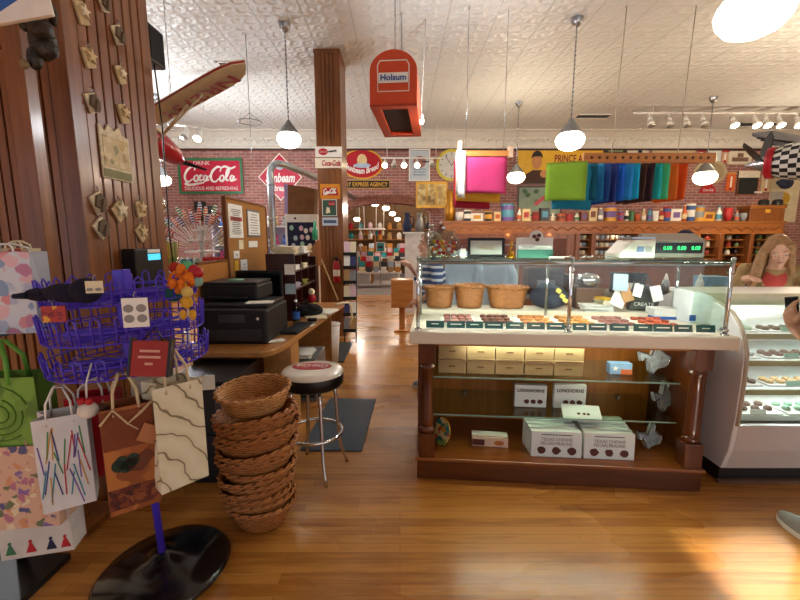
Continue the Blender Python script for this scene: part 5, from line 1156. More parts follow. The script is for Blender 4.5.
a, b = PY(583, 158, YP), PY(715, 158, YP)
t = thing('peg_board_rail', 'long hanging wooden rail with a row of peg holes above the coloured cloths', 'rail', ((a.x+b.x)/2, YP, a.z)); w = (b.x-a.x)/2
MB().box(-w, w, -.025, .025, -.06, .06).build('board', W_GOLD, t, bevel=.004)
for i in range(16): x = -w+.1+i*(2*w-.2)/15; MB().cyl((x, -.029, .0), (x, -.02, .0), .02, n=10).build('peg_hole', mat('hole_dark', '5a3012', .8), t)
for i in range(16): x = -w+.04+i*(2*w-.3)/15; MB().cyl((x, .02, -.05), (x, .56, -.05), .008, n=6).build('arm', W_GOLD, t)
for px in (612, 678): x = PY(px, 150, YP).x-t.location.x; MB().cyl((x, 0, .06), (x+.05, 0, CEIL-a.z), .006, n=5).build('hanging_rope', mat('rope_white', 'b0a894', .8), t)
zt = a.z-.065
cloth('bright lime green cloth at the left end of the peg rail', PY(546, 175, YP+.1), PY(587, 170, YP-.05), zt+.02, PY(570, 201, YP).z, felt('7ea428'), ph=.4)
cloth('teal blue cloth hanging below the lime green cloth', PY(553, 175, YP+.2), PY(593, 170, YP+.1), zt+.02, PY(570, 210, YP+.15).z, felt('1b86a8'), ph=1.2)
shts = [(590, 199, '1a90ac', 'teal blue'), (598, 199, '0f5f78', 'dark teal'), (605, 200, '1c7ab8', 'steel blue'), (612, 203, '24509e', 'royal blue'), (619, 203, '24357e', 'deep navy blue'), (626, 201, '1a62d0', 'bright blue'), (634, 199, '2a92e0', 'sky blue'), (641, 198, '1cb4e0', 'cyan'),
        (648, 201, '4a2a20', 'dark brown'), (656, 202, '3a2430', 'plum brown'), (664, 199, '1cb8b8', 'turquoise'), (671, 198, '48c88a', 'mint green'), (680, 199, 'ee7628', 'pumpkin orange'), (689, 200, 'e05a1a', 'burnt orange')]
for i, (px, pb, cc, nm) in enumerate(shts):
    q = PY(px, 162, YP); x = q.x
    cloth('%s cloth hung edge on from the peg rail' % nm, (x-.2, YP+.34, 0), (x+.015, YP+.03, 0), zt+.012, PY(px, pb, YP+.03).z, felt(cc), 'edge on cloths along the peg rail', .014, i*1.3, fold=False)
# ---- grey airplane with a checkered nose, top right
A, B = PY(744, 166, 3.9), PY(832, 157, 3.45); dr = (B-A).normalized(); Lp = (B-A).length
rot = dr.to_track_quat('Z', 'Y').to_euler()
t = thing('model_airplane', 'model airplane with a black and white checkered nose at the right edge', 'airplane', A, rot=rot)
L1 = Lp*.27
MB().lathe([(0, 0), (.02, .02), (.05, L1*.6), (.075, L1)], n=22).build('spinner_cone', mat('nose_silver', 'a8a8aa', .25, .8), t)
MB().lathe([(.085, L1), (.135, L1+.01), (.14, L1+.06), (.135, L1+.065)], n=24).build('red_ring', RED, t)
prf = [(.125, L1+.065)]+[(.135+.075*(k/9)**.8, L1+.065+k*.055) for k in range(1, 10)]
MB().lathe(prf, n=26, mi=lambda i, k: 2 if 16 <= k <= 22 and 0 else (i+k) % 2).build('checkered_cowl', [mat('check_black', '141414', .4), mat('check_white', 'dcd8cf', .4)], t)
z0 = prf[-1][1]; MB().lathe([(.21, z0), (.22, z0+.4), (.16, z0+1.2), (.05, z0+1.9), (0, z0+1.95)], n=24).build('fuselage', mat('plane_grey', '4c4c4e', .4), t)
inv = Euler(rot).to_matrix().inverted()
def L(px, py, Y): return inv @ (PY(px, py, Y)-A)
wpts = [L(752, 136, 3.95), L(775, 134, 4.0), L(840, 146, 4.0), L(835, 154, 3.8), L(778, 146, 3.85)]
m = MB(); nn = inv @ Vector((0, 0, .03)); m.add(wpts+[p+nn for p in wpts], [(0, 1, 2, 3, 4), (9, 8, 7, 6, 5)]+[(i, 5+i, 5+(i+1) % 5, (i+1) % 5) for i in range(5)]); m.build('wing', mat('wing_grey', '77777a', .45), t)
for k in range(4): MB().tube([L(757+k*4, 138+k*2, 3.9), L(800+k*6, 143+k*2.2, 3.83)], .008, 5).build('wing_stripe', mat('stripe_dark', '2a2a2c', .5), t)
def blade(p0, p1, w_):
    d = p1-p0; m = MB(); u = d.normalized(); s_ = (inv @ Vector((1, 0, .3))).cross(u).normalized()
    pts = [p0+s_*w_*.4, p0+d*.4+s_*w_, p0+d*.8+s_*w_*.8, p1, p0+d*.8-s_*w_*.8, p0+d*.4-s_*w_, p0-s_*w_*.4]; th = u.cross(s_)*.012
    n = len(pts); m.add(pts+[p+th for p in pts], [tuple(range(n)), tuple(range(2*n-1, n-1, -1))]+[(i, n+i, n+(i+1) % n, (i+1) % n) for i in range(n)]); m.build('propeller_blade', mat('blade_dark', '2c2a28', .4), t)
hub = inv @ (A+dr*L1*.8-A)
blade(hub, L(771, 131, 3.8), .05); blade(hub, L(743, 144, 3.7), .055); blade(hub, L(772, 186, 3.75)*.55+hub*.45, .03)
MB().cyl(Vector((0, 0, .9)), inv @ (Vector((B.x, B.y, CEIL))-A), .004, n=4).build('hanging_wire', STEEL, t)
# ---- back bar
YBB = 9.7; bx0, bx1 = PY(442, 230, YBB).x, PY(786, 230, YBB).x; ztop = PY(600, 221, YBB).z
t = thing('back_bar', 'long carved wooden back bar cabinet along the brick wall', 'cabinet', (0, YBB, 0)); D = .7
MB().box(bx0, bx1, 0, D, ztop-.06, ztop).build('top_board', W_BAR, t, bevel=.006)
MB().box(bx0+.03, bx1-.03, .03, .08, ztop-.3, ztop-.06).build('frieze', wood('frieze_wood', 'b06a2c', '7a4018', 0, .4), t)
m = MB(); x = bx0+.2
while x < bx1-.2: m.tube([(x+.0, .028, ztop-.18), (x+.08, .022, ztop-.13), (x+.16, .028, ztop-.18), (x+.24, .022, ztop-.23)], .014, 5); x += .26
m.build('carved_scroll', W_BAR, t)
MB().box(bx0, bx1, D-.03, D, 0, ztop-.06).build('back_panel', W_BARV, t); MB().box(bx0, bx1, -.15, D-.03, 0, .95).build('base_cabinet', W_BARV, t, bevel=.01); MB().box(bx0-.03, bx1+.03, -.2, D-.03, .95, 1.0).build('counter_board', W_BAR, t, bevel=.006)
ups = [442, 520, 578, 594, 640, 688, 722, 752, 784]; upx = [PY(p, 240, YBB).x for p in ups]
for x in upx: MB().box(x-.05, x+.05, .0, D-.03, 1.0, ztop-.3).build('upright', W_BARV, t, bevel=.006)
for i in (0, 1):
    d = MB().box(upx[i]+.05, upx[i+1]-.05, .05, .08, 1.0, ztop-.3).build('door', W_BARV, t); MB().box(upx[i]+.25, upx[i+1]-.25, .035, .05, 1.1, ztop-.42).build('raised_panel', mat('panel_brown', '5a2a12', .4, var=.3), d, bevel=.01)
shz = [1.0, 1.2, 1.39, 1.57]
for i in range(2, 8):
    for z in shz[1:]: MB().box(upx[i]+.05, upx[i+1]-.05, .12, D-.03, z-.02, z).build('shelf', W_BAR, t)
for r_ in range(4):
    for c_ in range(9):
        col = 2 if c_ < 2 else 3; u = (c_+.5)/2 if c_ < 2 else (c_-2+.5)/7
        x = upx[col]+.1+(upx[col+1]-upx[col]-.2)*u
        rn = ('bottom', 'second', 'third', 'top')[r_]; pn = ('left', 'right')[c_] if c_ < 2 else ('first', 'second', 'third', 'fourth', 'fifth', 'sixth', 'seventh')[c_-2]
        mm, cn = ((WHITE, 'white'), (CREAM, 'cream'), (mat('mug_grey', 'b3b0a8', .4), 'grey'), (mat('mug_blue', '8fa0b4', .4), 'pale blue'))[(r_*2+c_*3) % 4]
        o = MB().lathe([(0, 0), (.04, 0), (.045, .1), (.04, .1), (.036, .01), (0, .01)], n=12).tube([(.043, 0, .08), (.075, 0, .07), (.075, 0, .035), (.042, 0, .025)], .007, 5).build('mug', mm, None, (x, YBB+.22, shz[r_]+.001))
        tag(o, '%s mug on the %s shelf of the %s mug bay, %s from its left' % (cn, rn, 'narrow' if c_ < 2 else 'wide', pn) if c_ >= 2 else '%s mug on the %s shelf of the narrow mug bay, %s side' % (cn, rn, pn), 'mug', 'mugs in the back bar')
jk = [('amber jar', 'b8722a'), ('dark plate', '2a1a16'), ('white jar', 'd9d0c0'), ('tan jar', 'b8965a'), ('green jar', '5a6a3a'), ('red jar', 'a83a2a')]
for i in range(4, 8):
    for r_ in range(1, 4):
        for k in range(3):
            nm, cc = jk[(i*2+r_*3+k*5) % 6]; x = upx[i]+.16+(upx[i+1]-upx[i]-.32)*k/2; hh = (.11, .14, .09, .13)[(i+k+r_) % 4]
            t2 = thing('storage_jar', '%s on the %s shelf of the back bar, %s bay, %s' % (nm, ('bottom', 'second', 'third', 'top')[r_], ('fourth', 'third', 'second', 'rightmost')[i-4]+(' from right' if i < 7 else ''), ('left', 'middle', 'right')[k]), 'jar', (x, YBB+.25, shz[r_]+.001), 0, 'jars in the back bar bays')
            MB().lathe([(0, 0), (.055, 0), (.06, hh*.4), (.05, hh*.85), (.04, hh), (0, hh)], n=12).build('body', mat('jar_'+cc, cc, .3), t2); MB().lathe([(.042, hh), (.042, hh+.02), (0, hh+.022)], n=12).build('lid', [STEEL, GOLD, BLACK][k], t2)
# goods along the top of the back bar
tops = [(460, 8, 9, 3, 'bowl'), (468, 7, 11, 10, 'tin'), (478, 12, 8, 3, 'box'), (489, 7, 10, 10, 'tin'), (498, 7, 9, 1, 'box'), (509, 13, 17, 6, 'tin'), (520, 5, 13, 3, 'bottle'), (527, 8, 12, 1, 'box'), (537, 7, 9, 8, 'tin'), (546, 9, 13, 10, 'box'), (554, 5, 8, 3, 'bottle'), (563, 8, 8, 9, 'tin'), (571, 6, 7, 0, 'tin'),
        (578, 5, 9, 3, 'bottle'), (585, 6, 9, 8, 'box'), (594, 8, 13, 1, 'box'), (602, 6, 13, 7, 'bottle'), (613, 11, 15, 5, 'tin'), (622, 5, 9, 0, 'tin'), (628, 5, 12, 3, 'bottle'), (633, 5, 10, 4, 'tin'), (639, 6, 7, 9, 'bowl'), (645, 5, 12, 1, 'bottle'), (651, 5, 13, 11, 'bottle'), (657, 6, 10, 3, 'tin'), (663, 5, 12, 0, 'bottle'), (669, 7, 14, 2, 'tin'),
        (679, 11, 12, 3, 'box'), (686, 5, 16, 9, 'bottle'), (693, 8, 17, 2, 'tin'), (702, 9, 15, 5, 'tin'), (712, 11, 9, 5, 'box'), (721, 6, 15, 3, 'bottle'), (731, 8, 13, 0, 'bowl'), (739, 5, 10, 7, 'bottle'), (746, 6, 8, 7, 'bowl')]
names = ['%s %s' % (TINN[c_], k) for _, _, _, c_, k in tops]
for i, (px, wp, hp, c_, k) in enumerate(tops):
    s_ = (YBB+.1)*1.0/FPX; w, h = wp*s_, hp*s_; p = PY(px, 221, YBB+.1)
    nb = 'between the %s and the %s' % (names[i-1], names[i+1]) if 0 < i < len(tops)-1 else 'at the end of the row'
    t2 = thing('storage_tin' if k == 'tin' else k if k != 'box' else 'carton', '%s on the back bar top %s' % (names[i], nb), k, (p.x, YBB+.12+w*.5, ztop+.001))
    m1, m2 = TINM[c_], TINM[(c_*5+i) % 12]
    if k == 'tin': MB().lathe([(0, 0), (w/2, 0), (w/2, h*.9), (0, h*.9)], n=16, sm=False).build('body', m1, t2); MB().lathe([(w*.51, h*.88), (w*.51, h), (0, h)], n=16).build('lid', m2, t2); MB().lathe([(w*.505, h*.25), (w*.505, h*.65)], n=16).build('label_band', m2, t2)
    elif k == 'box': MB().box(-w/2, w/2, -.05, .08, 0, h).build('carton_body', m1, t2, bevel=.004); MB().box(-w*.3, w*.3, -.054, -.05, h*.3, h*.75).build('label_patch', m2, t2)
    elif k == 'bottle': MB().lathe([(0, 0), (w*.42, 0), (w*.42, h*.55), (w*.2, h*.75), (w*.16, h*.92), (0, h*.92)], n=14).build('body', m1, t2); MB().lathe([(w*.2, h*.9), (w*.2, h), (0, h)], n=10).build('cap', m2, t2); MB().lathe([(w*.43, h*.15), (w*.43, h*.45)], n=14).build('label_band', m2, t2)
    else: MB().lathe([(0, 0), (w*.25, 0), (w*.45, h*.4), (w*.5, h), (w*.46, h), (w*.4, h*.45), (0, h*.1)], n=16).build('bowl_body', m1, t2)
p = PY(767, 222, YBB+.1); t2 = thing('wooden_chest', 'brown wooden chest at the right end of the back bar top', 'chest', (p.x, YBB+.3, ztop+.001)); MB().box(-.42, .42, -.18, .18, 0, .3).build('body', W_BARV, t2, bevel=.01); MB().box(-.44, .44, -.2, .2, .3, .38).build('lid', W_BAR, t2, bevel=.012); MB().box(-.06, .06, -.19, -.18, .2, .28).build('clasp', GOLD, t2)
for i, px in enumerate((764, 778)):
    t2 = thing('felt_hat', '%s black felt hat lying on the wooden chest' % ('left' if i == 0 else 'right'), 'hat', (PY(px, 200, YBB+.3).x, YBB+.3, ztop+.382), 0, 'black hats on the wooden chest'); MB().lathe([(0, .0), (.19, 0), (.2, .012), (.11, .02), (.1, .12), (.06, .15), (0, .14)], n=20).build('hat_body', mat('hat_black', '1e1917', .9), t2); MB().lathe([(.112, .02), (.108, .05)], n=20).build('ribbon', BLACK, t2)
# hinged stand with dark jugs by the arch
x0, x1, z0, z1 = rect(403, 232, 424, 290, 8.4); t = thing('white_pedestal_shelf', 'white pedestal shelf with dark jugs at the right side of the arch', 'shelf unit', ((x0+x1)/2, 8.6, 0)); w = (x1-x0)/2
MB().box(-w, w, -.2, .2, z1-.03, z1).build('top_board', WHITE, t); MB().box(-w*.8, w*.8, -.15, .15, 0, z1-.03).build('column_body', mat('ped_white', 'cfc8c2', .6), t)
for i, (x, cc, lb) in enumerate(((-.13, NAVY, 'dark blue jug on the white pedestal shelf'), (.13, mat('pewter', '77746e', .3, .6), 'pewter jug on the white pedestal shelf'))):
    t2 = thing('jug', lb, 'jug', (t.location.x+x, 8.6, z1+.001)); MB().lathe([(0, 0), (.07, 0), (.1, .12), (.06, .27), (.05, .34), (.065, .4), (0, .4)], n=16).build('body', cc, t2); MB().tube([(.05, 0, .34), (.14, 0, .3), (.13, 0, .16), (.09, 0, .12)], .012, 6).build('handle', cc, t2)
# ---- room behind the arch
for i, (px, py, w_) in enumerate(((375, 203, 11), (386, 208, 9), (392.5, 213.5, 8), (397.5, 219, 7), (357, 219, 8))):
    pendant_lamp(gl(px, py, (13.2, 14.6, 16, 17.4, 15)[i]), w_*.8*(13.2, 14.6, 16, 17.4, 15)[i]/FPX, ('%s lit globe lamp in the row through the arch' % ('nearest', 'second', 'third', 'farthest')[i]) if i < 4 else 'lone lit globe lamp at the left inside the arch', 'globe lamps in the room behind the arch', 3.3)
def dtable(lb, px, py, Y, w, d, zt, mtl):
    p = PY(px, py, Y); t = thing('display_table', lb, 'table', (p.x, Y, 0)); MB().box(-w/2, w/2, 0, d, zt-.05, zt).build('table_top', mtl, t)
    for sx in (-1, 1):
        for y in (.03, d-.08): MB().box(sx*(w/2-.08)-.03, sx*(w/2-.08)+.03, y, y+.05, 0, zt-.05).build('leg', mtl, t)
    return t
cols = [('white', WHITE), ('white', PAPER), ('cream', CREAM), ('pink', mat('pale_pink', 'd9b8c4', .6)), ('tan', KRAFT), ('dark', DGREY), ('teal', mat('teal_box', '2f9aa0', .5)), ('amber', mat('amber_box', 'c98a3a', .5)), ('pale blue', mat('pale_blue', 'a9bccb', .7)), ('red', RED)]
ords = ['first', 'second', 'third', 'fourth', 'fifth', 'sixth', 'seventh', 'eighth', 'ninth']
for lb, nm, px, Y, zt, n, rows in (('low white table in the room behind the arch', 'low table', 376, 13.2, .5, 7, 3), ('taller white table farther back behind the arch', 'tall table', 390, 15.5, .9, 7, 3), ('wooden table at the left inside the arch', 'left table', 357, 14.3, .8, 5, 3)):
    t = dtable(lb, px, 270, Y, n*.24, .7, zt, WHITE if nm != 'left table' else W_BAR)
    for r_ in range(rows):
        for c_ in range(n):
            if r_ == 2 and c_ % 3 == 1: continue
            cn, mm = cols[(c_*3+r_*4+len(nm)) % 10]; h = .17
            t2 = tag(MB().box(-.09, .09, 0, .2, 0, h).box(-.095, .095, -.005, .205, h*.75, h*1.0).build('gift_box', mm, None, (t.location.x-(n-1)*.12+c_*.24, Y+.1, zt+.001+r_*.18), bevel=.006), '%s box on the %s behind the arch, %s layer, %s from left' % (cn, nm, ('bottom', 'middle', 'top')[r_], ords[c_]), 'box', 'boxes on the tables behind the arch')
YW = 18.3; t = thing('wall_shelves', 'amber lit shelf unit on the far wall behind the arch', 'shelf unit', (PY(390, 250, YW).x, YW, 0))
for z in (.6, 1.1, 1.6, 2.05): MB().box(-2, 2, 0, .4, z-.04, z).build('shelf', W_GOLD, t)
for x in (-2, -.7, .7, 1.96): MB().box(x, x+.04, 0, .4, 0, 2.1).build('upright', W_GOLD, t)
for r_, z in enumerate((.6, 1.1, 1.6, 2.05)):
    for c_ in range(9):
        cn, mm = cols[(c_*7+r_*3) % 10]; tag(MB().lathe([(0, 0), (.1, 0), (.11, .2), (.05, .3), (0, .3)], n=10).build('vase', mm, None, (t.location.x-1.78+c_*.44, YW+.2, z+.001)), '%s vase on the %s far shelf behind the arch, %s from left' % (cn, ('lowest', 'second', 'third', 'highest')[r_], ords[c_]), 'vase', 'vases on the far shelf behind the arch')
p = PY(372, 250, 13.8); t = thing('hanging_rack', 'hanging rack of small coloured toys on white cords through the arch', 'rack', (p.x, 13.8, PY(372, 229, 13.8).z))
MB().box(-.45, .45, -.15, .15, -.02, .02).build('frame', WHITE, t)
for x in (-.4, -.25, .15, .4): MB().cyl((x, 0, 0), (x*1.1, 0, 3.3-t.location.z), .012, n=5).build('cord', PAPER, t)
for i in range(8):
    cn, mm = cols[(i*3+1) % 10]; tag(MB().ball((0, 0, -.11), (.05, .05, .09), 10, 7).tube([(0, 0, -.03), (0, 0, 0)], .006, 4).build('hanging_toy', mm, None, (t.location.x-.38+i*.108, 13.8, t.location.z-.021)), '%s toy hanging from the rack through the arch, %s from left' % (cn, ords[i]), 'toy', 'toys hanging from the rack behind the arch')
t, w, h, f = wsign('shop_sign', 'small teal sign over the tables behind the arch', 376, 242, 385, 252, mat('teal_box', '2f9aa0', .5), WHITE, .03, Y=13.1, th=.03); MB().cyl((0, -.015, -h), (0, -.015, -(t.location.z)), .015, n=6).build('post', STEEL, t); MB().box(-w*.5, w*.5, f-.004, f, -h*.2, h*.2).build('printed_line', BLACK, t)
# ================================================================ candy counter
CO = Vector((.112, 2.433, 0)); CA = math.atan2(-.147, 1.756); CL, CD = 1.762, .8
cu_, cv_ = Vector((math.cos(CA), math.sin(CA), 0)), Vector((-math.sin(CA), math.cos(CA), 0))
def CW(u, v, z): return CO+cu_*u+cv_*v+Vector((0, 0, z))
def CU(px, py, v):
    d = ray(px, py); o = Vector((0, 0, CAMH)); p = CO+cv_*v; s = (p-o).dot(cv_)/d.dot(cv_); q = o+d*s
    return (q-CO).dot(cu_), q.z
M_PANE = glass('case_glass', 'f4fbf8'); M_SHELF = glass('shelf_pane', 'eef8f2'); LAM = mat('ledge_laminate', 'd9cdb8', .35, var=.03)
t = thing('candy_counter', 'dark wood candy counter with turned corner posts and a glass case on top', 'counter', CO, CA); CT = t
ZP, ZL, ZD, ZG = .15, .92, 1.0, 1.43
MB().box(0, CL, 0, CD, 0, ZP-.02).build('plinth', W_CTRX, t, bevel=.005)
MB().box(-.012, CL+.012, -.012, CD, ZP-.02, ZP).build('floor_board', wood('inner_board', '9a5a24', '6f3a14', 0, .3), t, bevel=.004)
MB().box(0, .03, .06, CD, ZP, ZL).build('end_panel', W_CTR, t); MB().box(CL-.03, CL, .06, CD, ZP, ZL).build('end_panel', W_CTR, t)
MB().box(.03, CL-.03, .62, .65, ZP, ZL).build('back_panel', W_LINER, t)
MB().box(.03, CL-.03, .04, .62, ZL-.03, ZL).build('top_board', W_LINER, t)
for u in (.06, CL-.06):
    m = MB(); m.box(u-.052, u+.052, .0, .1, ZL-.14, ZL).box(u-.052, u+.052, .0, .1, ZP, ZP+.16)
    m.lathe([(.04, ZP+.16), (.05, ZP+.175), (.05, ZP+.19), (.036, ZP+.2), (.046, ZP+.215), (.044, ZP+.25), (.04, ZP+.45), (.035, ZL-.2), (.048, ZL-.18), (.05, ZL-.165), (.038, ZL-.15), (.045, ZL-.14)], (u, .05, 0), 24); m.build('corner_post', W_CTR, t, bevel=.003)
MB().box(-.05, CL+.09, -.05, CD+.05, ZL, ZD).build('ledge', LAM, t, bevel=.01, seg=3)
MB().box(.0, CL, .53, CD, ZD, ZD+.035).build('rear_shelf', LAM, t, bevel=.004)
for z in (.645, .382): MB().box(.1, CL-.1, .14, .61, z, z+.008).build('glass_shelf', M_SHELF, t); MB().box(.1, CL-.1, .136, .14, z, z+.008).build('shelf_edge', mat('glass_edge', '86a89a', .2), t)
m = MB()
for u in (.35, .92, 1.5):
    for z in (.645, .382): m.box(u-.01, u+.01, .58, .62, z-.03, z)
m.build('shelf_bracket', STEEL, t)
MB().box(.3, CL-.2, .17, .2, ZL-.05, ZL-.032).build('lamp_strip', emis('strip_lamp', 'e8f0d8', 45), t)
us = [.0, CU(570, 300, .0)[0], CL+.03]
for u in us:
    m = MB(); m.cyl((u, .0, ZD), (u, .0, ZG+.012), .011, n=12); m.ball((u, 0, ZG+.016), (.014, .014, .01), 10, 6); m.cyl((u, -.014, ZD+.03), (u, .03, ZD+.03), .012, n=10); m.cyl((u, -.014, ZG-.06), (u, .03, ZG-.06), .012, n=10); m.cyl((u, .0, ZD), (u, .0, ZD+.008), .022, n=14); m.build('chrome_post', CHROME, t)
MB().tube([(us[0], 0, ZG-.012), (us[2], 0, ZG-.012)], .008, 8).build('top_rail', CHROME, t)
for a, b in zip(us[:-1], us[1:]): MB().box(a+.014, b-.014, .012, .018, ZD+.012, ZG-.02).build('front_pane', M_PANE, t)
for u in (us[0]-.004, us[2]+.004): MB().box(u-.003, u+.003, .03, .55, ZD+.01, ZG-.01).build('side_pane', M_PANE, t)
MB().box(us[0]-.01, us[2]+.01, -.012, .5, ZG, ZG+.01).build('top_pane', glass('top_glass', 'd5e8e0'), t)
MB().box(us[0]+.03, us[2]-.03, .03, .045, ZG-.022, ZG-.008).build('lamp_strip', emis('case_strip', 'fffaf2', 190), t)
MB().box(us[0]+.03, us[2]-.03, .026, .06, ZG-.007, ZG-.002).box(us[0]+.03, us[2]-.03, .024, .029, ZG-.026, ZG-.007).build('lamp_shield', STEEL, t)  # added cover that keeps the strip's light off the goods above
for u in us: m = MB(); m.cyl((u, .5, ZD), (u, .5, ZG), .009, n=10); m.build('rear_post', CHROME, t)
# teal name cards along the ledge
cards = [(426, 444), (447, 465), (466, 483), (485, 503), (506, 524), (527, 545), (547, 565), (573, 587), (589, 607), (610, 629), (634, 653), (654, 673), (675, 693), (697, 716)]
for i, (p0, p1) in enumerate(cards):
    (u0, _), (u1, _) = CU(p0, 327, .045), CU(p1, 327, .045); w = (u1-u0)/2
    t2 = thing('name_card', 'teal name card on the candy counter ledge, %s from left' % ['first', 'second', 'third', 'fourth', 'fifth', 'sixth', 'seventh', 'eighth', 'ninth', 'tenth', 'eleventh', 'twelfth', 'thirteenth', 'last'][i], 'card', CW((u0+u1)/2, .05, ZD+.001), CA, 'teal name cards on the ledge')
    MB().cbox((0, 0, .024), (w*2, .004, .046), (R(-14), 0, 0)).build('card_face', TEAL, t2); MB().box(-w, w, -.018, .012, 0, .004).build('card_foot', PAPER, t2)
    m = MB(); ww = w*(.4+.35*((i*.618) % 1)); m.cbox((0, -.0035, .028), (ww*2, .002, .006), (R(-14), 0, 0)); m.build('printed_line', PAPER, t2)
# trays of sweets under the glass
TR = [('praline', 'b07a70', '8a5048'), ('fudge', '5a3020', '6a3a28'), ('toffee', 'c88a4a', 'b5703a'), ('brittle', 'd8a05a', 'b87838'), ('bark', '8a5a50', 'a87068'), ('cluster', 'a03a2a', 'c05a3a')]
for i, (nm, c1, c2) in enumerate(TR):
    u0 = .14+i*(CL-.24)/6; w = (CL-.3)/6
    t2 = thing('sweet_tray', 'white paper lined tray of %s pieces under the counter glass' % nm, 'tray', CW(u0+w/2, .27, ZD+.001), CA)
    MB().box(-w/2, w/2, -.15, .15, 0, .008).box(-w/2, w/2, -.15, -.145, .008, .02).box(-w/2, w/2, .145, .15, .008, .02).build('tray_body', WHITE, t2)
    MB().box(-w/2+.01, w/2-.01, -.14, .14, .0085, .0105).build('paper_liner', PAPER, t2)
    for k in range(12):
        x, y = -w/2+.05+(w-.1)*(k % 4)/3, -.1+.1*(k//4)
        m = MB(); a = rnd.uniform(0, 3); n_ = 7; pl = [(.027*rnd.uniform(.75, 1.15)*math.cos(a+2*PI*j/n_), .03*rnd.uniform(.75, 1.15)*math.sin(a+2*PI*j/n_)) for j in range(n_)]
        m.prism(pl, 0, .02, 'z'); tag(m.build('sweet_piece', mat('sweet_'+(c1 if k % 2 else c2), c1 if k % 2 else c2, .5, var=.35, vs=70), None, CW(u0+w/2+x, .27+y, ZD+.0125), (0, 0, CA), bevel=.005), '%s piece on the %s tray under the counter glass' % (nm, nm), 'sweet', '%s pieces on their tray' % nm)
# rear of the deck: baskets, bag, papers
VB = .66
for i, (p0, p1, y0, lb) in enumerate(((425, 454, 287, 'left small wicker basket behind the counter glass'), (455, 484, 285, 'middle small wicker basket behind the counter glass'), (487, 527, 287, 'right wide wicker basket behind the counter glass'))):
    (u0, z0), (u1, z1) = CU(p0, 308, VB), CU(p1, y0, VB); a = (u1-u0)/2*1.02
    basket('wicker_basket', lb, CW((u0+u1)/2, VB, ZD+.036), a, .085, max(.085, (z1-ZD)*.8), WK, rot=(0, 0, CA), taper=.78, group='baskets behind the counter glass', n=40, rows=6)
(u0, z0), (u1, z1) = CU(528, 312, VB), CU(569, 284, VB)
t2 = thing('denim_bag', 'slumped denim blue bag with yellow tags behind the counter glass', 'bag', CW((u0+u1)/2, VB-.02, ZD+.036), CA); w = (u1-u0)/2; DN = mat('denim', '2c3442', .9, bump=.3, bs=200, var=.25)
MB().ball((0, 0, .09), (w, .1, .09), 20, 10).ball((-w*.2, -.02, .14), (w*.6, .08, .06), 16, 8).build('bag_body', DN, t2)
for x, z in ((w*.25, .15), (w*.6, .08), (w*.45, .11)): MB().cbox((x, -.1, z), (.035, .006, .03), (R(-20), R(35), 0)).build('yellow_tag', mat('tag_yellow', 'd9c25a', .6), t2)
t2 = thing('chrome_bowl', 'round chrome lidded bowl behind the right counter glass', 'bowl', CW(CU(594, 280, .6)[0], .72, ZD+.195), CA); MB().lathe([(0, 0), (.05, 0), (.085, .04), (.09, .07), (.06, .1), (0, .11)], n=24).build('bowl_body', CHROME, t2); MB().box(-.1, .1, -.07, .07, -.159, 0).build('stand', mat('stand_brown', '5a4032', .6), t2)
u0 = CU(585, 312, VB)[0]
for i, (px, z, w, d, n, cc, lb) in enumerate(((592, 0, .2, .14, 8, PAPER, 'stack of white papers behind the counter glass left of the creative bag'), (606, .05, .16, .12, 5, CREAM, 'cream folded papers on top of the white stack'), (600, .08, .09, .09, 3, mat('yellow_cloth', 'd6a81e', .8), 'yellow folded cloth on the cream papers'))):
    papers('paper_stack', lb, CW(CU(px, 305, VB)[0], VB-.05, ZD+.036+z), w, d, n, CA+.2*i, col=cc, th=.006)
t2 = thing('shopping_bag', 'dark grey shopping bag lettered CREATE behind the counter glass', 'bag', CW(CU(640, 310, VB)[0], VB-.02, ZD+.036), CA-.2); MB().prism([(-.1, 0), (.09, 0), (.12, .17), (-.06, .2)], -.04, .04).build('bag_body', mat('bag_grey', '3d4241', .7), t2, bevel=.008); lettering('CREATE', .13, .025, PAPER, t2, (0, -.042, .05)); MB().tube([(-.03, -.03, .19), (.0, -.03, .27), (.06, -.03, .17)], .005, 6).build('handle', mat('bag_grey', '3d4241', .7), t2)
for i, (px, py, w, h, an, cc, lb) in enumerate(((615, 306, .1, .13, 25, PAPER, 'white leaflet leaning left of the CREATE bag'), (628, 301, .07, .1, -20, mat('card_tan', 'b98a5a', .7), 'tan folded card leaning in front of the CREATE bag'), (634, 296, .06, .09, 15, PAPER, 'white tag leaning above the tan card'), (617, 290, .1, .12, 5, mat('pale_blue', 'a9bccb', .7), 'pale blue sheet propped behind the leaflets'), (654, 300, .07, .11, -12, PAPER, 'white picture card right of the CREATE bag'))):
    u, z = CU(px, py, VB-.1); MB_ = MB().box(-w/2, w/2, -.004, .004, 0, h); tag(MB_.build('leaflet', cc, None, CW(u, VB-.11-.012*i, max(ZD+.04, z)), (R(-12), R(an), CA)), lb, 'leaflet')
t2 = thing('paper_box', 'white box with a blue base under the right counter glass', 'box', CW(CU(660, 316, .55)[0], .52, ZD+.001), CA); MB().box(-.09, .08, -.06, .06, .02, .075).build('box_body', WHITE, t2, bevel=.004); MB().box(-.095, .085, -.065, .065, 0, .02).build('blue_base', BLUE, t2)
(u0, z0), (u1, z1) = CU(680, 330, .42), CU(722, 290, .42)
t2 = thing('white_scale_hood', 'large white curved plastic hood at the right end of the counter case', 'hood', CW((u0+u1)/2-.01, .38, ZD+.001), CA); w = (u1-u0)/2
MB().prism([(-w, 0), (w, 0)]+arcpts(-w, 0, 2*w, z1-ZD, 0, 90, 14), -.06, .14).build('hood_body', mat('hood_white', 'f0f2f2', .35), t2, bevel=.006); MB().box(-w, -w+.04, -.063, -.06, .02, .06).build('badge', BLUE, t2)
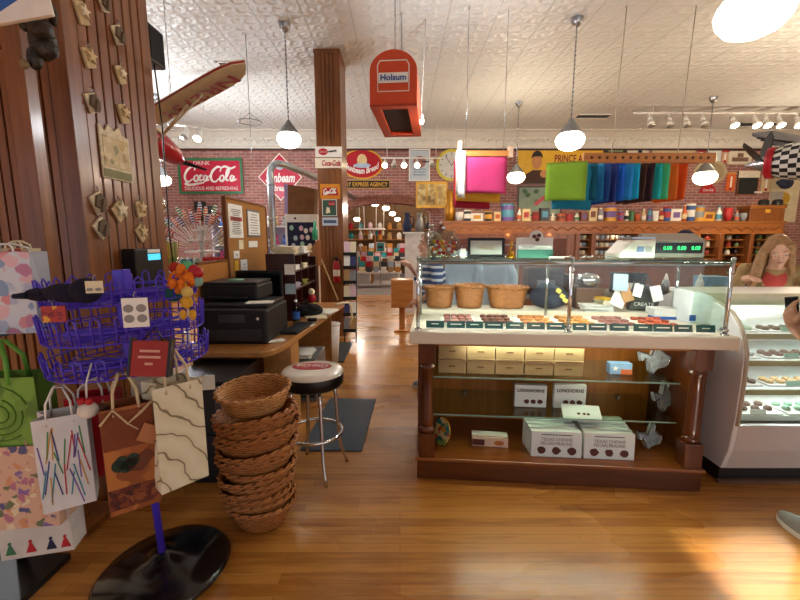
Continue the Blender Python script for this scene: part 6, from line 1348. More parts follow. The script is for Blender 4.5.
# on the top glass
ZT = ZG+.0105
def top(px, v): return CW(CU(px, 257, v)[0], v, ZT)
t2 = thing('candy_jar', 'big clear glass jar of red, orange and white gummy sweets on the counter', 'jar', top(443, .2), CA)
MB().lathe([(0, .003), (.1, .003), (.105, .02), (.105, .115), (.075, .145), (.07, .16), (.066, .16), (.07, .14), (.1, .11), (.1, .02), (0, .012)], n=28).build('glass_jar', glass('jar_glass2', 'f0f4f2'), t2); MB().lathe([(.074, .158), (.076, .17), (0, .178)], n=24).build('lid', glass('jar_lid', 'dfe8e6'), t2); MB().ball((0, 0, .186), .014).build('lid_knob', CHROME, t2)
gm = [mat('gummy_'+k, k, .25, coat=.3) for k in ('c81a1a', 'e67a1c', 'e8e0d0', 'd8b02a', 'b8283a')]; gn = ['red', 'orange', 'white', 'yellow', 'crimson']; pts = []
while len(pts) < 46:
    a, rr, z = rnd.uniform(0, 2*PI), .083*math.sqrt(rnd.random()), .03+rnd.random()*.075; q = (rr*math.cos(a), rr*math.sin(a), z)
    if all((q[0]-p[0])**2+(q[1]-p[1])**2+(q[2]-p[2])**2 > .00052 for p in pts): pts.append(q)
for i, q in enumerate(pts): tag(MB().ball((0, 0, 0), (.013, .013, .011), 8, 5).build('gummy_sweet', gm[i % 5], None, t2.location+Vector(q)), '%s gummy sweet inside the big counter jar' % gn[i % 5], 'sweet', '%s gummy sweets in the big jar' % gn[i % 5])
t2 = thing('clear_bottle', 'slim clear bottle behind the gummy jar', 'bottle', top(431, .38), CA); MB().lathe([(0, 0), (.03, 0), (.03, .13), (.014, .17), (.014, .2), (0, .2)], n=14).build('body', glass('jar_glass2', 'f0f4f2'), t2); MB().cyl((0, 0, .2), (0, 0, .22), .017).build('cap', CHROME, t2)
t2 = thing('small_card', 'small white card beside the gummy jar on the counter', 'card', top(463, .14), CA); MB().cbox((0, 0, .03), (.035, .004, .055), (R(-12), 0, 0)).build('card_face', PAPER, t2); MB().box(-.012, .012, -.006, .02, 0, .004).build('card_foot', PAPER, t2)
(u0, z0), (u1, z1) = CU(467, 256, .16), CU(505, 236, .16); w, h = (u1-u0)/2, z1-z0
t2 = thing('standing_certificate', 'black framed certificate standing on the counter top', 'frame', top(486, .16), CA, rot=(R(-8), 0, CA))
MB().box(-w, w, -.01, .01, 0, .018).box(-w, w, -.01, .01, h-.018, h).box(-w, -w+.018, -.01, .01, .018, h-.018).box(w-.018, w, -.01, .01, .018, h-.018).build('frame_border', BLACK, t2, bevel=.003); MB().box(-w+.018, w-.018, -.002, .006, .018, h-.018).build('print_sheet', mat('cert_grey', 'c2bfb6', .6), t2); MB().box(-w*.5, w*.4, -.003, -.002, h*.4, h*.55).build('printed_line', mat('cert_tan', 'b8a890', .6), t2); MB().cbox((0, .03, h*.35), (.03, .004, h*.7), (R(25), 0, 0)).build('easel_back', BLACK, t2)
t2 = thing('brass_bell', 'brass bell with a tall handle on the counter top', 'bell', top(511, .16), CA); MB().lathe([(0, .004), (.03, .0), (.032, .006), (.022, .02), (.016, .04), (0, .046)], n=20).build('bell_cup', mat('brass', 'c9962e', .2, .9), t2); MB().lathe([(.005, .045), (.007, .07), (.01, .09), (.006, .1), (0, .105)], n=12).build('handle', mat('brass', 'c9962e', .2, .9), t2)
(u0, z0), (u1, z1) = CU(517, 256, .2), CU(552, 236, .2); w, h = (u1-u0)/2, z1-z0
t2 = thing('display_box', 'white and green display box with a round praline badge on the counter', 'box', top(534, .2), CA)
MB().box(-w, w, -.03, .05, 0, h).build('box_body', WHITE, t2, bevel=.003); MB().box(-w*1.02, w*1.02, -.034, .0, 0, h*.4).build('green_band', mat('box_green', '3f7a68', .5), t2)
MB().prism(oval(0, h*1.02, .042, .042, 26), -.04, -.034).build('round_badge', WHITE, t2)
for x, z in ((-.014, h*1.05), (.014, h*1.1), (.005, h*.9)): MB().prism(oval(x, z, .014, .013, 9), -.043, -.04).build('printed_praline', BROWNP, t2)
for i in range(2): tag(MB().cbox((0, 0, .004), (.09, .06, .007)).build('flat_card', [PAPER, mat('box_green', '3f7a68', .5)][i], None, CW(CU(556+i*6, 257, .16)[0], .15, ZT+.001+i*.0), (0, 0, CA-.3+.1*i)), ['flat white card right of the praline display box', 'flat green card right of the white card'][i], 'card') if i == 0 else None
# scale with its console
(u0, z0), (u1, z1) = CU(612, 257, .3), CU(648, 239, .3)
t2 = thing('price_scale', 'white wedge shaped price scale on the counter top', 'scale', CW((u0+u1)/2, .3, ZT), CA); w, h = (u1-u0)/2, z1-ZT
MB().prism([(-w, 0), (w, 0), (w, h), (-w*.3, h*.95), (-w, h*.2)], -.1, .12).build('scale_body', mat('scale_white', 'e8e2d2', .4), t2, bevel=.006); MB().box(-w*.05, w*.35, -.103, -.1, h*.3, h*.6).build('blue_label', mat('label_blue', '8aa0c8', .5), t2); MB().box(w*.45, w*.8, -.103, -.1, h*.3, h*.6).build('grey_label', mat('label_grey', 'c2beb6', .5), t2); MB().box(-w*.3, w, -.09, .11, h, h+.012).build('weigh_plate', STEEL, t2)
(u0, z0), (u1, z1) = CU(648, 258, .26), CU(706, 240, .26)
t2 = thing('scale_console', 'grey scale console with a black panel of green digits', 'scale', CW((u0+u1)/2, .26, ZT), CA); w, h = (u1-u0)/2, z1-ZT; GC = mat('console_grey', '9a9184', .5)
MB().prism([(-.0, 0), (.16, 0), (.16, h*1.25), (.12, h*1.4), (0, h)], -w, w, 'x').build('console_body', GC, t2, bevel=.004); MB().box(-w*.9, w*.9, -.004, 0, h*.25, h*.85).build('black_panel', BLACK, t2)
for i in range(3): lettering(('0.00', '0.00', '0.00')[i], w*.3, h*.22, emis('digit_green', '38d878', 4), t2, (-w*.35+i*w*.5, -.006, h*.55), name='green_digits')
t2 = thing('round_cap_lamp', 'navy and white round cap behind the scale console', 'hat', CW(CU(682, 240, .45)[0], .42, ZT), CA); MB().box(-.05, .05, -.05, .05, 0, .13).build('cap_stand', GC, t2); MB().lathe([(.05, .13), (.05, .14), (.045, .16), (.02, .178), (0, .18)], n=20).build('cap_crown', NAVY, t2); MB().lathe([(.052, .13), (.054, .14), (.05, .145)], n=20).build('white_band', WHITE, t2); t2.name = 'round_hat'
# ---- goods on the shelves below
def kraft(col, row):
    u = .12+.085+col*.192
    t3 = thing('kraft_box', '%s kraft gift box on the %s row of the counter glass shelf' % (('leftmost', 'second', 'third', 'fourth', 'rightmost')[col], ('lower', 'upper')[row]), 'box', CW(u+.02, .3, .654+row*.106), CA, 'kraft boxes on the glass shelf')
    MB().box(-.093, .093, -.09, .1, 0, .08).build('box_body', mat('kraft_box', 'a58d63', .8, var=.06), t3, bevel=.002); MB().box(-.095, .095, -.092, .102, .075, .104).build('lid', mat('kraft_box', 'a58d63', .8, var=.06), t3, bevel=.003)
    m = MB(); m.tube([(-.085, -.0935, .093), (-.04, -.0935, .1), (.04, -.0935, .1), (.085, -.0935, .093)], .0022, 4); m.build('stitched_line', mat('kraft_ink', '6a4a2c', .8), t3); m = MB(); m.box(-.022, .022, -.0925, -.09, .045, .053); m.build('printed_mark', mat('kraft_ink', '6a4a2c', .8), t3)
for r_ in range(2):
    for c_ in range(5): kraft(c_, r_)
def pralines(t3, xs, z, r_, y, m_=None):
    for x in xs:
        n_ = 11; pl = [(x+r_*rnd.uniform(.8, 1.1)*math.cos(2*PI*j/n_), z+r_*.9*rnd.uniform(.8, 1.1)*math.sin(2*PI*j/n_)) for j in range(n_)]; MB().prism(pl, y-.002, y).build('printed_praline', BROWNP, t3)
def white_box(lb, px, pyb, v, w, h, d, title, lines, group=None, tilt=0, zfix=None, yaw=0, spread=.3):
    u, z = CU(px, pyb, v); z = zfix if zfix is not None else z
    t3 = thing('candy_box', lb, 'box', CW(u, v, z), 0, group, rot=(R(tilt), 0, CA+R(yaw)))
    MB().box(-w/2, w/2, 0, d, 0, h).build('box_body', mat('box_white', 'dde3de', .45, var=.03), t3, bevel=.002)
    if title: lettering(title, w*.84, h*.15, mat('ink_dark', '2c2622', .6), t3, (0, -.001, h*.76), off=.02)
    if lines:
        MB().box(-w*.3, w*.3, -.001, 0, h*.86, h*.89).build('printed_bar', mat('ink_dark', '2c2622', .6), t3)
        for k, s_ in enumerate(lines): lettering(s_, w*.62, h*.13, mat('ink_mid', '7d7672', .6), t3, (0, -.001, h*(.7-.16*k)))
    pralines(t3, [w*q for q in ((-spread, 0, spread) if lines else (-.12, .08, .3))], h*.26, h*(.17 if lines else .12), -.001)
    return t3
wb = lambda p0, p1, v: CU(p1, 400, v)[0]-CU(p0, 400, v)[0]
ZS = .391
white_box('white LONGHORNS candy box standing alone at left on the lower glass shelf', 530, 410, .3, wb(514, 546, .3), .16, .04, 'LONGHORNS', None, zfix=ZS)
white_box('open white LONGHORNS candy box at right on the lower glass shelf', 569, 412, .3, wb(553, 585, .3), .17, .04, 'LONGHORNS', None, zfix=ZS)
t3 = thing('box_lid', 'loose white candy box lid lying in front of the open LONGHORNS box', 'box lid', CW(CU(579, 413, .24)[0], .2, ZS+.0), 0, rot=(R(30), 0, CA+R(-6))); w = wb(560, 597, .24); MB().box(-w/2, w/2, -.05, .07, .0, .018).build('lid_body', mat('box_white', 'dde3de', .45), t3, bevel=.002); pl = MB()
for x in (-.02, .015, .04): pl.prism(oval(x, -.005, .011, .009, 9), .018, .0195, 'z')
pl.build('printed_praline', BROWNP, t3)
w = wb(529, 583, .07)
for nm, p0, p1, n_ in (('left', 529, 583, 4), ('right', 582, 636, 5)):
    for i in range(n_-1, -1, -1):
        w = wb(p0, p1, .07)*.955; white_box('white pecan praline box in the %s row on the counter floor, %s' % (nm, ('frontmost', 'second from front', 'third from front', 'fourth from front', 'rearmost')[i]), (p0+p1)/2-i*3.2, 457, .07+i*.05, w, .17+.004*i, .045, None, ('TEXAS CHEWIE', 'PECAN PRALINE') if i == 0 else ('TEXAS CHEWIE',), 'pecan praline boxes in two rows', zfix=ZP+.001, tilt=-4)
t3 = thing('bar_box', 'small cream and brown printed box lying on the counter floor', 'box', CW(CU(490, 441, .18)[0], .2, ZP+.001), CA+R(-3)); w = wb(472, 508, .2); MB().box(-w/2, w/2, -.03, .05, 0, .065).build('box_body', mat('bar_cream', 'd8b8a0', .5), t3, bevel=.002); MB().box(-w/2, -w*.15, -.032, -.03, .008, .05).build('printed_patch', BROWNP, t3); MB().prism(oval(w*.25, .03, .035, .018, 12), -.032, -.03).build('printed_praline', mat('bar_orange', 'b8723a', .5), t3); MB().box(-w/2, w/2, .0, .052, .065, .072).build('lid_flap', PAPER, t3)
t3 = thing('painted_plate', 'oval painted plate leaning against the left counter post', 'plate', CW(CU(441, 445, .14)[0], .16, ZP+.001), CA, rot=(R(-8), 0, CA+R(-40))); 
MB().prism(oval(0, .1, .068, .1, 30), -.012, 0).build('plate_body', floral('painted_plate', '3a6a62', ['c98a3a', '2f7a78', 'b84a2a', '8a9a4a', 'd8b87a'], 26, .7, .25), t3, bevel=.004); MB().tube([(.069*math.cos(2*PI*k/30), -.006, .1+.101*math.sin(2*PI*k/30)) for k in range(30)], .005, 6, closed=True).build('gilt_rim', mat('brass', 'c9962e', .2, .9), t3)
t3 = thing('star_box', 'small blue and orange star printed box on the upper glass shelf', 'box', CW(CU(619, 376, .3)[0], .3, .654), CA); w = wb(608, 630, .3)
MB().box(-w/2, w/2, -.02, .04, 0, .075).build('box_body', mat('star_blue', '7fa6c8', .5), t3, bevel=.002); MB().box(0, w/2, -.022, -.02, .0, .035).build('printed_patch', mat('star_orange', 'c86a3a', .5), t3); MB().prism([((.02 if j % 2 == 0 else .009)*math.cos(PI/2+PI*j/5)-w*.25, .04+(.02 if j % 2 == 0 else .009)*math.sin(PI/2+PI*j/5)) for j in range(10)], -.0225, -.02).build('printed_star', WHITE, t3)
TEXAS = [(-.2, 1), (.15, 1), (.15, .55), (.5, .45), (.95, .4), (1, -.05), (.9, -.3), (.45, -.6), (.3, -1), (.0, -.9), (-.25, -.45), (-.5, -.3), (-.7, -.55), (-1, -.1), (-.2, 0)]
def texas(lb, px, py, v, s_, z, n_, yaw, mtl):
    t3 = thing('texas_tin', lb, 'tin', CW(CU(px, py, v)[0], v, z), 0, rot=(R(-12), 0, CA+R(yaw)))
    a = R(-25); pl = [(x*math.cos(a)-y*math.sin(a), x*math.sin(a)+y*math.cos(a)) for x, y in TEXAS]; zm = min(p[1] for p in pl)
    for i in range(n_):
        pp = [(p[0]*s_+i*s_*.3, (p[1]-zm)*s_) for p in pl]; m = MB(); m.prism(pp, i*.03, i*.03+.025); o = m.build('tin_tray', mtl, t3); MB().tube([(p[0], i*.03-.003, p[1]) for p in pp], .004, 5, closed=True).build('rolled_rim', CHROME, t3)
CLR = mat('clear_wrap', 'aab4ba', .12, .2, var=.3, vs=30, coat=.6); 
texas('pair of clear wrapped state shaped tins on the upper glass shelf at right', 655, 378, .3, .112, .655, 2, 12, CLR)
texas('clear wrapped state shaped tin on the lower glass shelf at right', 666, 414, .3, .1, ZS+.001, 2, 25, CLR)
texas('dim clear wrapped state shaped tin on the counter floor at right', 650, 455, .22, .085, ZP+.002, 2, 10, CLR)
# ================================================================ white refrigerated case
XL, XR = 2.05, 4.2
fr = [(2.373, .108), (2.33, .25), (2.313, .423)]; gc = [(2.313, .423), (2.306, .606), (2.305, .75), (2.31, .879), (2.34, .97), (2.385, 1.046), (2.447, 1.109), (2.56, 1.15), (2.7, 1.165)]
WC = mat('case_white', 'e2dcda', .35, var=.03)
t = thing('display_case', 'white curved glass refrigerated candy case at the right edge', 'display case', (XL, 2.373, 0)); oy = 2.373
def yz(l): return [(y-oy, z) for y, z in l]
side = yz(fr[:1]+fr[1:]+gc[1:]+[(3.0, 1.165), (3.15, 1.1), (3.15, .108)])
MB().prism(side, 0, .035, 'x').build('end_panel', WC, t, bevel=.006); MB().prism(side, XR-XL-.035, XR-XL, 'x').build('end_panel', WC, t)
MB().tube([(.0175, y, z) for y, z in yz(gc)], .012, 8).build('edge_trim', mat('trim_beige', 'b8a892', .4), t)
m = MB(); f = yz(fr); b = [(y+.03, z) for y, z in f]; m.prism(f+b[::-1], .035, XR-XL-.035, 'x'); m.build('front_panel', mat('case_beige', 'd3c9c2', .4, var=.03), t)
MB().box(.02, XR-XL-.02, .03, .7, 0, .108).build('kick_plate', BLACK, t); MB().box(.0, XR-XL, .0, .03, .0, .02).build('floor_trim', mat('trim_brown', '6a5040', .5), t)
g = yz(gc); m = MB(); n = len(g); X1 = XR-XL-.035
m.add([(x, y, z) for x in (.035, X1) for y, z in g], [(i, i+1, n+i+1, n+i) for i in range(n-1)], 0, True); o = m.build('curved_glass', M_PANE, t); md = o.modifiers.new('thick', 'SOLIDIFY'); md.thickness = .006
MB().box(.035, X1, .02, .74, .42, .45).build('deck', WHITE, t); MB().box(.035, X1, .74, .777, .12, 1.1).build('back_panel', WHITE, t)
MB().box(.0, XR-XL, .3, .66, 1.165, 1.2).build('top_board', WHITE, t, bevel=.008); MB().box(.0, XR-XL, .27, .3, 1.12, 1.2).build('front_rail', mat('rail_cream', 'd8cfae', .35), t, bevel=.006)
shl = [(.58, 2.5), (.76, 2.55), (.93, 2.6)]
for z, y in shl: MB().box(.036, X1, y-oy, .74, z-.012, z).build('shelf', mat('shelf_white', 'e8ece8', .3), t); MB().box(.036, X1, y-oy-.012, y-oy, z-.03, z+.006).build('shelf_edge', mat('edge_khaki', '9a9068', .4), t)
EM = emis('case_lamp', 'f4fbff', 55)
MB().box(.06, X1-.02, .34, .38, 1.13, 1.15).build('lamp_tube', EM, t)
for z, y in shl: MB().box(.06, X1-.02, y-oy+.03, y-oy+.045, z-.027, z-.013).build('lamp_tube', EM, t)
lv = [(.451, 2.4, .2, 'deck'), (.581, 2.56, .14, 'lowest shelf'), (.761, 2.6, .14, 'middle shelf'), (.931, 2.65, .12, 'top shelf')]
cc = [('brown', BROWNP), ('green', mat('mint_sweet', '8fb89a', .5)), ('dark', mat('dark_sweet', '2a1c18', .4)), ('tan', mat('tan_sweet', 'c9a070', .5)), ('grey', mat('foil', 'a9b0b4', .3, .6))]
for li, (z, y0, dd, nm) in enumerate(lv):
    for k in range(3):
        x = XL+.22+k*.36
        tn = ('left', 'middle', 'right')[k]; cn, mm = cc[(li*2+k) % 5]
        t3 = thing('sweet_tray', '%s white tray on the %s of the refrigerated case' % (tn, nm), 'tray', (x, y0+dd/2, z), 0, 'trays in the refrigerated case')
        MB().box(-.16, .16, -dd/2, dd/2, 0, .01).build('tray_body', WHITE, t3, bevel=.003); MB().cbox((0, -dd/2+.004, .024), (.1, .003, .03), (R(-15), 0, 0)).build('price_card', [PAPER, mat('mint', '9cc8b8', .3)][k % 2], t3)
        for q in range(8):
            xx, yy = -.12+.08*(q % 4), -dd*.15+dd*.35*(q//4)
            tag(MB().lathe([(0, 0), (.022, 0), (.025, .012), (.016, .024), (0, .026)], n=9).build('sweet_piece', mm, None, (x+xx, y0+dd/2+yy, z+.0105)), '%s sweet on the %s tray of the %s in the refrigerated case' % (cn, tn, nm), 'sweet', '%s tray sweets on the %s' % (tn, nm))
# ================================================================ work table behind the counters
t = thing('work_table', 'long grey work table between the counters and the back bar', 'table', (2.4, 4.7, 0)); MB().box(-1.9, 2.6, -.3, .35, .9, .94).build('table_top', mat('table_grey', '8d8880', .5), t, bevel=.004)
for x in (-1.8, .3, 2.5):
    for y in (-.25, .3): MB().box(x-.025, x+.025, y-.025, y+.025, 0, .9).build('leg', STEEL, t)
MB().box(-1.85, 2.55, -.28, .33, .3, .33).build('shelf', mat('table_grey', '8d8880', .5), t)
def onT(px, y, Y=4.6): return PY(px, y, Y).x
for i, (px, w, h, mm, nm, k) in enumerate(((543, .4, .3, W_DARK, 'dark_wood_box', 'dark red brown wooden box on the work table behind the denim bag'), (492, .26, .1, mat('teal_box2', '2f7a80', .5), 'teal_box', 'flat teal box on the work table under the blue shirt reflection'), (712, .26, .2, mat('sky_box', '7fa2c0', .5), 'sky_blue_box', 'sky blue box on the work table right of the scale'), (740, .2, .17, mat('aubergine', '5a2a6a', .7), 'purple_box', 'purple box on the work table near the young woman'),
                                       (575, .22, .22, mat('box_brown', '6a5242', .6), 'cardboard_box', 'brown cardboard box on the work table behind the middle post'), (628, .3, .24, mat('machine_black', '26282c', .4), 'credit_machine', 'black machine on the work table behind the CREATE bag'), (765, .24, .12, mat('mustard', 'c9a84a', .7), 'mustard_box', 'mustard yellow box on the work table behind the young woman hair'))):
    t2 = thing(nm, k, 'box' if nm != 'credit_machine' else 'machine', (onT(px, 280), 4.6, .941)); MB().box(-w/2, w/2, -.1, .12, 0, h*.85).build('box_body', mm, t2, bevel=.006); MB().box(-w/2-.006, w/2+.006, -.106, .126, h*.85, h).build('lid', mm, t2, bevel=.004); MB().box(-w*.25, w*.25, -.104, -.1, h*.25, h*.55).build('label_patch', PAPER if i % 2 else GREY, t2)
for i, (px, mm, lb) in enumerate(((735, RED, 'red squeeze bottle on the work table left of the young woman'), (752, WHITE, 'white squeeze bottle on the work table left of the young woman'), (666, STEEL, 'steel shaker bottle on the work table behind the scale'), (700, WHITE, 'white squeeze bottle on the work table behind the scale console'))):
    t2 = thing('squeeze_bottle', lb, 'bottle', (onT(px, 280, 4.5), 4.5, .941)); MB().lathe([(0, 0), (.04, 0), (.042, .13), (.025, .17), (0, .17)], n=14).build('body', mm, t2); MB().lathe([(.024, .17), (.02, .19), (.006, .24), (0, .24)], n=10).build('nozzle', WHITE, t2)
t2 = thing('white_cloth_heap', 'crumpled white cloth on the work table right of the scale', 'cloth', (onT(722, 275, 4.75), 4.82, .941)); MB().ball((0, 0, .05), (.2, .12, .08), 14, 8).ball((.1, .02, .1), (.12, .08, .06), 12, 7).ball((-.12, 0, .06), (.1, .1, .07), 12, 7).build('cloth_body', mat('cloth_white', 'ddd8d0', .9, bump=.8, bs=14), t2)
# light blue shirt reflections in the glass, built as shapes on an added rail
t = thing('added_shirt_rail', 'added low steel rail behind the counter that carries two shirt reflection shapes', 'rail', (PY(477, 270, 4.45).x, 4.35, 0)); MB().tube([(-.42, 0, 0), (-.42, 0, 1.5), (.42, 0, 1.5), (.42, 0, 0)], .014, 8).build('rail_tube', STEEL, t)
for x in (-.42, .42): MB().cyl((x, -.2, .02), (x, .2, .02), .014).build('foot', STEEL, t)
for i, (px, lb) in enumerate(((461, 'left pale blue shirt reflection built as a shape behind the candy counter'), (494, 'right pale blue shirt reflection built as a shape behind the candy counter'))):
    t2 = thing('shirt_reflection', lb, 'shirt', (PY(px, 270, 4.35).x, 4.35, .76), 0, 'pale blue shirt reflections on the added rail'); SB = mat('shirt_blue', 'b4c6dc', .85, bump=.2, bs=60, var=.08)
    MB().prism([(-.16, 0), (.16, 0), (.17, .5), (.13, .62), (.05, .66), (-.05, .66), (-.13, .62), (-.17, .5)], -.05, .05).build('shirt_body', SB, t2, bevel=.03, seg=4)
    for s_ in (-1, 1): MB().tube([(s_*.14, 0, .58), (s_*.2, -.02, .4), (s_*.2, -.04, .12)], [.05, .055, .045], 10).build('sleeve', SB, t2)
    MB().tube([(-.06, -.02, .66), (0, -.055, .6), (.06, -.02, .66), (0, .05, .68), (-.06, -.02, .66)], .014, 6).build('collar', SB, t2); MB().tube([(0, 0, .66), (0, 0, .72), (.02, 0, .74)], .004, 5).build('hanger_hook', STEEL, t2)
# ================================================================ people
SKIN = mat('skin', 'c99a7c', .55, var=.06); SKIN2 = mat('skin_fair', 'd9ab90', .55, var=.05)
def remesh(o, v):
    md = o.modifiers.new('join', 'REMESH'); md.mode = 'VOXEL'; md.voxel_size = v; md.use_smooth_shade = True
    m2 = o.modifiers.new('smooth', 'SMOOTH'); m2.factor = .5; m2.iterations = 3
def chain(m, pts, rs, n=12):
    m.tube(pts, rs, n)
    for p, r_ in zip(pts, rs): m.ball(p, r_, 12, 8)
def hand(m, w, d, up, s_=1, curl=.4):
    """palm plus five curled fingers; w wrist point, d pointing direction, up back of the hand"""
    w, d, up = Vector(w), Vector(d).normalized(), Vector(up); up = (up-d*up.dot(d)).normalized(); sd = d.cross(up)*s_
    pc = w+d*.05; m.tube([w, w+d*.03, w+d*.085], [.024, .032, .03], 10); m.ball(pc, .033, 10, 8); m.ball(w+d*.08+sd*.02, .02, 8, 6); m.ball(w+d*.08-sd*.02, .02, 8, 6)
    for k, L in enumerate((.07, .08, .075, .058)):
        b = w+d*.085+sd*(.03-.02*k); c1 = curl*(.8+.1*k)
        d1 = (d*math.cos(c1*.5)-up*math.sin(c1*.5)); d2 = (d*math.cos(c1*1.5)-up*math.sin(c1*1.5)); d3 = (d*math.cos(c1*2.3)-up*math.sin(c1*2.3))
        chain(m, [b-d*.02, b+d1*L*.42, b+d1*L*.42+d2*L*.33, b+d1*L*.42+d2*L*.33+d3*L*.25], [.0105, .0095, .0085, .0075], 8)
    b = w+d*.03+sd*.03; chain(m, [b, b+(d*.5+sd*.8).normalized()*.035, b+(d*.5+sd*.8).normalized()*.035+(d*.9+sd*.2-up*.2).normalized()*.032], [.014, .0115, .009], 8)
def person(lb, loc, rz, J, outfit, skin, hair, head_rot=(0, 0, 0), voxel=.009, hands=(.4, .4)):
    t = thing('person', lb, 'person', loc, rz); V = {k: Vector(v) for k, v in J.items()}
    m = MB()
    chain(m, [V['hip'], V['waist'], V['chest'], V['neck']-Vector((0, 0, .06))], [.135, .115, .125, .08], 16)
    for s_, k in ((1, 'l'), (-1, 'r')):
        chain(m, [V['chest']+Vector((0, 0, .04)), V['sh_'+k], V['el_'+k], V['wr_'+k]], [.08, .055, .042, .026])
        hand(m, V['wr_'+k], V['hd_'+k]-V['wr_'+k], V.get('up_'+k, Vector((0, 0, 1))), s_ if 'ts_'+k not in V else V['ts_'+k].x, hands[0 if k == 'l' else 1])
        chain(m, [V['hip']+Vector((s_*.06, 0, -.02)), V['kn_'+k], V['an_'+k]], [.095, .062, .042]); a = V['an_'+k]; tv = V['toe_'+k]; chain(m, [a+Vector((0, .01, -.02)), (a*.6+tv*.4)-Vector((0, 0, .012)), a*.2+tv*.8], [.034, .026, .02])
    chain(m, [V['neck']-Vector((0, 0, .05)), V['neck'], V['head']], [.06, .052, .055])
    E = Euler(head_rot).to_matrix().to_4x4(); E.translation = V['head']; m.M = E
    m.ball((0, .01, .03), (.076, .095, .1), 20, 14); m.ball((0, -.03, -.045), (.056, .06, .062), 16, 10); m.ball((0, -.075, -.088), (.026, .022, .02), 10, 8)
    m.tube([(0, -.088, .02), (0, -.108, -.022)], [.009, .016], 8); m.ball((0, -.105, -.024), .0155, 10, 8)
    for s_ in (-1, 1): m.ball((s_*.078, .01, -.005), (.012, .02, .03), 10, 8); m.ball((s_*.032, -.07, -.02), (.026, .02, .02), 10, 8); m.ball((s_*.032, -.075, .038), (.026, .014, .01), 8, 6)
    m.M = None; remesh(m.build('body', skin, t), voxel)
    def feat(nm, fn, mm):
        q = MB(); q.M = E; fn(q); return q.build(nm, mm, t)
    for s_ in (-1, 1):
        e = feat('eye', lambda q: q.ball((s_*.032, -.084, .016), (.013, .008, .0055), 10, 7), mat('eye_white', 'e8e2da', .3)); q = MB(); q.M = E; q.ball((s_*.032, -.0905, .0145), (.0055, .003, .0045), 8, 6); q.build('iris', mat('iris_brown', '3a261a', .3), e)
        feat('eyebrow', lambda q: q.tube([(s_*.014, -.09, .042), (s_*.034, -.091, .048), (s_*.054, -.08, .04)], [.003, .004, .002], 6), hair)
    feat('lips', lambda q: (q.tube([(-.022, -.086, -.053), (-.008, -.096, -.05), (.008, -.096, -.05), (.022, -.086, -.053)], [.002, .005, .005, .002], 6), q.tube([(-.02, -.086, -.055), (0, -.095, -.06), (.02, -.086, -.055)], [.002, .006, .002], 6)), mat('lips', 'bd8074', .5))
    q = MB(); q.M = E; q.ball((0, .025, .045), (.088, .1, .1), 20, 12); q.tube([(-.06, -.055, .1), (-.085, -.02, .05), (-.088, .03, -.02)], [.02, .03, .03], 8); q.tube([(.06, -.055, .1), (.085, -.02, .05), (.088, .03, -.02)], [.02, .03, .03], 8)
    q.M = None
    for s_ in outfit.get('locks', []): q.tube([V['head']+Vector(p) for p in s_[0]], s_[1], 8)
    o = q.build('hair', hair, t); remesh(o, .012)
    # front of the hair cap is kept off the face by pulling the cap behind the brow line
    q = MB()
    if 'top' in outfit:
        chain(q, [V['hip']+Vector((0, 0, .0)), V['waist'], V['chest'], V['neck']-Vector((0, 0, .07))], [.168, .137, .142, .085], 16)
        for k in 'lr':
            e = V['el_'+k].lerp(V['wr_'+k], outfit.get('sleeve', .9)); chain(q, [V['chest']+Vector((0, 0, .04)), V['sh_'+k], V['el_'+k], e], [.09, .068, .054, .042])
        o = q.build('shirt', outfit['top'], t); remesh(o, .011)
    q = MB()
    for s_, k in ((1, 'l'), (-1, 'r')): chain(q, [V['hip']+Vector((s_*.06, 0, -.02)), V['kn_'+k], V['an_'+k]+Vector((0, 0, .02))], [.108, .075, .062])
    q.ball(V['hip'], (.155, .13, .12), 16, 10); o = q.build('trousers', outfit['legs'], t); remesh(o, .011)
    for k in 'lr':
        a, tv = V['an_'+k], V['toe_'+k]; d = (tv-a); d.z = 0; d.normalize(); sd = Vector((-d.y, d.x, 0)); L = .27; hl = Vector((a.x, a.y, 0))-d*.07
        out = []
        for i in range(22):
            an = 2*PI*i/22; c_, s2 = math.cos(an), math.sin(an); wd = .042+.008*c_; out.append(hl+d*(L/2+L/2*c_)+sd*wd*s2*(1 if c_ < .3 else 1-.15*(c_-.3)))
        def lay(z, k_): return [(hl+d*L/2)+(p-(hl+d*L/2))*k_+Vector((0, 0, z)) for p in out]
        q = MB(); n = 22; l0, l1 = lay(0, 1), lay(.028, 1.02); q.add(l0+l1, [tuple(range(n))[::-1], tuple(range(n, 2*n))]+[(i, (i+1) % n, n+(i+1) % n, n+i) for i in range(n)]); sh = q.build('shoe', outfit.get('sole', WHITE), t)
        q = MB(); rings = [lay(.028, .99)]
        for z, kk in ((.06, .97), (.082, .84)):
            rings.append([p if (p-hl).dot(d) < .1 else Vector((p.x, p.y, max(.05 if z < .07 else .064, z-.12*((p-hl).dot(d)-.1)))) for p in lay(z, kk)])
        rings.append([(hl+d*.08)+(p-(hl+d*L/2))*Vector((.45, .45, 1)).x+Vector((0, 0, .1))*1-Vector((0, 0, p.z)) for p in lay(0, 1)])
        vs = [p for r_ in rings for p in r_]; q.add(vs, [(j*n+i, j*n+(i+1) % n, (j+1)*n+(i+1) % n, (j+1)*n+i) for j in range(len(rings)-1) for i in range(n)], 0, True); q.build('upper', outfit.get('shoe', mat('shoe_grey', '8d8f90', .8)), sh)
        q = MB()
        for i in range(4): c = hl+d*(.13+.02*i)+Vector((0, 0, .088-.012*i)); q.tube([c-sd*.02, c+Vector((0, 0, .004)), c+sd*.02], .003, 5)
        q.build('lace', WHITE, sh)
    return t
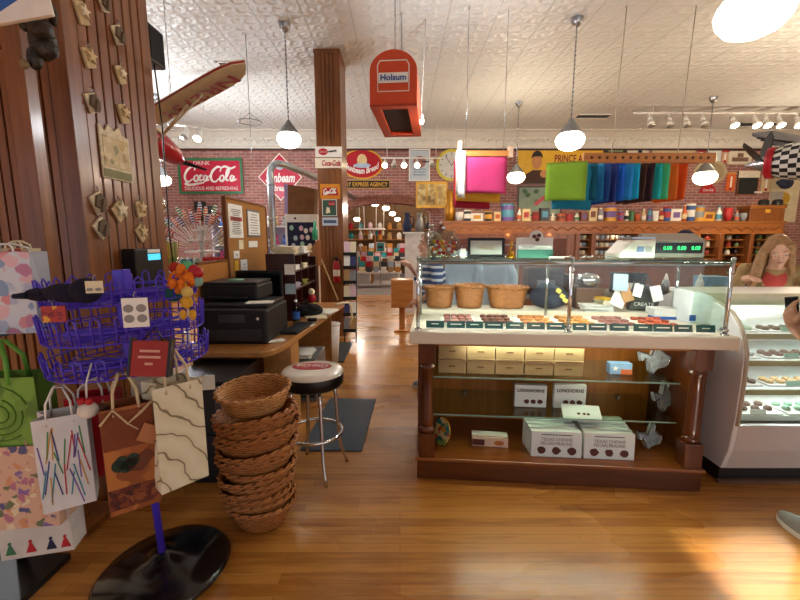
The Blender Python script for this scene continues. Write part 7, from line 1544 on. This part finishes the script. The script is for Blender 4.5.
def stripes(key, c1, c2):
    m, nt, b = _new(key); v = _coord(nt); sx = _n(nt, 'ShaderNodeSeparateXYZ'); nt.links.new(v, sx.inputs[0]); w_ = _n(nt, 'ShaderNodeTexWave', Scale=5.2); w_.bands_direction = 'Z'; nt.links.new(v, w_.inputs['Vector'])
    w2 = _n(nt, 'ShaderNodeTexWave', Scale=4.5); w2.bands_direction = 'Y'; nt.links.new(v, w2.inputs['Vector'])
    mx = _n(nt, 'ShaderNodeMath', operation='MAXIMUM'); nt.links.new(w_.outputs['Fac'], mx.inputs[0]); mm = _n(nt, 'ShaderNodeMath', operation='MULTIPLY'); mm.inputs[1].default_value = .6; nt.links.new(w2.outputs['Fac'], mm.inputs[0]); nt.links.new(mm.outputs[0], mx.inputs[1])
    cc = _ramp(nt, mx.outputs[0], [(.62, hx(c1)), (.72, hx(c2))]); nt.links.new(cc, b.inputs['Base Color']); b.inputs['Roughness'].default_value = .85; return m
HB = mat('hair_tan', '8a6a48', .5, var=.35, vs=40, bump=.4, bs=60); HB2 = mat('hair_blond', 'a0784f', .45, var=.35, vs=50, bump=.5, bs=70); HD = mat('hair_dark', '2e221b', .5, var=.3, vs=40)
legs = dict(kn_l=(.1, -.01, .48), kn_r=(-.1, -.01, .48), an_l=(.1, .03, .09), an_r=(-.1, .03, .09), toe_l=(.11, -.13, .035), toe_r=(-.11, -.13, .035), hip=(0, 0, .9), waist=(0, 0, 1.05))
p = PY(422, 246, 4.0)
J = dict(legs, chest=(0, 0, 1.22), neck=(0, -.01, 1.4), head=(0, -.03, 1.5), sh_l=(.17, 0, 1.34), sh_r=(-.17, 0, 1.34), el_l=(.23, .0, 1.1), wr_l=(.2, -.16, .98), hd_l=(.17, -.25, .95), el_r=(-.24, -.08, 1.14), wr_r=(-.16, -.2, 1.3), hd_r=(-.12, -.29, 1.34))
person('person in a blue and white checked shirt standing behind the counter, reaching left', (p.x+.1, 4.0, 0), R(-80), J, dict(top=stripes('checked_shirt', '2f4f86', 'd5dbe2'), sleeve=.15, legs=mat('jeans_blue', '2b4372', .85, bump=.2, bs=200), locks=[([(0, .06, .05), (.02, .1, -.08), (.03, .12, -.25)], [.07, .07, .04]), ([(.06, .03, .03), (.08, .05, -.1), (.09, .06, -.22)], [.04, .045, .025])]), SKIN2, HB)
hd = PY(780, 252, 3.3)
J = dict(legs, hip=(0, .2, .88), waist=(0, .14, 1.0), chest=(0, .03, 1.16), neck=(0, -.04, 1.31), head=(0, -.08, 1.43), sh_l=(.18, .02, 1.26), sh_r=(-.18, .02, 1.26), el_l=(.25, -.02, 1.04), wr_l=(.2, -.24, 1.02), hd_l=(.16, -.33, 1.0), el_r=(-.27, .0, 1.05), wr_r=(-.22, -.2, 1.2), hd_r=(-.16, -.28, 1.215))
for k in ('kn_l', 'kn_r', 'an_l', 'an_r', 'toe_l', 'toe_r'): v = J[k]; J[k] = (v[0], v[1]+.2, v[2])
pw = person('young woman with long light brown hair leaning over the refrigerated case, head bowed', (hd.x+.1, 3.3+.14, hd.z-1.43), R(-34), J, dict(top=mat('cardigan_tan', 'a58a5e', .9, bump=.4, bs=120), sleeve=.95, legs=mat('trousers_dark', '22242a', .8), locks=[([(-.075, -.02, .06), (-.11, -.05, -.06), (-.13, -.07, -.2), (-.15, -.05, -.3)], [.03, .034, .036, .02]), ([(-.06, .04, .05), (-.1, .03, -.08), (-.13, .02, -.24), (-.15, .02, -.32)], [.045, .045, .045, .025]), ([(.07, .01, .05), (.085, .0, -.06), (.1, -.02, -.2)], [.03, .034, .02]), ([(0, .08, .04), (0, .11, -.08), (0, .11, -.25)], [.08, .08, .05])]), SKIN2, HB2, (R(28), R(-8), R(0)))
q = MB(); q.ball((0, -.085, 1.2), (.085, .04, .09), 14, 8); o = q.build('red_undershirt', mat('coral', 'b8453e', .85), pw); remesh(o, .01)
J = dict(legs, chest=(0, 0, 1.24), neck=(0, -.01, 1.42), head=(0, -.03, 1.55), sh_l=(-.17, 0, 1.36), sh_r=(.17, 0, 1.36), el_l=(-.0, 0, 0), wr_l=(0, 0, 0))
J = {k: (Vector(v)) for k, v in dict(legs, chest=(0, 0, 1.24), neck=(0, -.01, 1.42), head=(0, -.03, 1.55), sh_l=(.18, 0, 1.36), sh_r=(-.18, 0, 1.36), el_l=(.235, -.03, 1.0), wr_l=(.225, -.19, 1.1), hd_l=(.222, -.24, 1.2), el_r=(-.24, .02, 1.08), wr_r=(-.25, -.02, .83), hd_r=(-.25, -.03, .73)).items()}
J['an_l'] = Vector((.13, -.02, .09)); J['toe_l'] = Vector((.13, -.18, .035)); J['kn_l'] = Vector((.11, -.03, .48)); J['up_l'] = Vector((1, -.2, 0))
cx, cy = 2.26, 1.83
person('customer in dark jeans and grey sneakers at the right edge, hand near the refrigerated case', (cx, cy, 0), R(180), J, dict(top=mat('customer_top', '3a4a5a', .85), sleeve=-.0, legs=mat('jeans_dark', '1c2036', .85, bump=.2, bs=200), shoe=mat('sneaker_grey', '8b8c88', .85), locks=[]), SKIN, HD, voxel=.007, hands=(.55, .4))

q = thing('phone', 'black phone held up in the raised hand of the customer at the right edge', 'phone', (cx-.18, cy+.262, 1.19), 0)
MB().cbox((0, 0, 0), (.01, .07, .13), (R(-12), 0, 0)).build('phone_body', BLACK, q, bevel=.003); MB().cbox((-.0055, 0, 0), (.002, .06, .115), (R(-12), 0, 0)).build('screen', mat('screen_off', '0b0d12', .1), q)
p = PY(250, 122, 6.0); q = thing('wire_ring_hanger', 'thin wire ring hanging on a rod from the ceiling left of the mid pillar', 'hanger', p)
MB().tube([(.16*math.cos(2*PI*k/28), .16*math.sin(2*PI*k/28), 0) for k in range(28)], .006, 5, closed=True).build('ring', STEEL, q)
MB().tube([(-.16, 0, 0), (0, 0, .12), (.16, 0, 0)], .004, 5).build('bridle', STEEL, q); MB().cyl((0, 0, .12), (0, 0, CEIL-p.z), .005, n=5).build('rod', STEEL, q); MB().cyl((0, 0, .12), (0, 0, -.5), .004, n=5).build('drop_wire', STEEL, q)
